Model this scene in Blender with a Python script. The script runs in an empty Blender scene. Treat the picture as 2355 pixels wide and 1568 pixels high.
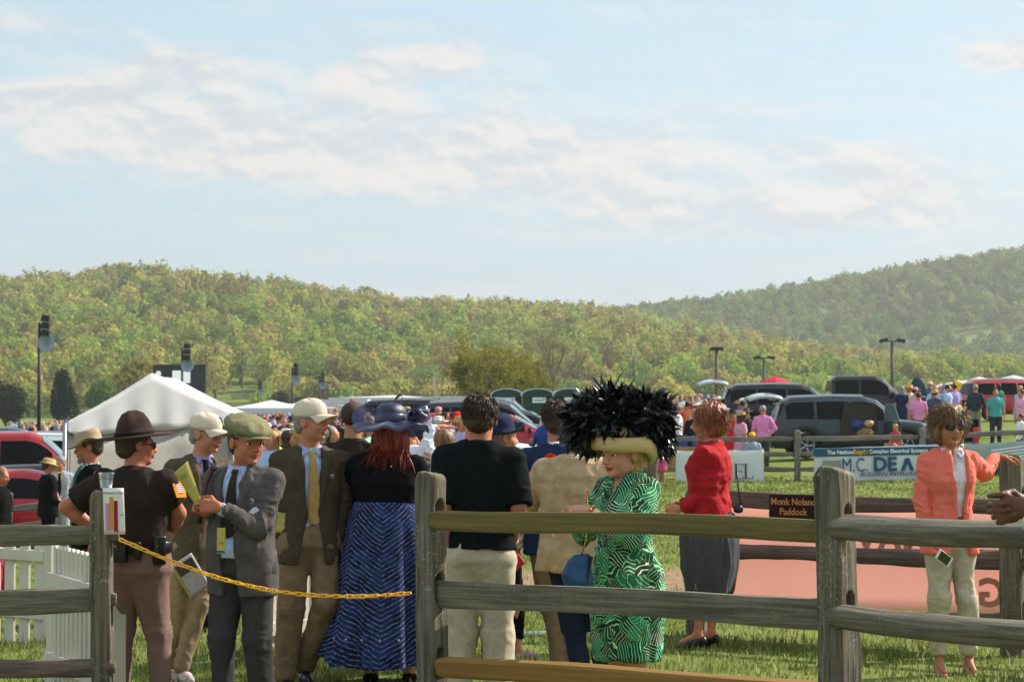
import bpy, math, random
import numpy as np
rng = np.random.default_rng(7)
from mathutils import Vector, Matrix
# ------------------------------------------------------------------ camera, sky, sun, exposure
S = bpy.context.scene
COL = S.collection
FPX = 5280.0            # focal length in picture units (picture 2355 units wide)
CAMH = 1.62
PITCH = math.atan(171.0 / FPX)
cam_d = bpy.data.cameras.new('camera')
cam = bpy.data.objects.new('camera', cam_d)
COL.objects.link(cam)
cam.location = (0, 0, CAMH)
cam.rotation_euler = (math.pi / 2 + PITCH, 0, 0)
cam_d.sensor_width = 36
cam_d.lens = 36 * FPX / 2355
cam_d.clip_end = 8000
cam_d.dof.use_dof = True
cam_d.dof.focus_distance = 11.6
cam_d.dof.aperture_fstop = 11
S.camera = cam
S.render.engine = 'CYCLES'
S.view_settings.view_transform = 'Standard'
S.view_settings.look = 'None'
S.view_settings.gamma = 1
S.view_settings.use_curve_mapping = False
S.view_settings.exposure = 0.88
SUN_EL = math.radians(38)
SUN_AZ = math.radians(64)      # to the right of the view direction (+Y)
sd = Vector((math.sin(SUN_AZ) * math.cos(SUN_EL), math.cos(SUN_AZ) * math.cos(SUN_EL), math.sin(SUN_EL)))
sun_d = bpy.data.lights.new('sun', 'SUN')
sun_d.energy = 4.3
sun_d.angle = math.radians(0.5)
sun_d.color = (1.0, 0.93, 0.82)
sun = bpy.data.objects.new('sun', sun_d)
COL.objects.link(sun)
sun.rotation_euler = (-sd).to_track_quat('-Z', 'Y').to_euler()
def lin(c):
	if isinstance(c, str):
		c = c.lstrip('#')
		c = [int(c[i:i + 2], 16) / 255 for i in (0, 2, 4)]
		return tuple(x / 12.92 if x <= 0.04045 else ((x + 0.055) / 1.055) ** 2.4 for x in c)
	return tuple(c[:3])
class NT:
	"""small node tree writer"""
	def __init__(s, tree):
		s.t = tree
		tree.nodes.clear()
	def n(s, typ, ins=None, **props):
		nd = s.t.nodes.new(typ)
		for k, v in props.items():
			setattr(nd, k, v)
		for k, v in (ins or {}).items():
			sock = nd.inputs[k]
			if isinstance(v, bpy.types.NodeSocket):
				s.t.links.new(v, sock)
			else:
				if hasattr(sock.default_value, '__len__') and not isinstance(v, (int, float)):
					v = tuple(v)
					if len(sock.default_value) == 4 and len(v) == 3:
						v = v + (1.0,)
				sock.default_value = v
		return nd
	def math(s, op, a, b=0.0, c=0.0, clamp=False):
		nd = s.n('ShaderNodeMath', {0: a, 1: b, 2: c}, operation=op)
		nd.use_clamp = clamp
		return nd.outputs[0]
	def vmath(s, op, a, b=(0, 0, 0)):
		return s.n('ShaderNodeVectorMath', {0: a, 1: b}, operation=op).outputs[0]
	def mix(s, f, a, b, typ='MIX'):
		nd = s.t.nodes.new('ShaderNodeMix')
		nd.data_type = 'RGBA'
		nd.blend_type = typ
		for i, v in ((0, f), (6, a), (7, b)):
			if isinstance(v, bpy.types.NodeSocket):
				s.t.links.new(v, nd.inputs[i])
			elif i == 0:
				nd.inputs[0].default_value = v
			else:
				nd.inputs[i].default_value = tuple(v)[:3] + (1.0,)
		return nd.outputs[2]
	def noise(s, vec, scale, detail=4, rough=0.55, out=0, dist=0.0):
		return s.n('ShaderNodeTexNoise', {'Vector': vec, 'Scale': scale, 'Detail': detail, 'Roughness': rough, 'Distortion': dist}).outputs[out]
	def ramp(s, f, stops):
		nd = s.n('ShaderNodeValToRGB', {0: f})
		el = nd.color_ramp.elements
		while len(el) < len(stops):
			el.new(0.5)
		for e, (p, c) in zip(el, stops):
			e.position = p
			e.color = (c, c, c, 1) if isinstance(c, (int, float)) else tuple(c)[:3] + (1,)
		return nd.outputs[0]
	def mapr(s, v, a, b, c, d, smooth=True):
		nd = s.n('ShaderNodeMapRange', {'Value': v, 'From Min': a, 'From Max': b, 'To Min': c, 'To Max': d},
				 interpolation_type='SMOOTHSTEP' if smooth else 'LINEAR')
		return nd.outputs[0]
	def map(s, vec, loc=(0, 0, 0), rot=(0, 0, 0), scale=(1, 1, 1)):
		return s.n('ShaderNodeMapping', {'Vector': vec, 'Location': loc, 'Rotation': rot, 'Scale': scale}).outputs[0]
def make_world():
	w = bpy.data.worlds.new('World')
	S.world = w
	w.use_nodes = True
	T = NT(w.node_tree)
	sky = T.n('ShaderNodeTexSky', sky_type='NISHITA')
	sky.sun_disc = False
	sky.sun_elevation = SUN_EL
	sky.sun_rotation = SUN_AZ
	sky.air_density = 1.0
	sky.dust_density = 2.2
	sky.ozone_density = 2.0
	co = T.n('ShaderNodeTexCoord').outputs['Generated']
	sp = T.n('ShaderNodeSeparateXYZ', {0: co})
	X, Y, Z = sp.outputs
	# soft masses of cloud: each is a patch of the sky (azimuth, elevation) given in radians
	az = T.math('ARCTAN2', X, Y)
	el = T.math('ARCSINE', Z)
	p = T.n('ShaderNodeCombineXYZ', {0: T.math('MULTIPLY', az, 1.0), 1: T.math('MULTIPLY', el, 1.75), 2: 0.37}).outputs[0]
	n1 = T.noise(p, 27, 10, 0.54)
	n2 = T.noise(T.vmath('ADD', p, (3.1, 1.7, 0)), 9.5, 7, 0.5)
	n3 = T.noise(T.map(p, scale=(0.35, 1.9, 1)), 22, 6, 0.6)
	def patch(px, py, rx, ry, amp):
		a0 = math.atan((px - 1177.5) / FPX)
		e0 = math.atan((955 - py) / FPX)
		dx = T.math('DIVIDE', T.math('SUBTRACT', az, a0), rx / FPX)
		dy = T.math('DIVIDE', T.math('SUBTRACT', el, e0), ry / FPX)
		r = T.math('ADD', T.math('MULTIPLY', dx, dx), T.math('MULTIPLY', dy, dy))
		return T.math('MULTIPLY', T.math('EXPONENT', T.math('MULTIPLY', r, -1.0)), amp * 1.15)
	tot = None
	for a in ((330, 290, 330, 95, .36), (600, 350, 420, 90, .28), (470, 160, 230, 50, .30), (1180, 370, 420, 90, .36), (1500, 470, 420, 60, .2),
			  (860, 170, 150, 85, .32), (1050, 120, 110, 45, .32), (1130, 290, 150, 60, .24), (2050, 440, 260, 90, .40),
			  (1640, 270, 240, 60, .22), (2300, 140, 120, 50, .34), (90, 70, 150, 26, .28), (1700, 350, 500, 40, .22),
			  (1900, 520, 500, 40, .12), (1200, 200, 160, 45, .22), (100, 250, 160, 50, .26)):
		q = patch(*a)
		tot = q if tot is None else T.math('ADD', tot, q)
	# sky away from the picture gets its own scattered clouds
	away = T.mapr(T.math('ABSOLUTE', az), 0.25, 0.5, 0.0, 0.22)
	high = T.mapr(el, 0.2, 0.35, 0.0, 0.16)
	tot = T.math('MAXIMUM', tot, T.math('MAXIMUM', away, high))
	f = T.math('ADD', T.math('ADD', T.math('MULTIPLY', n1, 0.68), T.math('MULTIPLY', n2, 0.5)), tot)
	dens = T.mapr(f, 0.64, 1.0, 0.0, 1.0)
	veil = T.mapr(T.math('ADD', n3, T.math('MULTIPLY', tot, 0.5)), 0.40, 0.8, 0.0, 0.6)
	dens = T.math('MULTIPLY', T.math('MAXIMUM', dens, veil), 0.9)
	# lit tops, greyer undersides
	up = T.noise(T.vmath('ADD', p, (0.002, 0.006, 0)), 27, 6, 0.54)
	shade = T.mapr(T.math('SUBTRACT', n1, up), -0.09, 0.08, 0.0, 1.0)
	ccol = T.mix(shade, (3.45, 3.72, 4.1), (4.7, 4.55, 4.5))
	low = T.mapr(el, 0.03, 0.14, 1.0, 0.0)
	base = T.mix(0.72, sky.outputs[0], (2.7, 4.15, 5.0))
	base = T.mix(T.math('MULTIPLY', low, 0.55), base, (3.6, 3.85, 4.1))
	colr = T.mix(dens, base, ccol)
	# unseen sky beside and behind the camera brightened as added fill for shaded sides
	br = T.mapr(T.math('ABSOLUTE', az), 0.3, 1.3, 1.0, 1.2)
	colr = T.mix(1.0, colr, T.n('ShaderNodeCombineColor', {0: br, 1: T.math('MULTIPLY', br, .97), 2: T.math('MULTIPLY', br, .93)}).outputs[0], 'MULTIPLY')
	bg = T.n('ShaderNodeBackground', {'Color': colr, 'Strength': 0.1})
	out = T.n('ShaderNodeOutputWorld', {'Surface': bg.outputs[0]})
make_world()
# ------------------------------------------------------------------ terrain
TX = np.array([-600, 0, 250, 600, 1000, 1500, 2000, 2355, 3000], float)
TD = np.array([0, 12, 13.6, 16, 20, 30, 40, 48, 56, 66, 80, 120, 200, 400], float)
TZ = np.array([
	[-.05, -.08, -.1, -.14, -.38, -.75, -.85, -.75, -.75, -.75, -.7, -.7, -.8, -.6],
	[-.05, -.06, -.08, -.12, -.35, -.70, -.80, -.60, -.65, -.65, -.6, -.6, -.75, -.5],
	[-.05, -.05, -.05, -.06, -.25, -.50, -.60, -.50, -.50, -.50, -.5, -.4, -.5, -.3],
	[-.04, -.05, -.02, 0, -.08, -.22, -.28, -.30, -.28, -.25, -.2, -.1, -.05, .2],
	[-.03, -.02, 0, 0, 0, -.04, -.05, 0, .08, .25, .5, .7, .8, 1.0],
	[-.06, -.05, 0, 0, 0, 0, 0, 0, .05, .2, .5, .9, 1.2, 1.5],
	[-.05, 0, 0, 0, 0, 0, 0, 0, .06, .41, 1.1, 1.6, 2.0, 2.2],
	[-.05, 0, 0, 0, 0, 0, 0, .05, .25, .62, 1.15, 1.7, 2.1, 2.4],
	[-.05, 0, 0, 0, 0, 0, 0, .1, .35, .8, 1.3, 1.8, 2.2, 2.5]], float)
RA_X = np.array([-600, 0, 60, 150, 300, 450, 650, 800, 900, 1000, 1200, 1350, 1500, 1700, 1900, 2100, 2355, 3000], float)
RA_Y = np.array([675, 675, 670, 664, 642, 656, 672, 694, 708, 708, 712, 720, 745, 785, 822, 842, 855, 870], float)
RB_X = np.array([-600, 900, 1200, 1300, 1430, 1600, 1800, 2000, 2200, 2355, 2600, 3000], float)
RB_Y = np.array([800, 760, 725, 712, 712, 694, 668, 634, 598, 574, 540, 500], float)
DA, DB = 1100.0, 1700.0
def smooth(t):
	t = np.clip(t, 0, 1)
	return t * t * (3 - 2 * t)
def terr(X, Y):
	X = np.asarray(X, float)
	Y = np.asarray(Y, float)
	Ys = np.maximum(Y, 4.0)
	u = np.clip(X / Ys * FPX + 1177.5, -600, 2999)
	d = np.clip(Y, 0, 399.9)
	i = np.clip(np.searchsorted(TX, u, 'right') - 1, 0, len(TX) - 2)
	j = np.clip(np.searchsorted(TD, d, 'right') - 1, 0, len(TD) - 2)
	a = smooth((u - TX[i]) / (TX[i + 1] - TX[i]))
	b = smooth((d - TD[j]) / (TD[j + 1] - TD[j]))
	z = (TZ[i, j] * (1 - a) + TZ[i + 1, j] * a) * (1 - b) + (TZ[i, j + 1] * (1 - a) + TZ[i + 1, j + 1] * a) * b
	A = CAMH + (955 - np.interp(u, RA_X, RA_Y)) / FPX * DA - 9
	B = CAMH + (955 - np.interp(u, RB_X, RB_Y)) / FPX * DB - 11
	s = smooth((Y - 460) / (DA - 460)) ** 1.1
	zz = z * (1 - s) + A * s
	s2 = smooth((Y - 1160) / (DB - 1160))
	dip = -14 * np.exp(-((Y - 1230) / 70.0) ** 2)
	zz = np.where(Y > DA, A + (B - A) * s2 + dip * (Y > DA), zz)
	bump = 1.8 * np.sin(X * .013 + 1.3) * np.sin(Y * .011) * smooth((Y - 500) / 300)
	return zz + bump
def tz(x, y):
	return float(terr(x, y))
def W(px, py, d):
	"""point seen at picture position (px,py) at distance d"""
	rx = (px - 1177.5) / FPX
	ry = (784 - py) / FPX
	c, s_ = math.cos(PITCH), math.sin(PITCH)
	y = c - ry * s_
	z = ry * c + s_
	k = d / y
	return Vector((rx * k, d, CAMH + z * k))
def GX(px, d):
	"""point on the ground at picture column px and distance d"""
	x = (px - 1177.5) / FPX * d
	return Vector((x, d, tz(x, d)))
# ------------------------------------------------------------------ object helpers
def tag(o, label=None, cat=None, group=None, kind=None):
	if label: o['label'] = label
	if cat: o['category'] = cat
	if group: o['group'] = group
	if kind: o['kind'] = kind
	return o
def empty(name, loc=(0, 0, 0), rz=0.0, label=None, cat=None, group=None):
	o = bpy.data.objects.new(name, None)
	COL.objects.link(o)
	o.location = loc
	o.rotation_euler = (0, 0, rz)
	return tag(o, label, cat, group)
def mesh_np(name, V, F):
	me = bpy.data.meshes.new(name)
	V = np.ascontiguousarray(V, dtype=np.float32)
	F = np.ascontiguousarray(F, dtype=np.int32)
	k = F.shape[1]
	me.vertices.add(len(V))
	me.vertices.foreach_set('co', V.ravel())
	me.loops.add(F.size)
	me.loops.foreach_set('vertex_index', F.ravel())
	me.polygons.add(len(F))
	me.polygons.foreach_set('loop_start', np.arange(0, F.size, k, dtype=np.int32))
	me.update(calc_edges=True)
	return me
def link(name, me, mat, parent=None, smooth_=True, loc=None, rot=None):
	o = bpy.data.objects.new(name, me)
	COL.objects.link(o)
	for m in (mat if isinstance(mat, (list, tuple)) else [mat]):
		if m: me.materials.append(m)
	if smooth_ and len(me.polygons):
		me.polygons.foreach_set('use_smooth', np.ones(len(me.polygons), bool))
	if parent: o.parent = parent
	if loc is not None: o.location = loc
	if rot is not None: o.rotation_euler = rot
	return o
class MB:
	"""collects simple shapes, then links them as one mesh"""
	def __init__(s):
		s.v, s.f, s.mi, s.cur = [], [], [], 0
	def add(s, V, F):
		b = len(s.v)
		s.v += [tuple(map(float, p)) for p in V]
		s.f += [tuple(int(i) + b for i in q) for q in F]
		s.mi += [s.cur] * len(F)
	def box(s, c, size, R=None, taper=1.0):
		V = []
		for dz in (-.5, .5):
			for dx, dy in ((-.5, -.5), (.5, -.5), (.5, .5), (-.5, .5)):
				t = taper if dz > 0 else 1
				p = Vector((dx * size[0] * t, dy * size[1] * t, dz * size[2]))
				if R is not None: p = R @ p
				V.append(Vector(c) + p)
		s.add(V, [(3, 2, 1, 0), (4, 5, 6, 7), (0, 1, 5, 4), (1, 2, 6, 5), (2, 3, 7, 6), (3, 0, 4, 7)])
	def tube(s, pts, r, n=8, caps=True):
		pts = [Vector(p) for p in pts]
		rr = r if isinstance(r, (list, tuple)) else [r] * len(pts)
		V, F = [], []
		prev = None
		for i, p in enumerate(pts):
			t = (pts[min(i + 1, len(pts) - 1)] - pts[max(i - 1, 0)]).normalized()
			a = prev if prev is not None else (Vector((0, 0, 1)) if abs(t.z) < .9 else Vector((1, 0, 0)))
			a = (a - t * a.dot(t)).normalized()
			prev = a
			b = t.cross(a)
			for k in range(n):
				th = 2 * math.pi * k / n
				V.append(p + a * (math.cos(th) * rr[i]) + b * (math.sin(th) * rr[i]))
		for i in range(len(pts) - 1):
			for k in range(n):
				F.append((i * n + k, i * n + (k + 1) % n, (i + 1) * n + (k + 1) % n, (i + 1) * n + k))
		if caps:
			F.append(tuple(reversed(range(n))))
			F.append(tuple((len(pts) - 1) * n + k for k in range(n)))
		s.add(V, F)
	def shell(s, prof, n=40, mod=None, close_top=True, M=None):
		"""rings (rx, ry, z[, cy]) from first to last; mod(theta, i, p) may bend them"""
		V, F = [], []
		for i, q in enumerate(prof):
			cy = q[3] if len(q) > 3 else 0
			for k in range(n):
				th = 2 * math.pi * k / n
				p = Vector((q[0] * math.cos(th), cy + q[1] * math.sin(th), q[2]))
				if mod: p = mod(th, i, p)
				V.append(M @ p if M is not None else p)
		for i in range(len(prof) - 1):
			for k in range(n):
				F.append((i * n + k, i * n + (k + 1) % n, (i + 1) * n + (k + 1) % n, (i + 1) * n + k))
		if close_top: F.append(tuple(range(n)))
		s.add(V, F)
	def prism(s, poly, axis_o, ax, ay, depth_vec):
		"""polygon (a,b) in the plane axis_o + a*ax + b*ay, given thickness"""
		o, ax, ay, dv = Vector(axis_o), Vector(ax), Vector(ay), Vector(depth_vec)
		n = len(poly)
		V = [o + ax * a + ay * b for a, b in poly] + [o + ax * a + ay * b + dv for a, b in poly]
		F = [tuple(range(n)), tuple(range(2 * n - 1, n - 1, -1))]
		F += [((i + 1) % n, i, n + i, n + (i + 1) % n) for i in range(n)]
		s.add(V, F)
	def grid(s, P, thick=None):
		"""P[i][j] points; optional offset vector gives a second skin and rim"""
		a, b = len(P), len(P[0])
		V = [Vector(p) for r in P for p in r]
		F = [(i * b + j, i * b + j + 1, (i + 1) * b + j + 1, (i + 1) * b + j) for i in range(a - 1) for j in range(b - 1)]
		if thick is not None:
			t = Vector(thick)
			m = len(V)
			V = V + [p + t for p in V]
			F = F + [tuple(m + q for q in reversed(f)) for f in F]
			rim = [(i * b) for i in range(a)] + [((a - 1) * b + j) for j in range(1, b)] + [(i * b + b - 1) for i in range(a - 2, -1, -1)] + [j for j in range(b - 2, 0, -1)]
			for q in range(len(rim)):
				u, w = rim[q], rim[(q + 1) % len(rim)]
				F.append((u, w, w + m, u + m))
		s.add(V, F)
	def build(s, name, mat, parent=None, smooth_=False, loc=None, rot=None, bevel=0, subd=0):
		me = bpy.data.meshes.new(name)
		me.from_pydata(s.v, [], s.f)
		me.update()
		o = link(name, me, mat, parent, smooth_, loc, rot)
		if len(set(s.mi)) > 1:
			me.polygons.foreach_set('material_index', s.mi)
		if bevel:
			m = o.modifiers.new('bevel', 'BEVEL'); m.width = bevel; m.segments = 2
			m.limit_method = 'ANGLE'
		if subd:
			m = o.modifiers.new('subd', 'SUBSURF'); m.levels = subd; m.render_levels = subd
		return o
def text_mesh(name, txt, size, mat, parent=None, M=None, bold=0.0, shear=0.0, sx=1.0, align='CENTER', extr=0.002, space=1.0):
	cu = bpy.data.curves.new(name, 'FONT')
	cu.body = txt
	cu.size = size
	cu.align_x = align
	cu.align_y = 'CENTER'
	cu.offset = bold
	cu.shear = shear
	cu.extrude = extr
	cu.space_character = space
	cu.resolution_u = 3
	o = bpy.data.objects.new(name + '_src', cu)
	COL.objects.link(o)
	dg = bpy.context.evaluated_depsgraph_get()
	me = bpy.data.meshes.new_from_object(o.evaluated_get(dg))
	bpy.data.objects.remove(o)
	me.name = name
	if sx != 1.0:
		me.transform(Matrix.Diagonal((sx, 1, 1, 1)))
	if M is not None:
		me.transform(M)
	return link(name, me, mat, parent, False)
def noise3(P, seed=0):
	"""smooth value noise in -1..1 at points P (n,3)"""
	P = np.asarray(P, float) + seed * 17.31
	i = np.floor(P).astype(np.int64)
	f = P - i
	f = f * f * (3 - 2 * f)
	out = np.zeros(len(P))
	for dx in (0, 1):
		for dy in (0, 1):
			for dz in (0, 1):
				h = ((i[:, 0] + dx) * 73856093) ^ ((i[:, 1] + dy) * 19349663) ^ ((i[:, 2] + dz) * 83492791)
				h = (h ^ (h >> 13)) * 1274126177
				v = ((h ^ (h >> 16)) & 0xffff) / 32767.5 - 1
				w = (f[:, 0] if dx else 1 - f[:, 0]) * (f[:, 1] if dy else 1 - f[:, 1]) * (f[:, 2] if dz else 1 - f[:, 2])
				out += v * w
	return out
# ------------------------------------------------------------------ signed distance modelling
class Sdf:
	def __init__(s, lo, hi, h):
		s.h = h
		s.ax = [np.arange(lo[i] - 2 * h, hi[i] + 3 * h, h, dtype=np.float32) for i in range(3)]
		s.vol = np.full([len(a) for a in s.ax], 9.0, np.float32)
	def _sl(s, lo, hi):
		r = []
		for i in range(3):
			a = int(np.searchsorted(s.ax[i], lo[i]))
			b = int(np.searchsorted(s.ax[i], hi[i], 'right'))
			r.append(slice(a, max(a, b)))
		return tuple(r)
	def op(s, lo, hi, fn, k=0.02, sub=False):
		m = k + 3 * s.h
		sl = s._sl([v - m for v in lo], [v + m for v in hi])
		if any(q.stop <= q.start for q in sl): return
		X = s.ax[0][sl[0]][:, None, None]
		Y = s.ax[1][sl[1]][None, :, None]
		Z = s.ax[2][sl[2]][None, None, :]
		d = fn(X, Y, Z)
		v = s.vol[sl]
		k = max(k, 1e-4)
		if sub:
			d = -d
			hh = np.maximum(k - np.abs(v - d), 0) / k
			s.vol[sl] = np.maximum(v, d) + hh * hh * k * .25
		else:
			hh = np.maximum(k - np.abs(v - d), 0) / k
			s.vol[sl] = np.minimum(v, d) - hh * hh * k * .25
	def cap(s, a, b, ra, rb=None, k=0.02, sub=False, flat=(0, 0)):
		rb = ra if rb is None else rb
		a = np.array(a, float); b = np.array(b, float)
		ab = b - a
		L = float(np.linalg.norm(ab)) + 1e-9
		R = max(ra, rb)
		def fn(X, Y, Z):
			px, py, pz = X - a[0], Y - a[1], Z - a[2]
			t0 = (px * ab[0] + py * ab[1] + pz * ab[2]) / (L * L)
			t = np.clip(t0, 0, 1)
			d = np.sqrt((px - t * ab[0]) ** 2 + (py - t * ab[1]) ** 2 + (pz - t * ab[2]) ** 2) - (ra + (rb - ra) * t)
			if flat[0]: d = np.maximum(d, -t0 * L)
			if flat[1]: d = np.maximum(d, (t0 - 1) * L)
			return d
		s.op(np.minimum(a, b) - R, np.maximum(a, b) + R, fn, k, sub)
	def ell(s, c, r, k=0.02, sub=False, R=None):
		c = np.array(c, float); r = np.array(r, float)
		m = float(max(r)) if R is not None else r
		Ri = np.array(R.transposed()) if R is not None else None
		def fn(X, Y, Z):
			x, y, z = X - c[0], Y - c[1], Z - c[2]
			if Ri is not None:
				x, y, z = (Ri[0, 0] * x + Ri[0, 1] * y + Ri[0, 2] * z, Ri[1, 0] * x + Ri[1, 1] * y + Ri[1, 2] * z,
						   Ri[2, 0] * x + Ri[2, 1] * y + Ri[2, 2] * z)
			k0 = np.sqrt((x / r[0]) ** 2 + (y / r[1]) ** 2 + (z / r[2]) ** 2)
			k1 = np.sqrt((x / r[0] ** 2) ** 2 + (y / r[1] ** 2) ** 2 + (z / r[2] ** 2) ** 2) + 1e-6
			return k0 * (k0 - 1) / k1
		s.op(c - m, c + m, fn, k, sub)
	def loft(s, st, k=0.02, sub=False, pw=2.3):
		"""stations (z, cx, cy, rx, ry), rising z"""
		st = np.array(st, float)
		zz = st[:, 0]
		lo = [(st[:, 1] - st[:, 3]).min(), (st[:, 2] - st[:, 4]).min(), zz[0]]
		hi = [(st[:, 1] + st[:, 3]).max(), (st[:, 2] + st[:, 4]).max(), zz[-1]]
		def fn(X, Y, Z):
			z1 = Z.ravel()
			g = [np.interp(z1, zz, st[:, i])[None, None, :] for i in range(1, 5)]
			k0 = (np.abs((X - g[0]) / g[2]) ** pw + np.abs((Y - g[1]) / g[3]) ** pw) ** (1 / pw)
			d = (k0 - 1) * np.minimum(g[2], g[3])
			return np.maximum(d, np.maximum(Z - zz[-1], zz[0] - Z)).astype(np.float32)
		s.op(lo, hi, fn, k, sub)
	def box(s, c, hs, k=0.02, sub=False, R=None, rnd=0.0):
		c = np.array(c, float)
		hs = np.array(hs, float)
		m = float(np.linalg.norm(hs)) if R is not None else hs
		Ri = np.array(R.transposed()) if R is not None else np.eye(3)
		def fn(X, Y, Z):
			x, y, z = X - c[0], Y - c[1], Z - c[2]
			q = [np.abs(Ri[i, 0] * x + Ri[i, 1] * y + Ri[i, 2] * z) - hs[i] + rnd for i in range(3)]
			o = np.sqrt(np.maximum(q[0], 0) ** 2 + np.maximum(q[1], 0) ** 2 + np.maximum(q[2], 0) ** 2)
			return o + np.minimum(np.maximum(np.maximum(q[0], q[1]), q[2]), 0) - rnd
		s.op(c - m, c + m, fn, k, sub)
	def cut(s, p, n, lo=None, hi=None):
		"""remove what lies on the side of p that n points to"""
		n = Vector(n).normalized()
		lo = lo or [a[0] for a in s.ax]
		hi = hi or [a[-1] for a in s.ax]
		sl = s._sl(lo, hi)
		X = s.ax[0][sl[0]][:, None, None]; Y = s.ax[1][sl[1]][None, :, None]; Z = s.ax[2][sl[2]][None, None, :]
		s.vol[sl] = np.maximum(s.vol[sl], (X - p[0]) * n[0] + (Y - p[1]) * n[1] + (Z - p[2]) * n[2])
	def mesh(s):
		v = s.vol
		v[0] = v[-1] = 9; v[:, 0] = v[:, -1] = 9; v[:, :, 0] = v[:, :, -1] = 9
		sg = v < 0
		c = [sg[(slice(None, -1) if not i else slice(1, None)), :, :][:, (slice(None, -1) if not j else slice(1, None)), :][:, :, (slice(None, -1) if not k else slice(1, None))]
			 for i in (0, 1) for j in (0, 1) for k in (0, 1)]
		al = c[0].copy(); an = c[0].copy()
		for q in c[1:]:
			al &= q; an |= q
		mx = an & ~al
		I = np.argwhere(mx)
		if not len(I): return np.zeros((0, 3)), np.zeros((0, 4), int)
		off = [(i, j, k) for i in (0, 1) for j in (0, 1) for k in (0, 1)]
		cv = np.stack([v[I[:, 0] + o[0], I[:, 1] + o[1], I[:, 2] + o[2]] for o in off], 1)
		acc = np.zeros((len(I), 3)); cnt = np.zeros(len(I))
		for a in range(8):
			for b in range(a + 1, 8):
				if sum(abs(off[a][q] - off[b][q]) for q in range(3)) != 1: continue
				va, vb = cv[:, a], cv[:, b]
				m = (va < 0) != (vb < 0)
				t = va / np.where(np.abs(va - vb) < 1e-9, 1, va - vb)
				p = np.array(off[a], float)[None] + t[:, None] * (np.array(off[b], float) - np.array(off[a], float))[None]
				acc[m] += p[m]; cnt[m] += 1
		P = I + acc / cnt[:, None]
		V = np.stack([s.ax[q][0] + P[:, q] * s.h for q in range(3)], 1)
		idx = np.full(mx.shape, -1, np.int64)
		idx[I[:, 0], I[:, 1], I[:, 2]] = np.arange(len(I))
		Fs = []
		for ax in range(3):
			sa = [slice(None)] * 3; sb = [slice(None)] * 3
			sa[ax] = slice(None, -1); sb[ax] = slice(1, None)
			A = sg[tuple(sa)]; B = sg[tuple(sb)]
			for flip, m in ((0, A & ~B), (1, ~A & B)):
				E = np.argwhere(m)
				o1, o2 = [q for q in range(3) if q != ax]
				E = E[(E[:, o1] > 0) & (E[:, o2] > 0) & (E[:, o1] < mx.shape[o1]) & (E[:, o2] < mx.shape[o2])]
				if not len(E): continue
				def g(d1, d2):
					q = E.copy(); q[:, o1] -= d1; q[:, o2] -= d2
					return idx[q[:, 0], q[:, 1], q[:, 2]]
				quad = [g(1, 1), g(0, 1), g(0, 0), g(1, 0)]
				if (flip == 1) != (ax == 1): quad = quad[::-1]
				Fs.append(np.stack(quad, 1))
		F = np.concatenate(Fs)
		F = F[(F >= 0).all(1)]
		return V, F
def vnormals(V, F):
	n = np.zeros_like(V)
	a, b, c, d = V[F[:, 0]], V[F[:, 1]], V[F[:, 2]], V[F[:, 3]]
	fn = np.cross(c - a, d - b)
	for q in range(4): np.add.at(n, F[:, q], fn)
	return n / (np.linalg.norm(n, axis=1)[:, None] + 1e-12)
def smooth_mesh(V, F, it=1, lam=0.5):
	for _ in range(it):
		acc = np.zeros_like(V); cnt = np.zeros(len(V))
		for a, b in ((0, 1), (1, 2), (2, 3), (3, 0)):
			np.add.at(acc, F[:, a], V[F[:, b]]); np.add.at(cnt, F[:, a], 1)
			np.add.at(acc, F[:, b], V[F[:, a]]); np.add.at(cnt, F[:, b], 1)
		V = V * (1 - lam) + lam * acc / np.maximum(cnt, 1)[:, None]
	return V
def sdf_obj(s, name, mat, parent=None, folds=None, it=1, M=None):
	"""folds: list of (amplitude, (sx, sy, sz), seed)"""
	V, F = s.mesh()
	if len(V) == 0: V = np.zeros((4, 3)); F = np.array([[0, 1, 2, 3]])
	V = smooth_mesh(V, F, it)
	if folds:
		n = vnormals(V, F)
		dsp = np.zeros(len(V))
		for fo in folds:
			if len(fo) == 4:          # creases that ring a limb: centre, axis, reach, depth
				c0, ax, wd, am = [np.array(v, float) if hasattr(v, '__len__') else v for v in fo]
				rel = V - c0
				t = rel @ ax
				rr = np.sqrt(np.maximum((rel ** 2).sum(1) - t * t, 0))
				ph = t / .021 + 2.6 * noise3(V * 13, 3) + 1.2 * noise3(V * 30, 5)
				dsp += am * np.exp(-(t / wd) ** 2) * np.exp(-(rr / .085) ** 4) * (1 - 2 * np.abs(np.sin(ph)) ** .7)
				continue
			amp, sc, sd_ = fo
			q = V * np.array(sc)
			w = noise3(q, sd_)
			w2 = noise3(q * 1.9 + 5.2, sd_ + 3)
			dsp += 2.0 * amp * (.5 * w + .5 * np.clip(1 - 2.2 * np.abs(w + .35 * w2), -1, 1))
		V = V + n * dsp[:, None]
	if M is not None:
		Mx = np.array(M)
		V = V @ Mx[:3, :3].T + Mx[:3, 3]
	return link(name, mesh_np(name, V, F), mat, parent, True)
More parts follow.
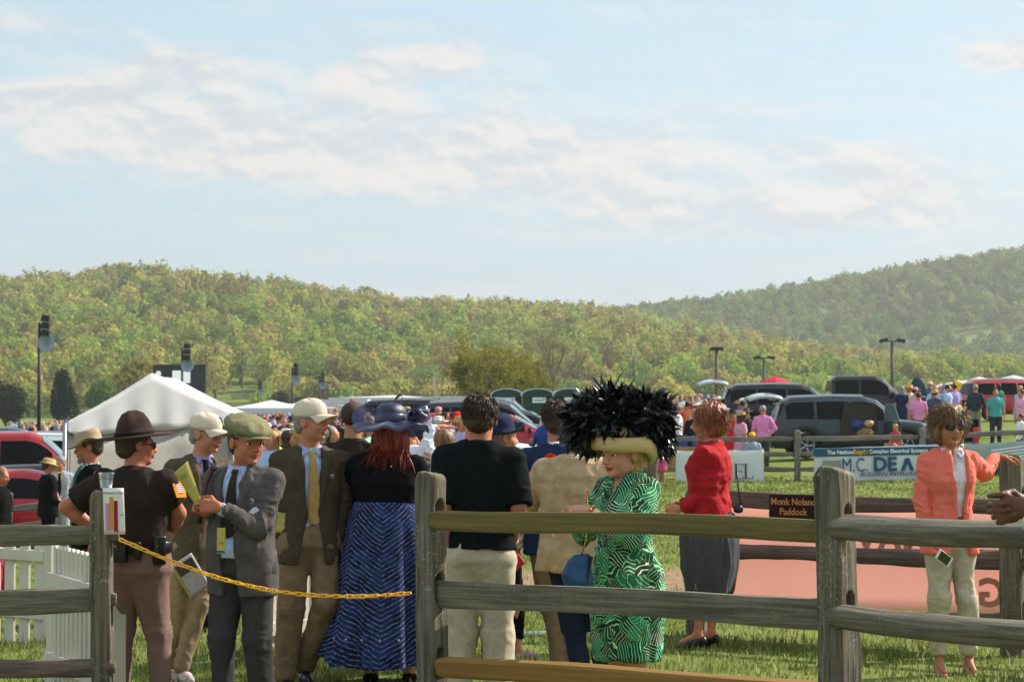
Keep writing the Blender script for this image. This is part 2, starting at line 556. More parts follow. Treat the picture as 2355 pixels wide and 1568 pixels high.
# ------------------------------------------------------------------ materials
_mc = {}
def mat(name, col, rough=0.85, metal=0.0, bump=0.0, bscale=200.0, var=0.12, vscale=6.0, objcol=False, spec=0.4,
		coat=0.0, sss=0.0, trans=0.0, streak=None, pattern=None):
	"""one principled material with procedural variation"""
	key = (name,)
	if key in _mc: return _mc[key]
	m = bpy.data.materials.new(name)
	m.use_nodes = True
	T = NT(m.node_tree)
	co = T.n('ShaderNodeTexCoord').outputs['Object']
	base = lin(col)
	if objcol:
		c = T.n('ShaderNodeObjectInfo').outputs['Color']
	else:
		c = T.n('ShaderNodeRGB').outputs[0]
		c.default_value = base + (1,)
	if pattern: c = pattern(T, co, c)
	if var:
		nz = T.noise(co, vscale, 7, .72)
		f = T.mapr(nz, .3, .7, 1 - var, 1 + var, False)
		c = T.mix(1.0, c, T.n('ShaderNodeCombineColor', {0: f, 1: f, 2: f}).outputs[0], 'MULTIPLY')
	if streak:
		sc, amt, dark = streak
		nz = T.noise(T.map(co, scale=sc), 1.0, 4, .65)
		c = T.mix(T.mapr(nz, .42, .62, 0, amt), c, lin(dark))
	ins = {'Base Color': c, 'Roughness': rough, 'Metallic': metal, 'Specular IOR Level': spec}
	if coat: ins['Coat Weight'] = coat; ins['Coat Roughness'] = 0.08
	if sss:
		ins['Subsurface Weight'] = sss; ins['Subsurface Scale'] = 0.01; ins['Subsurface Radius'] = (1, .35, .2)
	if bump:
		b = T.noise(co, bscale, 3, .6)
		ins['Normal'] = T.n('ShaderNodeBump', {'Height': b, 'Strength': min(1, bump), 'Distance': 0.002 + bump * .002}).outputs[0]
	p = T.n('ShaderNodeBsdfPrincipled', ins).outputs[0]
	if trans:
		tr = T.n('ShaderNodeBsdfTranslucent', {'Color': c}).outputs[0]
		p = T.n('ShaderNodeMixShader', {0: trans, 1: p, 2: tr}).outputs[0]
	T.n('ShaderNodeOutputMaterial', {'Surface': p})
	_mc[key] = m
	return m
def cloth(name, col, **k):
	k.setdefault('bump', .5); k.setdefault('bscale', 160); k.setdefault('vscale', 22); k.setdefault('var', .2); k.setdefault('spec', .2); k.setdefault('rough', .9)
	return mat(name, col, **k)
def glassy(name, col, rough=.08, coat=.5):
	return mat(name, col, rough=rough, var=0, spec=.8, coat=coat)
def wood_mat(name, c1, c2, lichen=0.0, scale=1.0, rot=0, knots=0.0, dark='#2c2b28'):
	m = bpy.data.materials.new(name)
	m.use_nodes = True
	T = NT(m.node_tree)
	co = T.n('ShaderNodeTexCoord').outputs['Object']
	# the long axis of every rail and post is z in its own frame
	g = T.noise(T.map(co, scale=(60 * scale, 60 * scale, 2.2 * scale)), 1.0, 6, .62, dist=.6)
	g2 = T.noise(T.map(co, scale=(9, 9, 1.3)), 1.0, 4, .6)
	saw = T.noise(T.map(co, rot=(.7, .5, 0), scale=(5, 5, 30)), 1.0, 3, .75)
	c = T.mix(T.mapr(g, .32, .68, 0, 1), lin(c1), lin(c2))
	c = T.mix(T.mapr(g2, .4, .68, 0, .5), c, lin(dark))
	c = T.mix(T.mapr(saw, .52, .72, 0, .22), c, lin(dark))
	if knots:
		v = T.n('ShaderNodeTexVoronoi', {'Vector': T.map(co, scale=(6, 6, 3.1)), 'Scale': 1.0}).outputs[0]
		c = T.mix(T.mapr(v, .04, .14, knots, 0), c, lin('#3a2414'))
	if lichen:
		l = T.noise(co, 60, 5, .7)
		l2 = T.noise(T.vmath('ADD', co, (5, 3, 1)), 7, 3, .6)
		f = T.math('MULTIPLY', T.mapr(l, .56, .64, 0, 1), T.mapr(l2, .45, .62, 0, lichen))
		c = T.mix(f, c, lin('#9aa08a'))
		l3 = T.noise(T.vmath('ADD', co, (1, 8, 4)), 90, 4, .7)
		c = T.mix(T.mapr(l3, .6, .7, 0, lichen * .5), c, lin('#6f7a3e'))
	h = T.math('ADD', T.math('MULTIPLY', g, 1.0), T.math('MULTIPLY', saw, .3))
	bp = T.n('ShaderNodeBump', {'Height': h, 'Strength': .8, 'Distance': .006}).outputs[0]
	p = T.n('ShaderNodeBsdfPrincipled', {'Base Color': c, 'Roughness': .88, 'Normal': bp, 'Specular IOR Level': .25})
	T.n('ShaderNodeOutputMaterial', {'Surface': p.outputs[0]})
	return m
M_OLD = wood_mat('weathered_wood', '#7c7464', '#4d463b', .9)
M_OLD2 = wood_mat('weathered_rail_wood', '#7e7767', '#5a5347', .25)
M_FAR = wood_mat('grey_fence_wood', '#8a8278', '#645d54', .0)
M_NEW = wood_mat('treated_pine', '#75683f', '#5f5433', 0, .6, knots=.35, dark='#564b2c')
M_NEW2 = wood_mat('fresh_pine', '#97733f', '#806031', 0, .5, knots=.6, dark='#8d6431')
M_BROWN = wood_mat('brown_rail_wood', '#7d6a60', '#564942', 0, .8)
def ground_mat():
	m = bpy.data.materials.new('meadow_soil')
	m.use_nodes = True
	T = NT(m.node_tree)
	co = T.n('ShaderNodeTexCoord').outputs['Object']
	sp = T.n('ShaderNodeSeparateXYZ', {0: co})
	X, Y = sp.outputs[0], sp.outputs[1]
	n1 = T.noise(co, .6, 6, .65)
	n2 = T.noise(co, 7, 5, .7)
	n3 = T.noise(co, .05, 4, .5)
	c = T.mix(T.mapr(n1, .35, .65, 0, 1), (.105, .15, .025), (.165, .195, .042))
	c = T.mix(T.mapr(n2, .45, .75, 0, .6), c, (.20, .21, .075))
	c = T.mix(T.mapr(n3, .4, .7, 0, .5), c, (.13, .17, .045))
	# worn bare earth where people walk behind the paddock
	dy = T.math('ABSOLUTE', T.math('SUBTRACT', Y, 22.6))
	dx = T.math('ABSOLUTE', T.math('SUBTRACT', X, .9))
	wob = T.math('MULTIPLY', T.math('SUBTRACT', T.noise(co, .9, 5, .6), .5), 3.2)
	f = T.math('MULTIPLY', T.mapr(T.math('ADD', dy, wob), 1.2, 2.3, 1, 0), T.mapr(T.math('ADD', dx, wob), 1.8, 3.6, 1, 0))
	dirt = T.mix(T.mapr(n2, .3, .7, 0, 1), (.19, .12, .07), (.30, .20, .12))
	c = T.mix(T.math('MULTIPLY', f, T.mapr(n2, .25, .5, .45, 1)), c, dirt)
	# thin turf right at the fence
	w2 = T.mapr(T.math('ADD', Y, wob), 14.2, 12.2, 0, .45)
	c = T.mix(T.math('MULTIPLY', w2, T.mapr(n2, .4, .6, 0, 1)), c, (.17, .13, .075))
	bp = T.n('ShaderNodeBump', {'Height': n2, 'Strength': .6, 'Distance': .05}).outputs[0]
	p = T.n('ShaderNodeBsdfPrincipled', {'Base Color': c, 'Roughness': .95, 'Normal': bp, 'Specular IOR Level': .1})
	T.n('ShaderNodeOutputMaterial', {'Surface': p.outputs[0]})
	return m
def make_ground():
	ys = np.concatenate([np.arange(-40, 8, 4.0), np.arange(8, 30, .5), np.arange(30, 90, 1.5), np.arange(90, 250, 6),
						 np.arange(250, 1800, 16), np.arange(1800, 3000, 150)])
	w = np.sign(np.linspace(-1, 1, 181)) * np.abs(np.linspace(-1, 1, 181)) ** 1.5
	X = w[None, :] * (30 + 0.62 * np.maximum(ys, 0))[:, None]
	Y = np.repeat(ys[:, None], len(w), 1)
	Z = terr(X, Y)
	V = np.stack([X.ravel(), Y.ravel(), Z.ravel()], 1)
	a, b = X.shape
	i, j = np.meshgrid(np.arange(a - 1), np.arange(b - 1), indexing='ij')
	q = (i * b + j).ravel()
	F = np.stack([q, q + 1, q + b + 1, q + b], 1)
	tag(link('ground', mesh_np('ground', V, F), ground_mat()), kind='structure')
make_ground()
def blade_mat(name, c1, c2, dry):
	m = bpy.data.materials.new(name)
	m.use_nodes = True
	T = NT(m.node_tree)
	a = T.n('ShaderNodeAttribute', attribute_name='tint').outputs['Fac']
	c = T.ramp(a, [(0, c1), (.6, c2), (.85, dry), (1, (.42, .40, .22))])
	d = T.n('ShaderNodeBsdfPrincipled', {'Base Color': c, 'Roughness': .6, 'Specular IOR Level': .35}).outputs[0]
	t = T.n('ShaderNodeBsdfTranslucent', {'Color': c}).outputs[0]
	T.n('ShaderNodeOutputMaterial', {'Surface': T.n('ShaderNodeMixShader', {0: .5, 1: d, 2: t}).outputs[0]})
	return m
def make_grass():
	N = 300000
	d = 8.2 + (58 - 8.2) * rng.random(N) ** 1.9
	u = rng.uniform(-140, 2500, N)
	X = (u - 1177.5) / FPX * d
	# clumped density, thin on the bare patch
	cl = noise3(np.stack([X * 1.3, d * 1.3, d * 0], 1), 3) * .6 + noise3(np.stack([X * 4, d * 4, d * 0], 1), 5) * .5
	keep = rng.random(N) < np.clip(.62 + .7 * cl, .05, 1)
	wob = 1.2 * noise3(np.stack([X * .9, d * .9, d * 0], 1), 8)
	bare = (np.abs(d - 22.6) + wob < 1.7) & (np.abs(X - .9) + wob < 2.7)
	keep &= ~(bare & (rng.random(N) < .88))
	X, d, cl = X[keep], d[keep], cl[keep]
	n = len(X)
	Z = terr(X, d)
	h = rng.uniform(.02, .055, n) * (1 + .5 * np.clip(cl, -.6, 1)) * np.where(rng.random(n) < .04, 2.0, 1)
	h *= np.interp(d, [12, 15, 32], [.8, 1.15, 1.0])
	w = rng.uniform(.0022, .0042, n) * np.interp(d, [8, 32, 58], [1, 2.6, 7])
	th = rng.uniform(0, 2 * np.pi, n)
	ln = rng.uniform(.1, .9, n) * h
	la = rng.uniform(0, 2 * np.pi, n)
	bx, by = np.cos(th) * w, np.sin(th) * w
	tx, ty = np.cos(la) * ln, np.sin(la) * ln
	P = np.stack([
		np.stack([X - bx, d - by, Z - .005], 1), np.stack([X + bx, d + by, Z - .005], 1),
		np.stack([X + bx * .7 + tx * .4, d + by * .7 + ty * .4, Z + h * .6], 1),
		np.stack([X - bx * .7 + tx * .4, d - by * .7 + ty * .4, Z + h * .6], 1),
		np.stack([X + tx, d + ty, Z + h], 1)], 1).reshape(-1, 3)
	k = np.arange(n) * 5
	F = np.concatenate([np.stack([k, k + 1, k + 2], 1), np.stack([k, k + 2, k + 3], 1), np.stack([k + 3, k + 2, k + 4], 1)])
	me = mesh_np('grass', P, F)
	tint = np.clip(rng.random(n) * .75 + .15 * (1 - cl) + np.where(rng.random(n) < .12, .4, 0), 0, 1)
	at = me.attributes.new('tint', 'FLOAT', 'FACE')
	at.data.foreach_set('value', np.concatenate([tint, tint, tint]).astype(np.float32))
	tag(link('grass', me, blade_mat('grass_blades', (.078, .122, .018), (.15, .195, .034), (.27, .25, .10)), smooth_=False),
		'short green grass between the paddock fences', 'grass', kind='stuff')
make_grass()
# ------------------------------------------------------------------ woods
def leaf_mat():
	m = bpy.data.materials.new('leaf_canopy')
	m.use_nodes = True
	T = NT(m.node_tree)
	a = T.n('ShaderNodeAttribute', attribute_name='tint').outputs['Color']
	d = T.n('ShaderNodeBsdfDiffuse', {'Color': a}).outputs[0]
	t = T.n('ShaderNodeBsdfTranslucent', {'Color': a}).outputs[0]
	T.n('ShaderNodeOutputMaterial', {'Surface': T.n('ShaderNodeMixShader', {0: .38, 1: d, 2: t}).outputs[0]})
	return m
M_LEAF = leaf_mat()
M_BARK = mat('bark', '#6b5c4c', bump=.5, bscale=8, var=.25)
def quads_at(C, size, r, N=None):
	"""randomly turned little faces at centres C"""
	n = len(C)
	a = r.normal(size=(n, 3))
	if N is not None:
		N = N / (np.linalg.norm(N, axis=1)[:, None] + 1e-9)
		q = N + .38 * r.normal(size=(n, 3)); q /= np.linalg.norm(q, axis=1)[:, None]
		a -= (a * q).sum(1)[:, None] * q
		a /= np.linalg.norm(a, axis=1)[:, None]
		bb = np.cross(q, a)
	a /= np.linalg.norm(a, axis=1)[:, None]
	b = bb if N is not None else r.normal(size=(n, 3)); b -= (a * b).sum(1)[:, None] * a; b /= np.linalg.norm(b, axis=1)[:, None]
	s = (size * r.uniform(.6, 1.3, n))[:, None]
	A, B = a * s, b * s * .75
	V = np.stack([C - A - B * .4, C + A * .2 - B, C + A + B * .3, C - A * .1 + B], 1).reshape(-1, 3)
	F = (np.arange(n) * 4)[:, None] + np.arange(4)[None]
	return V, F
def crown_pts(c, rx, rz, nl, nb, r, low=-.55):
	"""points on a lumpy crown: nb lobes, nl faces"""
	lob = r.normal(size=(nb, 3)); lob /= np.linalg.norm(lob, axis=1)[:, None]
	lob *= r.uniform(.28, .50, nb)[:, None]
	lob[:, 2] = np.abs(lob[:, 2]) * 1.15 - .28
	lob[0] = (0, 0, .1)
	k = r.integers(0, nb, nl)
	q = r.normal(size=(nl, 3)); q /= np.linalg.norm(q, axis=1)[:, None]
	lr = r.uniform(.44, .60, nb)
	p = lob[k] + q * (lr[k] * r.uniform(.75, 1.08, nl))[:, None]
	p[:, 2] = np.maximum(p[:, 2], low + r.uniform(-.1, .1, nl))
	return np.array(c) + p * np.array([rx, rx, rz]), q + p * .6
PAL = np.array([(.17, .23, .045), (.13, .19, .04), (.20, .225, .05), (.235, .22, .055), (.235, .205, .065),
				(.215, .185, .075), (.10, .15, .045), (.25, .235, .045)])
def make_forest():
	r = np.random.default_rng(11)
	Vs, Fs, Cs = [], [], []
	tV, tF = [], []
	cnt = 0
	def tree(x, y, rad, hgt, nl, size, col):
		nonlocal cnt
		z = tz(x, y)
		c = (x, y, z + hgt * .52)
		C, Nn = crown_pts(c, rad, hgt * .56, nl, int(r.integers(5, 9)), r)
		V, F = quads_at(C, size, r, Nn)
		Vs.append(V); Fs.append(F + cnt); cnt += len(V)
		cc = col[None] * r.uniform(.93, 1.08, (nl, 1))
		Cs.append(cc)
		w = rad * .05 + .1
		b = len(tV) * 8
		q = np.array([(-w, -w, 0), (w, -w, 0), (w, w, 0), (-w, w, 0), (-w * .4, -w * .4, 1), (w * .4, -w * .4, 1), (w * .4, w * .4, 1), (-w * .4, w * .4, 1)])
		q = q * np.array([1, 1, hgt * .8]) + np.array([x, y, z])
		tV.append(q)
		tF.append(np.array([(0, 1, 5, 4), (1, 2, 6, 5), (2, 3, 7, 6), (3, 0, 4, 7)]) + b)
	for (d0, d1, u0, u1, sp) in ((540, 1110, -1100, 3500, 9.3), (1150, 1760, 1150, 3300, 11.2)):
		y = d0
		row = 0
		while y < d1:
			s = sp * (1 if d0 < 1000 else 1)
			xs = np.arange((u0 - 1177.5) / FPX * y, (u1 - 1177.5) / FPX * y, s)
			for x in xs:
				xx, yy = x + r.uniform(-.45, .45) * s, y + r.uniform(-.5, .5) * s
				u = xx / yy * FPX + 1177.5
				outside = u < -110 or u > 2465
				if outside and r.random() < .35: continue
				if 500 < u < 605 and yy < 640: continue          # open meadow on the slope
				if noise3([[xx * .03, yy * .03, 0]], 2)[0] > .52: continue
				t = noise3([[xx * .008, yy * .008, 1]], 4)[0] * .9 + r.normal() * .8
				k = int(np.clip(round(2.5 + 1.8 * t), 0, 7))
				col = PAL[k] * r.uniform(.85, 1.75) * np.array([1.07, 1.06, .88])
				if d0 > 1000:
					col = col * np.array([.56, .70, .62])  # far hill's shade, facing away from the sun, put into the leaf colour
				rad = r.uniform(4.2, 7.8); h = r.uniform(10.5, 17)
				if yy < 575: h *= .6
				nl = int(np.interp(yy, [470, 700, 1100, 1700], [560, 360, 200, 110]))
				if outside: nl = nl // 3
				size = (1.7 if outside else 1) * np.interp(yy, [470, 1100, 1700], [.52, .82, 1.15])
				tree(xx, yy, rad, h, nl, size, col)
			y += s * .95
			row += 1
	me = mesh_np('forest', np.concatenate(Vs), np.concatenate(Fs))
	at = me.attributes.new('tint', 'FLOAT_COLOR', 'FACE')
	cc = np.concatenate(Cs)
	at.data.foreach_set('color', np.concatenate([cc, np.ones((len(cc), 1))], 1).astype(np.float32).ravel())
	nb = len(me.polygons)
	o = tag(link('forest', me, M_LEAF, smooth_=False), 'spring woodland in mixed green and tan covering both hillsides', 'forest', kind='stuff')
	tr = link('trunk', mesh_np('trunk', np.concatenate(tV), np.concatenate(tF)), M_BARK, o, False)
	tag(tr, kind='stuff')
	print('forest faces', nb, 'trees', len(tV))
make_forest()
def limb_tree(name, pos, H, spread, crown, col, nl, size, label, cat='tree', group=None, limbs=9, seed=1, trunk_r=.2,
			  lobes=9, upright=.6, crown_r=None, crown_c=.62, crown_h=.42, low=-.55):
	r = np.random.default_rng(seed)
	root = empty(name, pos, 0, label, cat, group)
	mb = MB()
	mb.tube([(0, 0, -.3), (0.02 * H, 0, H * .25), (-.01 * H, 0.01 * H, H * .55)], [trunk_r, trunk_r * .75, trunk_r * .4], 8)
	tips = []
	def branch(p, d, L, rr, depth):
		pts = [p]
		q = p.copy()
		for _ in range(3):
			d = (d + Vector(r.normal(size=3) * .16) + Vector((0, 0, .10 * upright))).normalized()
			q = q + d * L / 3
			pts.append(q.copy())
		mb.tube(pts, [rr, rr * .8, rr * .6, rr * .35], 5 if depth < 2 else 4, False)
		tips.append(q)
		if depth < (3 if not crown else 2):
			for _ in range(3):
				d2 = (d + Vector(r.normal(size=3) * .5)).normalized()
				branch(pts[int(r.integers(1, 4))], d2, L * r.uniform(.5, .7), rr * .5, depth + 1)
	for i in range(limbs):
		a = 2 * math.pi * i / limbs + r.uniform(-.3, .3)
		z0 = H * r.uniform(.12, .5)
		d = Vector((math.cos(a) * spread, math.sin(a) * spread, upright * 1.5)).normalized()
		branch(Vector((0, 0, z0)), d, H * r.uniform(.35, .52), trunk_r * .4, 0)
	mb.build('trunk', M_BARK, root)
	if nl:
		cr = crown_r or H * .4
		C, Nn = crown_pts((0, 0, H * crown_c), cr, H * crown_h, nl, lobes, r, low)
		if not crown:
			tp = np.array([tuple(t) for t in tips])
			C = tp[r.integers(0, len(tp), nl)] + r.normal(size=(nl, 3)) * H * .035
			Nn = None
		V, F = quads_at(C, size, r, Nn)
		me = mesh_np('crown', V, F)
		at = me.attributes.new('tint', 'FLOAT_COLOR', 'FACE')
		cc = np.array(col)[None] * r.uniform(.65, 1.35, (nl, 1))
		at.data.foreach_set('color', np.concatenate([cc, np.ones((nl, 1))], 1).astype(np.float32).ravel())
		link('crown', me, M_LEAF, root, False)
	return root
limb_tree('cedar_tree', GX(12, 300), 8.2, .4, True, (.020, .036, .016), 5200, .19, 'dark evergreen tree at the left edge, below the hillside', seed=3, crown_r=3.1, crown_c=.47, crown_h=.52, low=-1, lobes=6)
limb_tree('cedar_tree', GX(148, 290), 8.6, .4, True, (.020, .038, .016), 5200, .18, 'dark evergreen tree just right of the tall speaker pole', seed=4, crown_r=2.3, crown_c=.47, crown_h=.58, low=-1, lobes=4)
limb_tree('broadleaf_tree', GX(236, 420), 9, .7, True, (.10, .19, .03), 2600, .32, 'small round bright green tree above the left slope of the white tent', seed=5, crown_r=4.0)
limb_tree('broadleaf_tree', GX(318, 440), 14, .7, True, (.26, .23, .03), 3000, .45, 'yellow green tree behind the peak of the white tent', seed=6, crown_r=6.0)
for i, (px, h) in enumerate(((1085, 4.6), (1130, 5.3), (1180, 5.0), (1222, 4.2))):
	limb_tree('willow_tree', GX(px, 175 + 4 * i), h, .75, False, (.21, .20, .03), 3600, .10,
			  ['leftmost of the yellow budding willows behind the parked cars', 'tallest yellow budding willow behind the parked cars',
			   'yellow budding willow above the green toilets', 'rightmost yellow budding willow, beside the bare grey tree'][i],
			  group='yellow willows behind the parked cars', limbs=13, seed=20 + i, trunk_r=.09, upright=1.1)
limb_tree('bare_tree', GX(1272, 250), 9.2, .6, False, (.2, .16, .12), 500, .06, 'bare grey tree without leaves behind the green toilets', limbs=18, seed=31, trunk_r=.16, upright=1.1)
limb_tree('oak_tree', GX(842, 1085), 16, 1.0, True, (.13, .15, .05), 900, .6, 'lone spreading tree on the skyline with sky showing under its crown', seed=41, crown_r=8.5, crown_c=.86, crown_h=.3, low=-.3, trunk_r=.5)
limb_tree('oak_tree', GX(912, 1090), 13, .8, True, (.17, .17, .05), 700, .7, 'rounded tree on the skyline right of the lone spreading tree', seed=42, crown_r=7)
limb_tree('oak_tree', GX(1030, 1092), 13, .6, True, (.13, .15, .06), 420, .7, 'narrow tree sticking up from the dip of the skyline', seed=43, crown_r=4.6)
limb_tree('oak_tree', GX(98, 1085), 14, .7, True, (.15, .17, .07), 420, .7, 'thin pale tree on the skyline at far left', seed=44, crown_r=5)
limb_tree('spruce_tree', GX(645, 420), 7.0, .4, True, (.020, .032, .018), 1500, .3, 'dark conifer at the foot of the hill left of the tall speaker pole', seed=45, crown_r=2.2, crown_c=.5, crown_h=.55, low=-.8)
# ------------------------------------------------------------------ split-rail fences
def rail_mesh(L, w, h, seed, rot=0.0, n=46, sag=0.0, taper=.12, rough=.006, belly=0.0, pw=5):
	"""rail along +z of its own frame, from 0 to L; w across (x), h up (y)"""
	r = np.random.default_rng(seed)
	K = 20
	zs = np.linspace(0, L, n)
	P = []
	for z in zs:
		t = z / L
		e = min(t, 1 - t) * L
		tp = 1 - .38 * max(0, 1 - e / taper) ** 2 if taper > 0 else 1
		bl = 1 + belly * math.sin(t * 5.1 + seed)
		for k in range(K):
			a = 2 * math.pi * k / K
			ca, sa = math.cos(a), math.sin(a)
			q = (abs(ca) ** pw + abs(sa) ** pw) ** (-1 / pw)
			x, y = ca * q * w / 2 * tp * bl, sa * q * h / 2 * tp * bl
			x, y = x * math.cos(rot) - y * math.sin(rot), x * math.sin(rot) + y * math.cos(rot)
			P.append((x, y + sag * math.sin(math.pi * t), z))
	V = np.array(P)
	dx = noise3(V * np.array([16, 16, 2.2]), seed) * rough + noise3(V * np.array([50, 50, 9]), seed + 1) * rough * .35
	ctr = V.copy(); ctr[:, :2] = 0
	dr = V - ctr
	dr /= np.linalg.norm(dr, axis=1)[:, None] + 1e-9
	V = V + dr * dx[:, None]
	V[:, 0] += .012 * np.sin(V[:, 2] * 2.1 + seed)
	V[:, 1] += .007 * np.sin(V[:, 2] * 2.9 + seed * 2)
	F = [(i * K + k, i * K + (k + 1) % K, (i + 1) * K + (k + 1) % K, (i + 1) * K + k) for i in range(n - 1) for k in range(K)]
	F += [tuple(reversed(range(K))), tuple((n - 1) * K + k for k in range(K))]
	me = bpy.data.meshes.new('rail')
	me.from_pydata([tuple(v) for v in V], [], F)
	me.update()
	return me
def place_rail(root, a, b, w, h, m, seed, **k):
	"""a, b world points of the rail's middle line"""
	a, b = Vector(a), Vector(b)
	d = b - a
	me = rail_mesh(d.length, w, h, seed, **k)
	z = d.normalized()
	x = Vector((0, 0, 1)).cross(z).normalized()
	y = z.cross(x)
	M = Matrix((x, y, z)).transposed().to_4x4()
	M.translation = a - root.location
	o = link('rail', me, m, root, True)
	o.matrix_local = M
	# crisp edges on hewn timber
	for p in me.polygons: p.use_smooth = False if k.get('pw', 5) > 6 else True
	return o
def post_obj(root, p, top, w, dvec, slots, m, seed, lean=(0, 0), depth=None, chamfer=.02, below=.25, vox=.0085):
	"""post at ground point p, height top, one face looking along dvec, mortises at heights slots"""
	D = Vector((dvec[0], dvec[1], 0)).normalized()
	ang = math.atan2(D.y, D.x)
	dp = depth or w
	s = Sdf((-w * .75, -w * .75, -below), (w * .75, w * .75, top + .03), vox)
	s.box((0, 0, (top - below) / 2), (w / 2, dp / 2, (top + below) / 2), k=.0, rnd=.018)
	# weathered top
	s.cut((0, 0, top - .004), (.25, .12, 1))
	s.cut((w * .36, 0, top - .01), (1, .2, .8))
	s.cut((-w * .42, 0, top - .012), (-1, -.3, .7))
	for z in slots:
		s.cap((-w, 0, z - .045), (w, 0, z - .045), .031, k=.004, sub=True)
		s.cap((-w, 0, z + .045), (w, 0, z + .045), .031, k=.004, sub=True)
		s.box((0, 0, z), (w, .031, .045), k=.004, sub=True)
	# drying crack
	s.box((w * .08, dp * .5, top * .55), (.004, .02, top * .45), k=.004, sub=True)
	V, F = s.mesh()
	n = vnormals(V, F)
	d = noise3(V * np.array([45, 45, 5]), seed) * .0045 + noise3(V * np.array([14, 14, 7]), seed + 2) * .006
	d += -.008 * np.clip(noise3(V * np.array([70, 70, 3]), seed + 5) - .25, 0, 1)
	V = V + n * d[:, None]
	V[:, 0] += lean[0] * V[:, 2]; V[:, 1] += lean[1] * V[:, 2]
	o = link('post', mesh_np('post', V, F), m, root, True)
	o.location = Vector(p) - root.location
	o.rotation_euler = (0, 0, ang)
	return o
def hz(py, d):
	return W(1000, py, d).z
# front fence, three bays that come towards the camera on the right
PL = GX(240, 12.3); P1 = GX(996, 11.35); P2 = GX(1934, 9.8)
PR = P2 + (P2 - P1) * 1.03 + Vector((-.03, -.12, 0))
P0 = PL + (PL - P1) * .8; P0.z = tz(P0.x, P0.y)
fr = empty('split_rail_fence', P1, 0, 'nearest weathered rail fence, with two new yellow rails in its middle bay', 'fence')
dv1 = (P2 - P1).normalized(); dv2 = (PR - P2).normalized()
post_obj(fr, P1, hz(1083, 11.35) - P1.z, .122, dv1, (hz(1531,11.35) - P1.z + .02, hz(1362,11.35) - P1.z + .02, hz(1193, 11.35) - P1.z + .02), M_OLD, 3, lean=(-.012, 0), below=.3)
post_obj(fr, P2, hz(1072, 9.8) - P2.z, .138, dv1.lerp(dv2, .5), (.26, hz(1412, 9.8) - P2.z + .025, hz(1212, 9.8) - P2.z + .025), M_OLD, 8, lean=(-.028, 0), depth=.145, below=.3)
post_obj(fr, PR, 1.38, .15, dv2, (.26, .63, 1.05), M_OLD, 11)
e = dv1 * .09
place_rail(fr, W(1000, 1193, 11.30) - e * .4, W(1890, 1219, 9.86) + e, .05, .098, M_NEW, 5, pw=9, rough=.002)
place_rail(fr, W(990, 1362, 11.36) - e * .6, W(1900, 1410, 9.82) + e, .045, .128, M_OLD2, 21, pw=8, belly=.06, rough=.004)
place_rail(fr, W(1005, 1531, 11.30) - e * .4, W(1900, 1592, 9.86) + e, .06, .10, M_NEW2, 9, pw=7, rot=.22, rough=.003)
e = dv2 * .1
place_rail(fr, W(1918, 1211, 9.80) - e * .3, W(2420, 1236, 8.0) + dv2 * .7, .115, .088, M_OLD2, 14, pw=4, rot=.42, rough=.004)
place_rail(fr, W(1922, 1415, 9.80) - e * .3, W(2420, 1482, 8.0) + dv2 * .7, .10, .092, M_OLD2, 17, pw=4, rot=.38, rough=.004)
place_rail(fr, W(1925, 1640, 9.80) - e * .3, W(2420, 1720, 8.0) + dv2 * .7, .09, .09, M_OLD2, 18, pw=4, rot=.3)
fl = empty('split_rail_fence', PL, 0, 'old grey split rail fence at the lower left, its rail ends poking through the post', 'fence')
dvl = (PL - P0).normalized()
post_obj(fl, PL, hz(1127, 12.3) - PL.z, .112, (1, .0, 0), (.235, .61, .975), M_OLD, 23, lean=(-.01, 0))
post_obj(fl, GX(-420, 12.5), 1.2, .12, (1, 0, 0), (.235, .60, .965), M_OLD, 27)
place_rail(fl, W(-420, 1245, 12.45), W(273, 1226, 12.27), .055, .112, M_OLD2, 31, pw=6, belly=.12, rough=.008)
place_rail(fl, W(-420, 1392, 12.45), W(266, 1380, 12.27), .05, .118, M_OLD2, 36, pw=6, belly=.12, rough=.010)
place_rail(fl, W(-420, 1545, 12.45), W(266, 1531, 12.27), .055, .10, M_BROWN, 38, pw=5, belly=.1, rough=.008)
# paddock fence behind the woman in the orange blazer
Q1 = GX(1640, 16.9); Q2 = GX(2326, 15.5)
fp = empty('split_rail_fence', Q2, 0, 'brown paddock rail fence hung with the salmon banner', 'fence')
dq = (Q2 - Q1).normalized()
post_obj(fp, Q2, hz(1043, 15.5) - Q2.z, .15, (1, -.55, 0), (.30, .70, 1.06), M_OLD, 41)
post_obj(fp, GX(1600, 17.0), 1.1, .14, (1, -.3, 0), (.30, .70, 1.0), M_OLD, 43)
post_obj(fp, GX(2760, 14.6), 1.35, .15, (1, -.55, 0), (.30, .70, 1.06), M_OLD, 44)
place_rail(fp, W(1600, 1147, 16.9), W(2340, 1168, 15.5), .06, .112, M_BROWN, 51, pw=6, belly=.1)
place_rail(fp, W(1600, 1266, 16.9), W(2340, 1288, 15.5), .085, .118, M_BROWN, 53, pw=3, belly=.18, rough=.012)
place_rail(fp, W(1600, 1412, 16.9), W(2340, 1426, 15.5), .085, .10, M_BROWN, 57, pw=3, belly=.18, rough=.012)
place_rail(fp, W(2330, 1168, 15.5), W(2760, 1195, 14.6), .06, .1, M_BROWN, 58, pw=6)
place_rail(fp, W(2330, 1290, 15.5), W(2760, 1318, 14.6), .08, .1, M_BROWN, 59, pw=3)
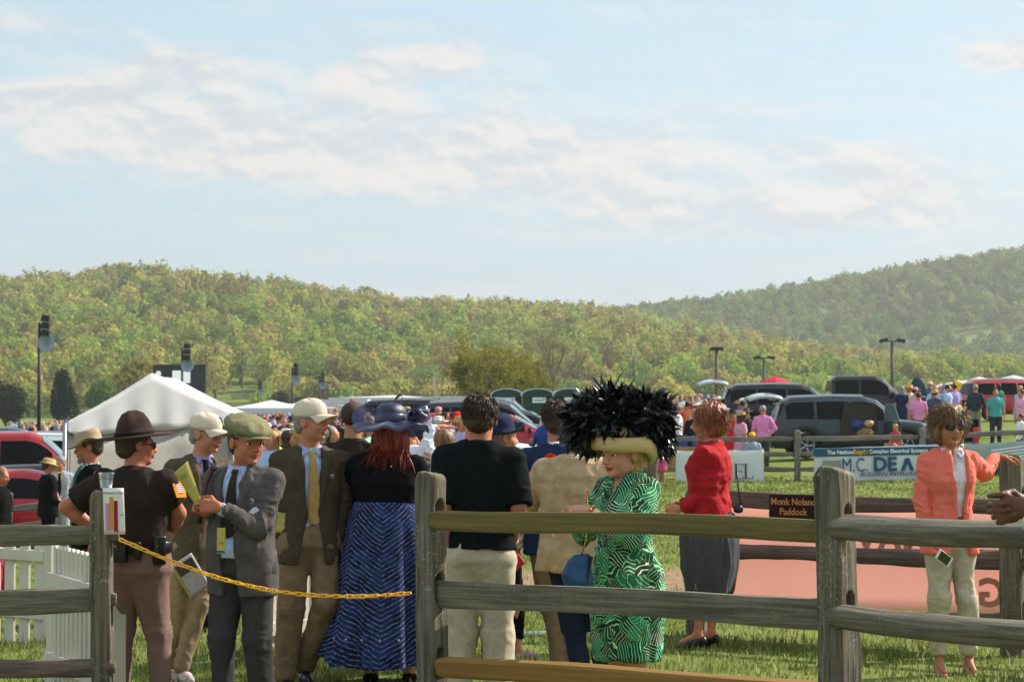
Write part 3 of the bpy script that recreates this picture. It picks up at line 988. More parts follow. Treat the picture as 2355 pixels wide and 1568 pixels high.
# far fence with the sponsors' banners
def far_fence(pts, label, hp=1.22, rails=(.28, .64, 1.0), seed=60):
	root = empty('split_rail_fence', pts[0], 0, label, 'fence')
	for i, p in enumerate(pts):
		post_obj(root, p, hp, .15, (1, 0, 0), rails, M_FAR, seed + i, vox=.03)
	for i in range(len(pts) - 1):
		for j, z in enumerate(rails):
			place_rail(root, pts[i] + Vector((0, 0, z)), pts[i + 1] + Vector((0, 0, z)), .07, .12, M_FAR, seed + 7 * i + j, n=12, pw=5)
	return root
far_fence([GX(x, 55) for x in (1240, 1520, 1833, 2120, 2420, 2700)], 'long grey rail fence across the field carrying the advertising banners')
far_fence([GX(x, 38.5) for x in (-220, 20, 232)], 'weathered rail fence at far left in front of the red truck', hp=1.15, rails=(.2, .52, .84), seed=90)
# ------------------------------------------------------------------ chain
M_CHAIN = mat('yellow_plastic', '#f2b01e', rough=.35, var=.05, spec=.5)
a = W(276, 1240, 12.15); b = W(957, 1363, 11.42)
ch = empty('plastic_chain', a, 0, 'yellow plastic chain sagging across the gap between the two fence posts', 'chain')
cpts = []
ctrl = [(276, 1240), (380, 1285), (500, 1329), (620, 1358), (720, 1369), (830, 1372), (957, 1363)]
for i in range(241):
	px = 276 + (957 - 276) * i / 240
	py = np.interp(px, [c[0] for c in ctrl], [c[1] for c in ctrl])
	cpts.append((px, py))
# smooth the polyline
ar = np.array(cpts)
for _ in range(200):
	ar[1:-1, 1] = .25 * ar[:-2, 1] + .5 * ar[1:-1, 1] + .25 * ar[2:, 1]
cp = [W(x, y, 12.15 + (11.42 - 12.15) * (x - 276) / (957 - 276)) for x, y in ar]
def chain_link():
	mb = MB()
	pts = []
	hl, hw = .0165, .0085
	for k in range(16):
		t = 2 * math.pi * k / 16
		pts.append(Vector(((hl if math.cos(t) > 0 else -hl) + hw * math.cos(t), hw * math.sin(t), 0)))
	n = len(pts)
	V, F = [], []
	for i, p in enumerate(pts):
		t = (pts[(i + 1) % n] - pts[i - 1]).normalized()
		nn = Vector((t.y, -t.x, 0))
		for k in range(6):
			th = 2 * math.pi * k / 6
			V.append(p + nn * (math.cos(th) * .0042) + Vector((0, 0, math.sin(th) * .0042)))
	for i in range(n):
		for k in range(6):
			F.append((i * 6 + k, i * 6 + (k + 1) % 6, ((i + 1) % n) * 6 + (k + 1) % 6, ((i + 1) % n) * 6 + k))
	mb.add(V, F)
	me = bpy.data.meshes.new('link')
	me.from_pydata(mb.v, [], mb.f)
	me.update()
	return me
lm = chain_link()
acc = 0.0
step = .0365
seg = [(cp[i + 1] - cp[i]).length for i in range(len(cp) - 1)]
tot = sum(seg)
nl_ = int(tot / step)
cum = np.concatenate([[0], np.cumsum(seg)])
for i in range(nl_):
	s_ = (i + .5) * step
	j = int(np.searchsorted(cum, s_) - 1)
	f_ = (s_ - cum[j]) / seg[j]
	p = cp[j].lerp(cp[j + 1], f_)
	d = (cp[j + 1] - cp[j]).normalized()
	o = link('link', lm, M_CHAIN if i == 0 else None, ch)
	R = d.to_track_quat('X', 'Z').to_matrix() @ Matrix.Rotation((.45 if i % 2 else 1.85) + .25 * math.sin(i * 2.3), 3, 'X')
	M = R.to_4x4(); M.translation = p - ch.location
	o.matrix_local = M
# ------------------------------------------------------------------ notice and cup on the left post
M_PAPER = mat('notice_paper', '#e8e4e2', var=.03, trans=.25, rough=.6)
def flat_mat(name, col, **k):
	k.setdefault('var', .04); k.setdefault('rough', .6)
	return mat(name, col, **k)
nt = empty('notice', W(262, 1175, 12.18), math.radians(6), 'white paper notice with pink, yellow and red ribbons printed on it, on the post', 'notice')
mb = MB()
s2 = 12.18 / FPX
G = []
for i in range(9):
	row = []
	for j in range(7):
		x = (-24 + 48 * j / 6) * s2; z = (-53 + 106 * i / 8) * s2
		row.append(Vector((x - z * .04, -.004 * math.sin(j / 6 * 3.1) * (1 + z * 8), z)))
	G.append(row)
mb.grid(G, (0, .0008, 0))
mb.build('sheet', M_PAPER, nt, True)
def rib(x, z0, z1, w, col, nm, mname):
	m_ = MB()
	x, z0, z1, w = x * s2, z0 * s2, z1 * s2, w * s2
	m_.prism([(x - w / 2, z1), (x + w / 2, z1), (x + w / 2 - z0 * .03, z0), (x - z0 * .03, z0 + w * .6), (x - w / 2 - z0 * .03, z0)], (0, -.0075, 0), (1, 0, 0), (0, 0, 1), (0, .0015, 0))
	m_.build(nm, flat_mat(mname, col, trans=.3), nt)
rib(-14, -48, 18, 10, '#d79cc4', 'pink_ribbon', 'print_pink')
rib(-6, -44, 33, 9, '#e3a91f', 'yellow_ribbon', 'print_yellow')
rib(4, -50, 24, 8.5, '#a5123a', 'red_ribbon', 'print_red')
MT = Matrix.Translation((.004, -.008, 42 * s2)) @ Matrix.Rotation(math.pi / 2, 4, 'X')
text_mesh('lettering', "Winner's Circle", 8.5 * s2, flat_mat('print_grey', '#44444c'), nt, MT, bold=.0002, extr=.0004)
mb = MB()
mb.box((18 * s2, -.008, -8 * s2), (9 * s2, .001, 2 * s2))
mb.build('printed_bar', flat_mat('print_teal', '#2f8f96'), nt)
cupm = bpy.data.materials.new('clear_plastic')
cupm.use_nodes = True
T = NT(cupm.node_tree)
tr = T.n('ShaderNodeBsdfTransparent', {'Color': (.86, .88, .9, 1)}).outputs[0]
gl = T.n('ShaderNodeBsdfGlossy', {'Color': (.9, .92, .95, 1), 'Roughness': .12}).outputs[0]
lw = T.n('ShaderNodeLayerWeight', {'Blend': .35}).outputs['Facing']
T.n('ShaderNodeOutputMaterial', {'Surface': T.n('ShaderNodeMixShader', {0: T.mapr(lw, 0, 1, .12, .85), 1: tr, 2: gl}).outputs[0]})
cup = empty('plastic_cup', Vector((PL.x + .015, PL.y, hz(1122, 12.3))), 0, 'clear plastic cup standing on top of the left fence post', 'cup')
mb = MB()
mb.shell([(.030, .030, .0), (.0425, .0425, .078), (.0445, .0445, .080), (.0445, .0445, .083), (.0425, .0425, .083), (.041, .041, .078), (.0285, .0285, .003)], 28, close_top=True)
mb.build('cup_wall', cupm, cup, True)
# ------------------------------------------------------------------ white picket gate leaves and picket fence
M_WHITE = mat('white_paint', '#c2bcb0', rough=.6, bump=.2, bscale=60, var=.07, vscale=3, streak=((4, 4, 1.2), .35, '#b9ab94'))
def picket_gate(pa, pb, z0, z1, label, n=12, rails=(.2, .78), wing=True, slope=0.0, end_post=True):
	a, b = Vector(pa), Vector(pb)
	d = b - a; L = d.length; ang = math.atan2(d.y, d.x)
	root = empty('picket_gate', a, ang, label, 'gate')
	H = z1 - z0
	for i in range(n):
		x = L * (i + .5) / n
		m_ = MB()
		w = L / n * .62
		hh = H * (1 - .0 * i)
		m_.prism([(-w / 2, 0), (w / 2, 0), (w / 2, hh - w * .3), (0, hh), (-w / 2, hh - w * .3)], (x, -.012, z0 - a.z + .03), (1, 0, 0), (0, 0, 1), (0, .022, 0))
		m_.build('picket', M_WHITE, root, bevel=.002)
	for t in rails:
		m_ = MB(); m_.box((L / 2, -.030, z0 - a.z + H * t), (L, .032, .09)); m_.build('cross_rail', M_WHITE, root, bevel=.003)
		m_ = MB(); m_.box((L / 2, .030, z0 - a.z + H * t), (L, .032, .09)); m_.build('cross_rail', M_WHITE, root, bevel=.003)
	if end_post:
		m_ = MB(); m_.box((L + .06, 0, z0 - a.z + H * .52), (.1, .1, H * 1.06)); m_.box((L + .06, 0, z0 - a.z + H * 1.06), (.115, .115, .02)); m_.build('gate_post', M_WHITE, root, bevel=.004)
	if wing:
		m_ = MB()
		m_.prism([(-.42, 0), (0, 0), (0, H * .80), (-.05, H * .80), (-.17, H * .72), (-.17, H * .28), (-.42, H * .03)], (0, -.01, z0 - a.z + .01), (1, 0, 0), (0, 0, 1), (0, .025, 0))
		m_.build('brace_board', M_WHITE, root, bevel=.002)
	return root
g0 = GX(128, 14.2); g1 = GX(262, 12.85)
picket_gate(g0, g1, g0.z + .02, hz(1262, 14.2), 'white picket gate standing open behind the left fence post', n=13)
g0 = GX(606, 15.6); g1 = GX(742, 16.1)
picket_gate(g0, g1, g0.z + .02, hz(1240, 15.6), 'white gate leaf seen between the legs of the men in jackets', n=9, wing=False)
g0 = GX(-120, 20.5); g1 = GX(112, 19.5)
picket_gate(g0, g1, g0.z, g0.z + .98, 'white picket fence panel on the grass at far left', n=7, rails=(.3, .8), wing=False)
# white post with metal latch beside the gate
lp = empty('white_post', GX(280, 12.9), 0, 'white square post with a metal latch to the right of the picket gate', 'post')
mb = MB(); mb.box((0, 0, .45), (.075, .075, 1.1)); mb.build('post_shaft', M_WHITE, lp, bevel=.004)
mb = MB(); mb.box((.0, -.045, .66), (.05, .02, .05)); mb.tube([(.03, -.05, .60), (.03, -.05, .02)], .006, 6); mb.build('latch', mat('dull_metal', '#9a978f', metal=.7, rough=.45), lp)
# ------------------------------------------------------------------ people
def rotz(a): return Matrix.Rotation(a, 3, 'Z')
def ik(a, b, l1, l2, pole):
	a, b, pole = Vector(a), Vector(b), Vector(pole)
	d = b - a
	L = min(d.length, (l1 + l2) * .999)
	b = a + d.normalized() * L
	x = (l1 * l1 - l2 * l2 + L * L) / (2 * L)
	h = math.sqrt(max(l1 * l1 - x * x, 0))
	dn = d.normalized()
	pp = pole - dn * pole.dot(dn)
	return a + dn * x + pp.normalized() * h, b
SKIN = {}
def skin_mat(name, col, lip, var=.10):
	if name in SKIN: return SKIN[name]
	a = mat(name, col, rough=.55, spec=.4, var=var, vscale=28, bump=.12, bscale=300, sss=.12)
	b = mat(name + '_lip', lip, rough=.4, var=.05)
	SKIN[name] = (a, b)
	return SKIN[name]
def hand_sdf(s, wr, d, n, t, curl=(.35, .5, .4), sc=1.0, thumb=.6, spread=.06, fr=1.0):
	"""hand from wrist wr; d finger direction, n palm side, t thumb side"""
	wr, d = Vector(wr), Vector(d).normalized()
	n = Vector(n); n = (n - d * n.dot(d)).normalized()
	t0 = Vector(t)
	t = d.cross(n)
	if t.dot(t0) < 0: t = -t
	pl = .086 * sc
	for i in range(4):
		o = (.030 - .0195 * i) * sc
		kn = wr + d * pl * (1 - .05 * abs(i - 1)) + t * o
		s.cap(wr + t * o * .55, kn, .0155 * sc, .0125 * sc, k=.014)
		ln = (.070, .078, .072, .056)[i] * sc
		q, dd = kn, (d + t * spread * (1.5 - i)).normalized()
		r = .0088 * sc * fr
		for j, (fl, c) in enumerate(zip((.46, .30, .24), curl)):
			c = c * (1 + .12 * (i - 1))
			dd = (dd * math.cos(c) + n * math.sin(c)).normalized() if j == 0 else (dd * math.cos(c) + (n * dd.dot(d) - d * dd.dot(n)).normalized() * math.sin(c)).normalized()
			q2 = q + dd * ln * fl
			s.cap(q, q2, r, r * .92, k=.004)
			r *= .93
			q = q2
	b = wr + d * .022 * sc + t * .024 * sc
	k1 = b + (d * .6 + t * .75 + n * .25).normalized() * .038 * sc
	d2 = (d * (.95) + t * .25 * (1 - thumb) + n * thumb).normalized()
	k2 = k1 + d2 * .030 * sc
	k3 = k2 + (d2 * .85 + d * .2 + n * .15).normalized() * .026 * sc
	s.cap(b, k1, .0155 * sc, .0125 * sc, k=.012)
	s.cap(k1, k2, .0112 * sc, .0100 * sc, k=.005)
	s.cap(k2, k3, .0100 * sc, .0085 * sc, k=.004)
class Person:
	def __init__(s, px, d, H, yaw, label, head_yaw=None, sex='m', wide=1.0, lean=(0, 0), z=None, name='person', skin='skin_fair',
				 hp=0.0, hr=0.0, group=None, head_off=(0, 0, 0), hs=1.0):
		p = GX(px, d)
		if z is not None: p.z = z
		s.root = empty(name, p, math.radians(yaw), label, 'person', group)
		s.R = rotz(math.radians(yaw)); s.Ri = s.R.transposed()
		s.H, s.u, s.wide, s.sex, s.lean, s.d = H, H / 1.75, wide, sex, lean, d
		u = s.u
		sw = (.185 if sex == 'm' else .162) * u * (1 + (wide - 1) * .5)
		ls = Vector((lean[0], lean[1], 0))
		s.sh = {'l': Vector((sw, .01 * u, .797 * H)) + ls, 'r': Vector((-sw, .01 * u, .797 * H)) + ls}
		s.hip = {'l': Vector((.088 * u * (.6 + .4 * wide), 0, .515 * H)), 'r': Vector((-.088 * u * (.6 + .4 * wide), 0, .515 * H))}
		s.foot = {'l': Vector((.11 * u, 0, .05 * u)), 'r': Vector((-.11 * u, 0, .05 * u))}
		s.knee = {}
		s.wr, s.el = {}, {}
		hy = math.radians((head_yaw if head_yaw is not None else yaw) - yaw)
		s.HR = rotz(hy) @ Matrix.Rotation(math.radians(hr), 3, 'Y') @ Matrix.Rotation(math.radians(hp), 3, 'X')
		s.hs = 1.05 * u ** .5 * hs
		s.hc = Vector((0, -.016 * u, H - .112 * s.hs)) + ls * 1.15 + Vector(head_off)
		s.HM = Matrix.Translation(s.hc) @ (s.HR * s.hs).to_4x4()
		s.skin_m = skin
	def off(s, z):
		t = min(max((z - .52 * s.H) / (.29 * s.H), 0), 1.15)
		return s.lean[0] * t, s.lean[1] * t
	def L(s, p):
		return s.Ri @ (Vector(p) - s.root.location)
	def LP(s, px, py, dd=0.0):
		return s.L(W(px, py, s.d + dd))
	def V(s, v):
		"""world direction -> local"""
		return s.Ri @ Vector(v)
	def arm(s, side, wrist, pole, l1=None, l2=None, k=0):
		if k:
			l1 = l2 = (Vector(wrist) - s.sh[side]).length * .5 * k
		l1 = l1 or .170 * s.H; l2 = l2 or .150 * s.H
		s.el[side], s.wr[side] = ik(s.sh[side], wrist, l1, l2, pole)
	def hang(s, side, out=.05, fwd=-.03, bend=.06):
		sg = 1 if side == 'l' else -1
		w = s.sh[side] + Vector((sg * out * s.u, fwd * s.u, -.312 * s.H))
		s.arm(side, w, (sg * .5, 1, 0))
	def leg(s, side, foot, pole=(0, -1, 0)):
		f = Vector(foot)
		s.foot[side] = f
		an = f + Vector((0, 0, .045 * s.u))
		l = (s.hip[side] - an).length * .502
		s.knee[side], a = ik(s.hip[side], an, l, l, pole)
	def stations(s, grow=0.0, hem=.44, top=.845, belly=0.0, bust=0.0):
		H, u, w = s.H, s.u, s.wide
		g = grow
		if s.sex == 'm':
			T = [(.40, .178, .118), (.46, .176, .122), (.52, .172, .122), (.58, .160, .116), (.64, .160, .112), (.70, .170, .118), (.75, .176, .120),
				 (.79, .170, .108), (.815, .140, .088), (.835, .090, .070), (.86, .060, .060)]
		else:
			T = [(.40, .180, .122), (.46, .184, .130), (.52, .178, .126), (.58, .150, .108), (.63, .132, .098), (.68, .142, .105), (.73, .156, .122),
				 (.78, .150, .104), (.81, .125, .080), (.832, .080, .062), (.86, .052, .052)]
		out = []
		zs = [t[0] for t in T]
		fr = sorted(set([hem] + [z for z in zs if hem < z < top] + [top]))
		for z in fr:
			rx = np.interp(z, zs, [t[1] for t in T]) * u
			ry = np.interp(z, zs, [t[2] for t in T]) * u
			wf = 1 + (w - 1) * np.interp(z, [.80, .835], [1, .3])
			cy = -belly * math.exp(-((z - .60) / .07) ** 2) * .5 - bust * math.exp(-((z - .735) / .035) ** 2) * .5
			ry += belly * math.exp(-((z - .60) / .07) ** 2) * .5 + bust * math.exp(-((z - .735) / .035) ** 2) * .5
			o = s.off(z * H)
			out.append((z * H, o[0], o[1] + cy, (rx * wf + g), (ry * (1 + (w - 1) * .8) + g)))
		return out
	# ---- skin -------------------------------------------------------
	def head_sdf(s, S_, ears=True, mouth=True, chin=1.0, beard=False, jowl=0.0):
		M, R, k = s.HM, s.HR, s.hs
		def P(x, y, z): return M @ Vector((x, y, z))
		def E(c, r, kk, sub=False): S_.ell(P(*c), [q * k for q in r], k=kk, R=R, sub=sub)
		E((0, .018, .030), (.076, .096, .082), .01)
		E((0, -.024, -.028), (.058, .064, .076), .03)
		E((0, -.010, -.062), (.050 + jowl, .056, .040 + jowl * .6), .03)
		E((0, -.068, -.092), (.020 * chin, .020, .017), .022)
		E((0, -.074, .022), (.046, .016, .012), .022)
		for q in (1, -1):
			E((q * .034, -.058, -.030), (.024, .024, .024), .022)
			E((q * .031, -.096, .001), (.017, .018, .011), .012, True)
			E((q * .031, -.080, .009), (.018, .012, .005), .006)
			E((q * .031, -.079, -.011), (.016, .010, .004), .007)
			if ears:
				E((q * .079, .012, -.006), (.010, .021, .033), .008)
				E((q * .089, .004, -.004), (.007, .010, .018), .005, True)
			E((q * .0135, -.099, -.033), (.010, .012, .009), .008)
		S_.cap(P(0, -.086, .010), P(0, -.110, -.027), .0085 * k, .0125 * k, k=.012)
		E((0, -.086, -.050), (.022, .012, .010), .012)
		E((0, -.093, -.0575), (.021, .0085, .0055), .006)
		E((0, -.091, -.0685), (.018, .0090, .0065), .006)
		E((0, -.100, -.0630), (.024, .008, .0016), .003, True)
		E((0, -.088, -.081), (.018, .008, .005), .008, True)
	def body(s, name='body', vox=.0065, legs=None, hands=None, arms=True, arm_r=1.0, chest=True, **hk):
		"""one continuous skin surface: head, neck, chest, arms, hands and (if bare) legs"""
		u = s.u
		pts = [s.hc + Vector((q * .14, q * .14, q * .14)) for q in (1, -1)] + [s.sh['l'], s.sh['r'], Vector((0, -.15, .6 * s.H)), Vector((0, .15, .6 * s.H))]
		for k in s.wr: pts += [s.el[k], s.wr[k] + Vector((.2, .2, .2)), s.wr[k] - Vector((.2, .2, .2))]
		if legs:
			for k in ('l', 'r'):
				if k not in s.knee: s.leg(k, s.foot[k])
			for k in ('l', 'r'): pts += [s.knee[k], s.foot[k] + Vector((.12, .16, 0)), s.foot[k] + Vector((-.12, -.24, -.05))]
		A = np.array([tuple(p) for p in pts])
		lo, hi = A.min(0) - .06, A.max(0) + .06
		S_ = Sdf(lo, hi, vox)
		if chest:
			S_.loft(s.stations(-.028, hem=.60 if not legs else .5), k=.01)
			for k in ('l', 'r'): S_.cap(Vector((*s.off(.84 * s.H), .815 * s.H)), s.sh[k] * .9 + s.sh['l' if k == 'r' else 'r'] * .1 - Vector((0, 0, .01)), .045 * u, .035 * u, k=.03)
		nb = Vector((s.off(.83 * s.H)[0], s.off(.83 * s.H)[1] + .015, .825 * s.H))
		nr = (.060 if s.sex == 'm' else .050) * u
		S_.cap(nb, s.HM @ Vector((0, .012, -.05)), nr * 1.05, nr * .95, k=.035)
		s.head_sdf(S_, **hk)
		if arms:
			for k in s.wr:
				q = arm_r * (1 if s.sex == 'm' else .86)
				S_.cap(s.sh[k], s.el[k], .048 * u * q, .038 * u * q, k=.03)
				m = s.el[k].lerp(s.wr[k], .3)
				S_.cap(s.el[k], m, .038 * u * q, .040 * u * q, k=.02)
				S_.cap(m, s.wr[k], .039 * u * q, .025 * u * q, k=.02)
				if hands and k in hands:
					hh = hands[k]
					hand_sdf(S_, s.wr[k], hh['d'], hh['n'], hh['t'], hh.get('curl', (.35, .5, .4)), hh.get('sc', 1.0) * u * (1 if s.sex == 'm' else .9), hh.get('thumb', .5), hh.get('spread', .06))
		if legs:
			for k in ('l', 'r'):
				an = s.foot[k] + Vector((0, 0, .045 * u))
				u = s.u * float(legs)
				S_.cap(s.hip[k], s.knee[k], .080 * u, .054 * u, k=.03)
				cf = s.knee[k].lerp(an, .3) + Vector((0, .018 * u, 0))
				S_.cap(s.knee[k], cf, .052 * u, .054 * u, k=.02)
				S_.cap(cf, an, .054 * u, .033 * u, k=.02)
				S_.cap(an, s.foot[k] + Vector((0, .03 * u, -.01)), .034 * u, .028 * u, k=.02)
				S_.cap(an + Vector((0, -.03 * u, -.03 * u)), s.foot[k] + Vector((0, -.15 * u, -.028 * u)), .032 * u, .022 * u, k=.02)
				S_.cut((0, 0, s.foot[k].z - .048 * u), (0, 0, -1), lo=tuple(np.array(s.foot[k]) - .3), hi=tuple(np.array(s.foot[k]) + np.array([.3, .3, .02])))
		base, lip = SKIN[s.skin_m]
		o = sdf_obj(S_, name, [base, lip], s.root, it=1)
		me = o.data
		n = len(me.polygons)
		c = np.zeros(n * 3, np.float32)
		me.polygons.foreach_get('center', c)
		c = c.reshape(-1, 3)
		Mi = np.array(s.HM.inverted())
		h = c @ Mi[:3, :3].T + Mi[:3, 3]
		m = ((h[:, 0] / .021) ** 2 + ((h[:, 2] + .063) / .0095) ** 2 < 1) & (h[:, 1] < -.078)
		mi = np.zeros(n, np.int32); mi[m] = 1
		me.polygons.foreach_set('material_index', mi)
		return o
	def eyes(s, col='#3a2a1c', brow='#3a2a1c', open_=True):
		for q in (1, -1):
			if open_:
				mb = MB()
				c = s.HM @ Vector((q * .031, -.0755, .0005))
				r = .0112 * s.hs
				ax = (s.HR @ Vector((q * .08, -1, -.05))).normalized()
				n1, n2 = 8, 14
				t1 = ax.orthogonal().normalized(); t2 = ax.cross(t1)
				V = [c + ax * r]
				for i in range(1, n1):
					a = math.pi * .5 * i / (n1 - 1)
					for j in range(n2):
						b = 2 * math.pi * j / n2
						V.append(c + ax * r * math.cos(a) + (t1 * math.cos(b) + t2 * math.sin(b)) * r * math.sin(a))
				F = [(0, 1 + j, 1 + (j + 1) % n2) for j in range(n2)]
				for i in range(n1 - 2):
					for j in range(n2):
						F.append((1 + i * n2 + j, 1 + i * n2 + (j + 1) % n2, 1 + (i + 1) * n2 + (j + 1) % n2, 1 + (i + 1) * n2 + j))
				mb.add(V, F)
				mb.mi = [1 if k < n2 * 3 else 0 for k in range(len(F))]
				mb.build('eye', [mat('eye_white', '#cfc6be', rough=.2, var=0), mat('eye_iris', '#1d1510', rough=.15, var=0)], s.root, True)
			mb = MB()
			P = [s.HM @ Vector((q * x, y, z)) for x, y, z in ((.014, -.0885, .0185), (.026, -.0875, .0245), (.040, -.078, .0235), (.049, -.066, .016))]
			mb.tube(P, [.0026, .0034, .003, .0014], 6)
			mb.build('eyebrow', mat('brow_' + brow.strip('#'), brow, rough=.9), s.root, True)
	# ---- garments ---------------------------------------------------
	def garment(s, name, m, hem=.44, grow=.012, sleeve='long', sl_r=1.0, sl_end=1.0, vneck=None, neck_r=.062, top=.845, vox=.008,
				folds=((.0045, (9, 9, 7), 1), (.003, (22, 22, 16), 2)), lapel=None, belly=0.0, bust=0.0, extra=None, pw=2.3, skirt=None,
				collar=0.0, flare=0.0, it=1, pads=.0):
		u, H = s.u, s.H
		pts = [Vector((0, .24, hem * H)), Vector((0, -.24 - belly, hem * H)), Vector((.3, 0, hem * H)), Vector((-.3, 0, hem * H)), Vector((0, 0, .9 * H))]
		pts += [s.sh[k] + Vector((q * .09, 0, .07)) for k, q in (('l', 1), ('r', -1))]
		for k in s.wr:
			pts += [s.el[k]]
			if sleeve == 'long': pts += [s.wr[k]]
		if skirt:
			for z, cx, cy, rx, ry in skirt: pts += [Vector((cx + rx, cy + ry, z)), Vector((cx - rx, cy - ry, z))]
		A = np.array([tuple(p) for p in pts])
		S_ = Sdf(A.min(0) - .07, A.max(0) + .07, vox)
		st = s.stations(grow, hem, top, belly, bust)
		if flare:
			st = [(z, cx, cy, rx + flare * max(0, (.60 * H - z) / (.16 * H)), ry + flare * .6 * max(0, (.60 * H - z) / (.16 * H))) for z, cx, cy, rx, ry in st]
		if skirt: st = list(skirt) + [q for q in st if q[0] > skirt[-1][0] + .005]
		S_.loft(st, k=.01, pw=pw)
		for k in ('l', 'r'):
			S_.cap(Vector((s.off(.84 * H)[0], s.off(.84 * H)[1] + .012, .822 * H)), s.sh[k] * .92 + s.sh['l' if k == 'r' else 'r'] * .08 + Vector((0, 0, pads)), .054 * u + grow, .047 * u + grow, k=.03)
		rings = []
		if sleeve != 'none':
			for k in s.wr:
				a, e, w = s.sh[k], s.el[k], s.wr[k]
				q = sl_r * (1 if s.sex == 'm' else .88)
				g = grow * .6
				if sleeve == 'long':
					S_.cap(a, a.lerp(e, .35), (.054 * q) * u + g, .051 * u * q + g, k=.03)
					S_.cap(a.lerp(e, .2), e, (.053 * q) * u + g, .046 * u * q + g, k=.007)
					dd = (w - a).normalized()
					rings += [(e, dd, .12, .0065), (a.lerp(e, .45), (e - a).normalized(), .10, .0045), (e.lerp(w, .8), (w - e).normalized(), .07, .0045)]
					S_.cap(e, e.lerp(w, sl_end), .046 * u * q + g, .035 * u * q + g, k=.012, flat=(0, 1))
				else:
					f = {'short': .72, 'half': .97, 'three': 1.0}[sleeve]
					S_.cap(a, a.lerp(e, .35), .058 * q * u + g, .056 * q * u + g, k=.03)
					S_.cap(a.lerp(e, .2), a.lerp(e, f), .058 * q * u + g, .055 * u * q + g, k=.007, flat=(0, 1))
					rings.append((a.lerp(e, .5), (e - a).normalized(), .10, .003))
					if sleeve == 'three':
						S_.cap(e, e.lerp(w, .42), .050 * u * q + g, .046 * u * q + g, k=.02, flat=(0, 1))
		ox, oy = s.off(.84 * H)
		if collar:
			S_.cap((ox, oy + .018, .80 * H), (ox, oy + .006, (.845 + collar) * H), neck_r * u + .016, neck_r * u + .010, k=.02, flat=(0, 1))
		nr = neck_r * u
		S_.cap((ox, oy + .012, (.835) * H), (ox, oy - .004, .93 * H), nr, nr * 1.15, k=.004, sub=True)
		if vneck:
			# (z_top, half width at top, z_bottom, half width at bottom, x offset, z_hem, half width at hem)
			zt, wt, zb, wb, xo, zh, wh = vneck
			zt, zb, zh = zt * H, zb * H, zh * H
			def vw(Z): return np.interp(Z.ravel(), [zh, zb, zt], [wh, wb, wt])[None, None, :].astype(np.float32)
			def fn(X, Y, Z): return np.maximum(np.maximum(np.abs(X - xo) - vw(Z), Y + .0 * X - oy * 1.0), np.maximum(Z - zt - .03, zh - .05 - Z))
			if lapel:
				lw = lapel
				zz = np.array([q[0] for q in st])
				cols = [np.array([q[i] for q in st]) for i in range(1, 5)]
				def fl(X, Y, Z):
					z1 = Z.ravel()
					g = [np.interp(z1, zz, c)[None, None, :] for c in cols]
					k0 = (np.abs((X - g[0]) / (g[2] + .013)) ** pw + np.abs((Y - g[1]) / (g[3] + .013)) ** pw) ** (1 / pw)
					d = (k0 - 1) * np.minimum(g[2], g[3])
					lwz = np.interp(z1, [zb, zt - .06, zt], [.004, lw, lw * .5])[None, None, :]
					band = np.abs(np.abs(X - xo) - vw(Z) - lwz / 2) - lwz / 2
					return np.maximum(np.maximum(d, band), np.maximum(Y - oy, np.maximum(zb - Z, Z - zt))).astype(np.float32)
				S_.op((-.3, -.4, zb), (.3, .1, zt), fl, k=.002)
			S_.op((xo - max(wt, wb, wh), -.5, zh - .05), (xo + max(wt, wb, wh), oy, zt + .03), fn, k=.003, sub=True)
		if extra: extra(S_)
		o = sdf_obj(S_, name, m, s.root, folds=list(folds) + rings, it=it)
		return o
	def trousers(s, m, name='trousers', fit=1.0, hem=.03, waist=.60, vox=.009, folds=((.007, (5, 5, 3.5), 4), (.004, (16, 16, 8), 6)), cuff=1.0, low=None):
		u, H, w = s.u, s.H, s.wide
		for k in ('l', 'r'):
			if k not in s.knee: s.leg(k, s.foot[k])
		pts = [s.foot['l'], s.foot['r'], s.knee['l'], s.knee['r'], Vector((.26 * w, .2, waist * H)), Vector((-.26 * w, -.2, waist * H))]
		A = np.array([tuple(p) for p in pts])
		S_ = Sdf(A.min(0) - .12, A.max(0) + .12, vox)
		st = [q for q in s.stations(.002, hem=.505, top=waist)]
		S_.loft(st, k=.01)
		S_.ell((0, 0, .505 * H), (.155 * u * w, .112 * u * w, .05 * H), k=.04)
		for k in ('l', 'r'):
			f = s.foot[k] + Vector((0, 0, .045 * u))
			S_.cap(s.hip[k] + Vector((0, .01, -.01)), s.knee[k], .092 * u * fit * (.5 + .5 * w), .068 * u * fit, k=.045)
			S_.cap(s.knee[k], f + Vector((0, 0, hem * .2)), .068 * u * fit, .056 * u * fit * cuff, k=.03)
			S_.cut((0, 0, s.foot[k].z + hem - .03), (0, 0, -1), lo=tuple(np.array(s.foot[k]) + np.array([-.14, -.2, -.3])), hi=tuple(np.array(s.foot[k]) + np.array([.14, .2, .1])))
		rings = []
		for k in ('l', 'r'):
			f = s.foot[k]
			ax = (s.hip[k] - f).normalized()
			rings += [(s.knee[k], ax, .12, .0045), (s.hip[k] - Vector((0, 0, .05)), Vector((.35 if k == 'l' else -.35, 0, 1)).normalized(), .07, .004), (f + Vector((0, 0, .12)), ax, .08, .005)]
		return sdf_obj(S_, name, m, s.root, folds=list(folds) + rings, it=1)
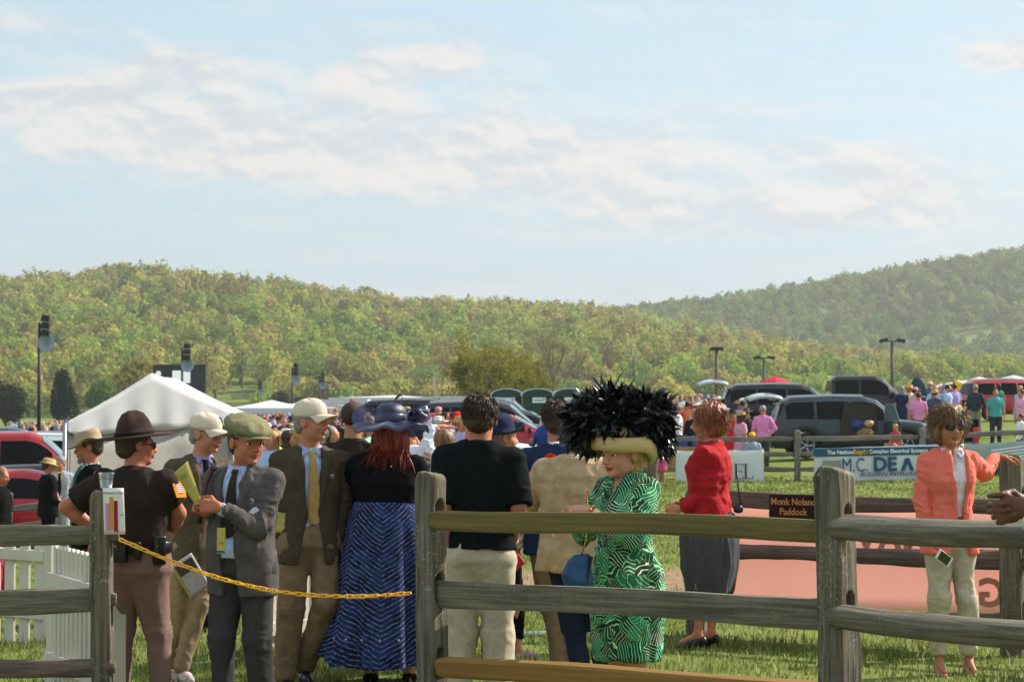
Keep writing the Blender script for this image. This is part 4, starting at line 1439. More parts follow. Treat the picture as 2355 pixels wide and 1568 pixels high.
	def shoes(s, m, heel=0.0, name='shoe', big=1.0, tp=None):
		for k in ('l', 'r'):
			f = s.foot[k]
			u = s.u * big
			S_ = Sdf(np.array(f) + [-.1, -.26, -.12], np.array(f) + [.1, .15, .1], .007)
			S_.cap(f + Vector((0, .035 * u, -.015)), f + Vector((0, -.07 * u, -.022)), .040 * u, .040 * u, k=.02)
			S_.cap(f + Vector((0, -.07 * u, -.025)), f + Vector((0, -.16 * u, -.030)), .041 * u, .028 * u, k=.02)
			S_.cap(f + Vector((0, .02 * u, .03)), f + Vector((0, .0, .09)), .030 * u, .03 * u, k=.01, sub=True)
			S_.cut((0, 0, f.z - .048 * u), (0, 0, -1))
			o = sdf_obj(S_, name, m, s.root)
	def shirt_under(s, m, grow=.0, cuffs=True, hem=.55, belly=0.0):
		S_ = Sdf((-.3 * s.wide, -.3 - belly, hem * s.H - .02), (.3 * s.wide, .25, .90 * s.H), .008)
		S_.loft(s.stations(grow, hem, .845, belly), k=.01)
		o = sdf_obj(S_, 'shirt', m, s.root, folds=((.002, (14, 14, 9), 3),))
		s.collar(m)
		if cuffs:
			for k in s.wr:
				mb = MB()
				e, w = s.el[k], s.wr[k]
				dd = (w - e).normalized()
				mb.tube([w - dd * .05, w - dd * .012], [.036 * s.u, .037 * s.u], 14)
				mb.build('cuff', m, s.root, True)
		return o
	def collar(s, m, r=.060, spread=.42):
		ox, oy = s.off(.84 * s.H)
		c = Vector((ox, oy + .004, .842 * s.H))
		u = s.u
		mb = MB()
		G = []
		n = 22
		for i in range(n + 1):
			a = -math.pi / 2 + .16 + (2 * math.pi - .32) * i / n      # gap in front (-y)
			fr = abs(math.sin((a + math.pi / 2) / 2))                  # 0 front, 1 back
			ca, sa = math.cos(a), math.sin(a)
			zt = .030 * u * (.25 + .75 * fr) - .012 * u * (1 - fr)
			rr = r * u
			G.append([c + Vector((ca * rr, sa * rr * 1.05, zt)), c + Vector((ca * (rr + .006), sa * (rr + .008) * 1.05, zt + .004)),
					  c + Vector((ca * (rr + .022), sa * (rr + .022) * 1.05, -.018 * u - .012 * (1 - fr)))])
		mb.grid(G, (0, 0, -.002))
		for q in (1, -1):
			a0 = c + Vector((q * .012, -(r + .010) * u, .0))
			P = [a0, a0 + Vector((q * .052 * u, .022, .020 * u)), a0 + Vector((q * .070 * u, .020, -.018 * u)), a0 + Vector((q * .036 * u, -.030, -.066 * u))]
			mb.add([p + Vector((0, -.006, 0)) for p in P] + [p + Vector((0, -.002, 0)) for p in P], [(0, 1, 2, 3), (7, 6, 5, 4), (0, 4, 5, 1), (1, 5, 6, 2), (2, 6, 7, 3), (3, 7, 4, 0)])
		return mb.build('collar', m, s.root, True)
	def tie(s, m, z0=.835, z1=.60, grow=.004, dx=0.0, belly=0.0, w=.042):
		st = np.array(s.stations(grow, .5, .845, belly))
		u = s.u
		G = []
		n = 26
		ztop, zend = z0 * s.H, z1 * s.H
		for i in range(n + 1):
			t = i / n
			z = ztop + (zend - ztop) * t
			if t < .07: hw = .017 + .006 * math.sin(t / .07 * 3.14)
			elif t < .93: hw = .016 + (w - .016) * ((t - .07) / .86) ** .8
			else: hw = w * (1 - (t - .93) / .07) + .001
			cx = np.interp(z, st[:, 0], st[:, 1]); cy = np.interp(z, st[:, 0], st[:, 2]); ry = np.interp(z, st[:, 0], st[:, 4]); rx = np.interp(z, st[:, 0], st[:, 3])
			row = []
			for j in range(7):
				x = cx + dx * t + hw * u * (j / 3 - 1)
				q = min(abs((x - cx) / rx), .95)
				y = cy - ry * (1 - q ** 2.3) ** (1 / 2.3)
				bulge = .010 + (.012 if t < .07 else .004) * (1 - (j / 3 - 1) ** 2)
				row.append(Vector((x, min(y, s.off(z)[1] - .070 * u) - bulge, z)))
			G.append(row)
		mb = MB()
		mb.grid(G, (0, .003, 0))
		o = mb.build('tie', m, s.root, True)
		return o
	# ---- hair and hats (built in head space) ------------------------
	def hsdf(s, name, m, fn, box=((-.2, -.2, -.25), (.2, .2, .2)), vox=.006, folds=None, it=1):
		S_ = Sdf(box[0], box[1], vox)
		fn(S_)
		return sdf_obj(S_, name, m, s.root, folds=folds, it=it, M=s.HM)
	def hair_short(s, m, full=0.0, crown=True, back=-.075):
		def fn(S_):
			S_.ell((0, .024, .036), (.083 + full, .100 + full, .086 + full * 1.3), k=.005)
			S_.ell((0, .060, -.020), (.064 + full * .5, .055 + full * .5, .055), k=.02)
			S_.box((0, -.145, -.01), (.2, .085, .095), k=.02, sub=True)      # face clear
			S_.ell((0, -.10, -.03), (.085, .075, .085), k=.02, sub=True)
			for q in (1, -1): S_.ell((q * .088, -.002, -.028), (.020, .030, .042), k=.01, sub=True)
			S_.cut((0, 0, back), (0, 0, -1))
			if not crown: S_.cut((0, 0, .035), (0, -.15, 1))
		return s.hsdf('hair', m, fn, folds=((.003, (60, 60, 14), 7), (.0025, (24, 24, 9), 9)))
	def strands(s, name, m, roots, n, ln, r, gravity=.6, curl=.02, wid=.004, seed=1):
		"""many thin ribbons leaving the scalp: roots fn(r)->(p, d) in head space"""
		rg = np.random.default_rng(seed)
		V, F = [], []
		for i in range(n):
			p, d = roots(rg)
			p, d = Vector(p), Vector(d).normalized()
			L = ln * rg.uniform(.75, 1.15)
			side = d.cross(Vector((rg.normal(), rg.normal(), rg.normal()))).normalized() * wid
			b = len(V)
			K = 5
			for j in range(K + 1):
				t = j / K
				w = side * (1 - .75 * t)
				V += [p - w, p + w]
				d = (d + Vector((0, 0, -gravity / K)) + Vector(rg.normal(size=3)) * curl).normalized()
				p = p + d * L / K
			F += [(b + 2 * j, b + 2 * j + 1, b + 2 * j + 3, b + 2 * j + 2) for j in range(K)]
		V = [tuple(s.HM @ v) for v in V]
		me = bpy.data.meshes.new(name); me.from_pydata(V, [], F); me.update()
		return link(name, me, m, s.root, True)
def drape(p, m, n, L, c=(0, .024, .036), r=(.086, .103, .089), zlo=-.02, face=.75, wid=.0022, seed=1, out=.12, curl=.03, grav=.25):
	def roots(g):
		while True:
			v = g.normal(size=3); v /= np.linalg.norm(v)
			q = np.array(c) + v * np.array(r)
			if q[2] < zlo or (v[1] < -face and q[2] < .072): continue
			t = np.array([0, .25, -1.0]); t = t - v * (t @ v); t /= np.linalg.norm(t) + 1e-6
			return tuple(q), tuple(t + v * out)
	return p.strands('hair_strands', m, roots, n, L, 0, gravity=grav, curl=curl, wid=wid, seed=seed)
def campaign_hat(p, m, mband):
	mb = MB()
	T = p.HM @ Matrix.Translation((0, .012, .052)) @ Matrix.Rotation(math.radians(-6), 4, 'X')
	def mod(th, i, q):
		if i in (5, 6, 7, 8):
			f = (0, 0, 0, 0, 0, .3, .7, 1, 1)[i]
			q = q.copy()
			# four dents under the peak
			q.x *= 1 - .26 * f * abs(math.cos(2 * th)) ** 2
			q.y *= 1 - .26 * f * abs(math.cos(2 * th)) ** 2
		return q
	prof = [(.078, .098, -.004), (.205, .216, -.006), (.210, .221, -.002), (.208, .219, .003), (.092, .112, .006), (.088, .106, .05),
			(.078, .094, .088), (.056, .068, .124), (.022, .028, .142), (.004, .004, .138)]
	mb.shell(prof, 48, mod, True, T)
	h = mb.build('hat', m, p.root, True)
	mb = MB()
	mb.shell([(.094, .114, .007), (.095, .115, .010), (.0935, .113, .026), (.090, .109, .026)], 40, None, False, T)
	mb.build('hat_band', mband, h, True)
	return h
def ball_cap(p, m, under=None, puff=0.0, tilt=-4, emblem=None, name='cap'):
	T = p.HM @ Matrix.Translation((0, .012, .030)) @ Matrix.Rotation(math.radians(tilt), 4, 'X')
	def seam(th, i, q):
		q = q.copy()
		k = 1 + .012 * abs(math.sin(3 * th)) * (1 if i > 1 else 0)
		q.x *= k; q.y *= k
		q += Vector((0, 0, .004 * math.sin(5 * th + i)))
		return q
	mb = MB()
	a = .086; b = .108
	prof = [(a - .004, b - .004, .0), (a, b, .0), (a + .001, b + .001, .02), (a * .985, b * .985, .042), (a * .90, b * .90, .066 + puff * .6),
			(a * .70, b * .70, .086 + puff), (a * .40, b * .40, .097 + puff), (a * .08, b * .08, .101 + puff)]
	mb.shell(prof, 42, seam, True, T)
	h = mb.build(name, m, p.root, True)
	mb = MB()
	G = []
	for i in range(9):
		v = i / 8
		row = []
		for j in range(15):
			u_ = j / 7 - 1
			ang = -math.pi / 2 + u_ * 1.12
			bx, by = a * math.cos(ang), b * math.sin(ang)
			ext = .074 * v * (1 - .42 * u_ * u_)
			x, y = bx * (1 - .12 * v), by - ext
			z = .004 - .016 * v - .030 * u_ * u_ * (.25 + v)
			row.append(T @ Vector((x, y, z)))
		G.append(row)
	mb.grid(G, (0, 0, .004))
	mb.build('peak', m, h, True)
	mb = MB()
	mb.shell([(.008, .008, .100 + puff), (.006, .006, .106 + puff), (.001, .001, .108 + puff)], 10, None, True, T)
	mb.build('button', m, h, True)
	if emblem:
		emblem(T, h, a, b)
	return h
def glasses(p, dark=True, frame='#14110f'):
	lens = mat('dark_lens', '#08080a', rough=.2, var=0, spec=.45) if dark else cupm
	fm = mat('frame_' + frame.strip('#'), frame, rough=.3, var=0)
	root = None
	mb = MB()
	for q in (1, -1):
		mb.tube([p.HM @ Vector((q * .058, -.080, .006)), p.HM @ Vector((q * .074, -.06, .008)), p.HM @ Vector((q * .083, .010, .004))], .0022 if dark else .0014, 6)
	mb.tube([p.HM @ Vector((-.010, -.108, .006)), p.HM @ Vector((.010, -.108, .006))], .0024 if dark else .0014, 6)
	if not dark:
		for q in (1, -1):
			mb.tube([p.HM @ Vector((q * (.032 + .023 * math.cos(t)), -.104 + .010 * abs(math.cos(t)), -.001 + .019 * math.sin(t))) for t in [2 * math.pi * i / 16 for i in range(17)]], .0013, 5)
	g = mb.build('sunglasses' if dark else 'spectacles', fm, p.root, True)
	for q in (1, -1):
		m2 = MB()
		G = []
		for i in range(7):
			row = []
			for j in range(11):
				a, b = j / 5 - 1, i / 3 - 1
				w = .029; h = .019 if dark else .018
				k = (abs(a) ** 3 + abs(b) ** 3) ** (1 / 3) if (a or b) else 0
				f = 1 / max(1, k)
				x = q * (.033 + w * a * f)
				y = -.108 + .55 * (abs(x) / .062) ** 2 * .045
				row.append(p.HM @ Vector((x, y, .001 + h * b * f)))
			G.append(row)
		m2.grid(G, p.HR @ Vector((0, .0025, 0)))
		m2.build('lens', lens, g, True)
	return g
skin_mat('skin_fair', '#b8785c', '#9c4a42')
skin_mat('skin_ruddy', '#b06a4e', '#96463c')
skin_mat('skin_light', '#c48a70', '#b5252f')
skin_mat('skin_tan', '#a8704f', '#8d4a3e')
skin_mat('skin_brown', '#5e3a28', '#6b3a30')
# ------------------------------------------------------------------ the people near the fence
def tweed(c1, c2, sc=260):
	def f(T, co, c):
		v = T.n('ShaderNodeTexChecker', {'Vector': co, 'Scale': sc, 'Color1': lin(c1) + (1,), 'Color2': lin(c2) + (1,)}).outputs[0]
		n = T.noise(co, 90, 3, .6)
		return T.mix(T.mapr(n, .4, .6, 0, .6), v, lin(c1))
	return f
def dots(c1, c2, sc=120, r=.3):
	def f(T, co, c):
		v = T.n('ShaderNodeTexVoronoi', {'Vector': T.map(co, rot=(0, .785, 0), scale=(1, .02, 1)), 'Scale': sc, 'Randomness': 0.0}).outputs[0]
		return T.mix(T.mapr(v, r * .8, r, 1, 0), lin(c1), lin(c2))
	return f
def stripes(c1, c2, sc, axis='X', duty=.5, rot=(0, 0, 0)):
	def f(T, co, c):
		w = T.n('ShaderNodeTexWave', {'Vector': T.map(co, rot=rot), 'Scale': sc}, bands_direction=axis).outputs[1]
		return T.mix(T.mapr(w, duty - .08, duty + .08, 0, 1), lin(c1), lin(c2))
	return f
M_BROWNSHIRT = cloth('brown_uniform', '#2c201b', var=.15)
M_UTROUS = cloth('taupe_uniform', '#7d6259', var=.1)
M_GREYSUIT = cloth('grey_suit', '#524d4c')
M_BROWNTWEED = cloth('brown_tweed', '#4b4034', pattern=tweed('#4c4134', '#3c342b'))
M_OLIVE = cloth('olive_tweed', '#544a35', pattern=tweed('#554b36', '#463e2e'))
M_KHAKI = cloth('khaki', '#8d7a5e')
M_KHAKI2 = cloth('khaki_brown', '#7c6750')
M_STONE = cloth('stone_chino', '#b3a894')
M_LINEN = cloth('linen_trousers', '#b2a68f')
M_TANBLZ = cloth('tan_blazer', '#b39a77')
M_NAVY = cloth('navy_blazer', '#1c2b4e')
M_NAVYT = cloth('navy_trousers', '#1a2338')
M_BLACK = cloth('black_cotton', '#0e0f12', rough=.95, spec=.1)
M_BLACKT = cloth('black_tee', '#101416', rough=.95, spec=.1)
M_BLUESHIRT = cloth('pale_blue_shirt', '#aabbdd', bump=.15)
M_LILAC = cloth('lilac_shirt', '#9c96c0', bump=.15)
M_WSHIRT = cloth('white_shirt', '#d5d6de', bump=.15)
M_CORAL = cloth('coral_linen', '#e07060', var=.08)
M_RED = cloth('red_wool', '#a3191f', var=.1)
M_GREYSK = cloth('grey_skirt_cloth', '#47484c')
M_CAPC = cloth('cream_cap', '#cfc1ab', var=.06)
M_LEATHER = mat('black_leather', '#0d0c0c', rough=.35, spec=.5)
M_BRLEATHER = mat('brown_leather', '#3a2418', rough=.4, spec=.5)
M_HAIRD = mat('dark_brown_hair', '#2c1d14', rough=.5, streak=((90, 90, 12), .8, '#4a3120'), var=.2, bump=.6, bscale=120)
M_HAIRG = mat('grey_hair', '#77706a', rough=.6, streak=((90, 90, 12), .6, '#a39c92'), bump=.5, bscale=120)
M_HAIRBL = mat('dark_blonde_hair', '#5f4229', rough=.5, streak=((70, 70, 9), .8, '#957650'), var=.2, bump=.6, bscale=120)
M_HAIRAU = mat('auburn_hair', '#6d3519', rough=.45, streak=((70, 70, 9), .8, '#a3602c'), var=.2, bump=.6, bscale=120)
M_HAIRRED = mat('dyed_red_hair', '#571408', rough=.45, streak=((70, 70, 9), .9, '#9c2c0e'), var=.2, bump=.6, bscale=120)
M_FELT = cloth('brown_felt', '#3a2a26', bump=.2)
M_BRASS = mat('brass', '#b08a3c', metal=.9, rough=.3, var=0)
M_GOLD = mat('gold', '#d3a04a', metal=1, rough=.25, var=0)
def booklet(name, pos, R, w, h, t, m, label, cat='programme', curl=0.0, back=None, prints=()):
	root = empty(name, pos, 0, label, cat)
	root.rotation_euler = R.to_euler()
	mb = MB()
	G = []
	for i in range(9):
		row = []
		for j in range(9):
			x = (j / 8 - .5) * w; z = (i / 8 - .5) * h
			row.append(Vector((x, curl * math.cos(x / w * 3.1) - curl, z)))
		G.append(row)
	mb.grid(G, (0, t, 0))
	mb.build('cover', m, root, True)
	for k, (x, z, ww, hh, mm) in enumerate(prints):
		mb = MB(); mb.box((x * w, curl * math.cos(x * 3.1) - curl - .0015, z * h), (ww * w, .001, hh * h))
		mb.build('print', mm, root)
	return root
M_YEL = mat('yellow_cover', '#b9ae56', rough=.5, var=.08, trans=.15)
M_INK = flat_mat('faded_ink', '#8b8a3a', var=0)
M_BLUEINK = flat_mat('blue_ink', '#1f4d78', var=0)
def pin(p, x, z, m1, m2, r=.013, grow=.014, name='badge'):
	st = np.array(p.stations(grow, .44))
	zz = z * p.H
	cx, cy, rx, ry = [np.interp(zz, st[:, 0], st[:, i]) for i in (1, 2, 3, 4)]
	q = min(abs((x - cx) / rx), .97)
	y = cy - ry * (1 - q ** 2.3) ** (1 / 2.3)
	mb = MB()
	mb.tube([(x, y + .004, zz), (x, y - .010, zz)], r, 14)
	o = mb.build(name, m1, p.root, True)
	mb = MB(); mb.tube([(x, y - .009, zz), (x, y - .0115, zz)], r * .7, 12)
	mb.build('badge_face', m2, o, True)
	return y
# 1 officer in campaign hat, seen from behind
p = Person(312, 12.8, 1.615, 158, 'officer in brown shirt and broad brimmed campaign hat, back turned, beside the left post', head_yaw=118, wide=1.28, name='person', skin='skin_ruddy', hs=1.0)
p.arm('r', p.LP(384, 1236, .10), p.V((.9, -.3, .1)), k=1.09)
p.arm('l', p.LP(232, 1225, .16), p.V((-1, .1, .15)))
p.foot = {'l': Vector((.10, .02, .05)), 'r': Vector((-.13, -.06, .05))}
p.body(hands={'r': dict(d=p.V((-.5, .6, -.5)), n=p.V((-.8, -.2, .3)), t=p.V((0, 0, 1)), curl=(.6, .8, .6)), 'l': dict(d=p.V((.5, .6, -.4)), n=p.V((.8, 0, 0)), t=p.V((0, 0, 1)), curl=(.6, .8, .6))}, arm_r=1.12)
p.garment('uniform_shirt', M_BROWNSHIRT, hem=.57, grow=.018, sleeve='short', sl_r=1.28, collar=.008, folds=((.007, (6, 6, 4), 11), (.004, (16, 16, 12), 12)))
p.trousers(M_UTROUS, fit=1.14, folds=((.009, (6, 6, 2.6), 14), (.004, (14, 14, 8), 15)))
p.shoes(M_LEATHER)
p.hair_short(M_HAIRD, back=-.070)
glasses(p)
campaign_hat(p, M_FELT, cloth('hat_cord', '#1b1413'))
mb = MB()
st = np.array(p.stations(.030, .44))
for z in (.575, .598):
	pass
bx = [np.interp(.588 * p.H, st[:, 0], st[:, i]) for i in (1, 2, 3, 4)]
mb.shell([(bx[2], bx[3], .566 * p.H), (bx[2] + .004, bx[3] + .004, .570 * p.H), (bx[2] + .004, bx[3] + .004, .598 * p.H), (bx[2], bx[3], .602 * p.H)], 40, None, False)
mb.build('duty_belt', M_LEATHER, p.root, True)
for (qx, qy, w_, h_, nm) in ((-.02, 1, .11, .13, 'pouch'), (-.62, .8, .07, .16, 'holster'), (-.35, .95, .035, .10, 'keeper')):
	a = Vector((qx * bx[2] * 1.5, 0, 0)); a.y = bx[3] * math.sqrt(max(0, 1 - (a.x / bx[2]) ** 2)) if abs(a.x) < bx[2] else 0
	mb = MB(); mb.box((a.x, a.y + .02, .575 * p.H), (w_, .045, h_), R=rotz(-math.atan2(a.x, a.y) * .7))
	q = mb.build(nm, M_LEATHER, p.root, True, bevel=.01)
	mb = MB(); mb.tube([(a.x, a.y + .040, .59 * p.H), (a.x, a.y + .052, .59 * p.H)], .007, 8); mb.build('snap', M_BRASS, q)
# shoulder patch on the right sleeve (seen on the picture's right)
e = p.sh['r'].lerp(p.el['r'], .30)
dr = (p.V((.75, -.6, .32))).normalized()
c = e + dr * .085
Rp = dr.to_track_quat('Y', 'Z').to_matrix()
mb = MB(); mb.prism([(-.036, -.052), (.036, -.052), (.044, .03), (.0, .052), (-.044, .03)], c, Rp @ Vector((1, 0, 0)), Rp @ Vector((0, 0, 1)), dr * .006)
pt = mb.build('shoulder_patch', cloth('patch_gold', '#d98a22'), p.root)
mb = MB(); mb.prism([(-.022, -.03), (.022, -.03), (.028, .018), (.0, .032), (-.028, .018)], c + dr * .006, Rp @ Vector((1, 0, 0)), Rp @ Vector((0, 0, 1)), dr * .002)
mb.build('patch_emblem', cloth('patch_pale', '#cfc0b8', pattern=stripes('#d8d0cc', '#a8483a', 30, 'Z')), pt)
# 2 man in tan bush hat, facing left
p = Person(208, 19, 1.70, -62, 'bearded man in tan brimmed hat and striped tie facing left beside the white tent', head_yaw=-84, skin='skin_ruddy', wide=1.1, hp=8)
p.hang('l'); p.arm('r', p.LP(225, 1255), p.V((.3, .6, -.5)))
p.body(hands={'l': dict(d=(0, 0, -1), n=(-1, 0, 0), t=(0, -1, 0)), 'r': dict(d=(0, -.4, -1), n=(1, 0, 0), t=(0, -1, 0))}, vox=.008)
p.shirt_under(cloth('pale_stripe_shirt', '#b9c4d4', pattern=stripes('#c4cfdd', '#2f6f62', 9, 'X', .6)), cuffs=False)
p.garment('waistcoat', M_BLACK, grow=.012, sleeve='none', vneck=(.83, .05, .60, .006, 0, .52, .01), folds=((.004, (10, 10, 7), 2),), vox=.01)
p.tie(cloth('green_stripe_tie', '#1f5a4e', pattern=stripes('#173a5e', '#2b7a62', 14, 'Z', .5, (0, .7, 0))))
p.trousers(cloth('dark_trousers', '#26282e'), vox=.012); p.shoes(M_LEATHER)
p.hair_short(M_HAIRD)
M_BUSH = cloth('tan_hat_cloth', '#a08f72')
mb = MB()
T = p.HM @ Matrix.Translation((0, .012, .038)) @ Matrix.Rotation(math.radians(8), 4, 'X')
def bush(th, i, q):
	q = q.copy()
	if i <= 3: q.z += .034 * math.cos(2 * th) ** 2 * abs(math.cos(th)) - .004 - (.030 if math.sin(th) > 0 else .012) * max(0, abs(math.sin(th)) - .3)
	return q
mb.shell([(.082, .102, 0), (.168, .182, .004), (.172, .186, .007), (.168, .182, .010), (.090, .110, .008), (.088, .106, .055), (.082, .096, .092), (.060, .07, .104), (.03, .05, .092), (.01, .02, .09)], 44, bush, True, T)
mb.build('hat', M_BUSH, p.root, True)
p.strands('beard', M_HAIRG, lambda r: ((r.uniform(-.05, .05), -.075 + r.uniform(-.01, .02), -.075 - r.uniform(0, .03)), (r.normal() * .3, -.8, -.8)), 260, .022, 0, seed=5)
# 3, 4 two men beyond the gate; 5 man at the left edge
p = Person(112, 36, 1.62, 118, 'man in black suit and straw hat, back half turned, in front of the red truck', skin='skin_ruddy', hp=14, wide=1.15)
p.hang('l'); p.arm('r', p.LP(142, 1162), p.V((-.3, -.5, -.6)))
p.body(hands={'r': dict(d=p.V((1, 0, -.4)), n=p.V((0, 1, 0)), t=(0, 0, 1)), 'l': dict(d=(0, 0, -1), n=(-1, 0, 0), t=(0, -1, 0))}, vox=.014)
p.shirt_under(M_BLUESHIRT, cuffs=False)
p.garment('suit_jacket', M_BLACK, grow=.02, vneck=(.83, .05, .62, .004, 0, .44, .02), vox=.014)
p.trousers(M_BLACK, vox=.016); p.shoes(M_LEATHER); p.hair_short(M_HAIRD)
mb = MB(); T = p.HM @ Matrix.Translation((0, .01, .04))
mb.shell([(.08, .10, 0), (.145, .16, -.014), (.147, .162, -.008), (.09, .11, .006), (.086, .104, .05), (.07, .085, .078), (.02, .03, .084)], 32, None, True, T)
mb.build('hat', cloth('straw', '#b59a68'), p.root, True)
p = Person(139, 37.5, 1.62, 8, 'grey haired man in pale grey jacket and dark tie facing the black suited man', head_yaw=-20, skin='skin_fair', hp=10)
p.hang('l'); p.arm('r', p.LP(141, 1160, -.4), p.V((-1, 0, -.6)))
p.body(hands={'r': dict(d=p.V((0, -1, -.2)), n=(0, 0, -1), t=(1, 0, 0)), 'l': dict(d=(0, 0, -1), n=(-1, 0, 0), t=(0, -1, 0))}, vox=.014)
p.shirt_under(cloth('cream_shirt', '#c9bd97'), cuffs=False)
p.garment('suit_jacket', cloth('pale_grey_jacket', '#9a9ca6'), grow=.02, vneck=(.83, .06, .60, .01, 0, .44, .05), vox=.014)
p.tie(M_BLACK); p.trousers(cloth('pale_grey_trousers', '#9a9ca0'), vox=.016); p.shoes(M_LEATHER); p.hair_short(M_HAIRG)
p = Person(2, 29, 1.66, 75, 'man in black vest and red trousers cut off by the left edge of the picture', skin='skin_ruddy', hp=10)
p.hang('l'); p.hang('r', out=.06, fwd=-.10)
p.body(hands={'r': dict(d=(0, -.2, -1), n=(1, 0, 0), t=(0, -1, 0)), 'l': dict(d=(0, -.2, -1), n=(-1, 0, 0), t=(0, -1, 0))}, vox=.012)
p.garment('shirt', cloth('pink_check_shirt', '#c98fa0', pattern=tweed('#c2a6b4', '#b0485a', 60)), grow=.008, vox=.012, hem=.5)
p.garment('waistcoat', M_BLACK, grow=.02, sleeve='none', vox=.012, hem=.5)
p.trousers(cloth('red_trousers', '#a3283a'), vox=.014); p.shoes(M_BRLEATHER); p.hair_short(M_HAIRBL)
# 6 older man, cream cap, olive jacket, behind the man in grey
p = Person(462, 14.4, 1.645, 28, 'older man in cream cap, spectacles and olive jacket behind the grey suit', head_yaw=62, skin='skin_fair', hp=6, head_off=(.03, -.01, 0), wide=1.02)
p.arm('r', p.LP(432, 1262), p.V((-1, .6, 0)), k=1.015)
p.hang('l')
p.leg('r', p.LP(385, 1535) ); p.leg('l', p.LP(420, 1541, -.1))
p.foot['r'].z = .05; p.foot['l'].z = .05
p.body(hands={'r': dict(d=p.V((.25, -.2, -1)), n=p.V((.9, .3, 0)), t=p.V((.3, -1, 0)), curl=(.5, .7, .5)), 'l': dict(d=(0, 0, -1), n=(-1, 0, 0), t=(0, -1, 0))})
p.shirt_under(M_LILAC)
p.garment('waistcoat', cloth('rust_waistcoat', '#7b4a2e'), grow=.007, sleeve='none', vneck=(.83, .055, .70, .004, 0, .60, .006), hem=.56)
p.garment('jacket', M_OLIVE, grow=.014, hem=.44, vneck=(.835, .062, .60, .03, 0, .44, .07), lapel=.05, vox=.0085)
p.tie(M_BLACK, z1=.72, grow=.002, w=.03)
p.trousers(M_KHAKI, folds=((.008, (6, 6, 3), 24), (.004, (14, 14, 9), 25)))
p.shoes(mat('white_trainers', '#b9b2b4', rough=.6, streak=((20, 20, 20), .6, '#8e3a44')))
p.hair_short(M_HAIRG, crown=False); p.eyes(brow='#77706a'); glasses(p, False, '#a8a090')
def em(T, h, a, b):
	m_ = MB()
	c = T @ Vector((.03, -b * .80, .060))
	n = (p.HR @ Vector((.25, -.8, .55))).normalized()
	R = n.to_track_quat('Y', 'Z').to_matrix()
	r = .021
	m_.prism([(r * (1 + .25 * math.sin(5 * t)) * math.cos(t), r * (1 + .2 * math.cos(3 * t)) * math.sin(t)) for t in [2 * math.pi * k / 18 for k in range(18)]], c, R @ Vector((1, 0, 0)), R @ Vector((0, 0, 1)), n * .006)
	m_.build('emblem', cloth('navy_thread', '#232a3c'), h)
ball_cap(p, M_CAPC, emblem=em, tilt=-2)
R = Matrix.Rotation(math.radians(-32), 3, 'Y') @ Matrix.Rotation(math.radians(15), 3, 'X')
booklet('race_card', W(440, 1325, 14.25), rotz(.3) @ R, .15, .26, .010, mat('white_page', '#b8b2b4', var=.15, vscale=20), 'white racing magazine held low by the man in the cream cap and spectacles', 'magazine',
		prints=((0, .28, .8, .3, flat_mat('photo_dark', '#4b4448', var=.5, vscale=40)), (-.44, 0, .1, 1, M_YEL)))
# 7 man in flat cap with cigar and rolled programme
p = Person(560, 12.3, 1.655, -22, 'man in tweed flat cap and grey suit with a cigar, holding a rolled programme', head_yaw=36, skin='skin_ruddy', hp=4, wide=1.08, head_off=(.035, -.01, -.012), hs=1.04)
p.arm('l', p.LP(502, 1166, -.26), p.V((1, .5, -.6)))
p.arm('r', p.LP(474, 1176, -.12), p.V((.1, .6, -1)), k=1.12)
p.foot = {'l': Vector((.13, 0, .05)), 'r': Vector((-.10, -.05, .05))}
p.body(hands={'l': dict(d=p.V((-1, -.1, .12)), n=p.V((-.15, .9, -.2)), t=p.V((0, -.1, 1)), curl=(.95, 1.2, .7), thumb=.7, sc=1.02), 'r': dict(d=p.V((-.55, -.5, .35)), n=p.V((.8, -.6, -.2)), t=p.V((.1, 0, 1)), curl=(.9, 1.1, .7), sc=1.0)}, jowl=.010)
p.shirt_under(M_BLUESHIRT, belly=.05)
p.garment('suit_jacket', M_GREYSUIT, grow=.014, hem=.43, vneck=(.835, .058, .63, .040, -.005, .43, .055), lapel=.062, belly=.05, sl_end=.97,
		  folds=((.006, (7, 7, 5), 31), (.004, (20, 20, 16), 32)), vox=.0075)
p.tie(cloth('dotted_tie', '#2d2a24', pattern=dots('#2b2922', '#8f8a5a', 95, .26)), z1=.615, belly=.05, w=.048)
p.trousers(cloth('charcoal_trousers', '#3a3737'), fit=1.05, folds=((.008, (6, 6, 2.6), 34), (.003, (14, 14, 9), 35)))
p.shoes(M_LEATHER); p.hair_short(M_HAIRD, crown=False); p.eyes(brow='#4a382c')
y = pin(p, .115, .735, flat_mat('badge_rim', '#b9b2a4'), flat_mat('badge_center', '#4d6a68'), .014)
mb = MB()
pq = []
st = np.array(p.stations(.022, .43, .845, .05))
def fy(p_, st_, x, z):
	zz = z * p_.H
	cx, cy, rx, ry = [np.interp(zz, st_[:, 0], st_[:, i]) for i in (1, 2, 3, 4)]
	q = min(abs((x - cx) / rx), .97)
	return cy - ry * (1 - q ** 2.3) ** (1 / 2.3)
a = Vector((.125, fy(p, st, .125, .695) - .014, .695 * p.H))
mb.prism([(-.035, -.012), (.042, .0), (.038, .022), (.022, .036), (.006, .030)], a, (1, .25, 0), (0, 0, 1), (0, .006, 0))
mb.build('pocket_square', cloth('white_silk', '#c8c2ca', pattern=dots('#d6d0d8', '#8c8494', 90, .2)), p.root)
mb = MB(); mb.tube([p.HM @ Vector((.006, -.098, -.064)), p.HM @ Vector((.022, -.150, -.061)), p.HM @ Vector((.034, -.192, -.060))], [.0055, .0075, .0058], 10)
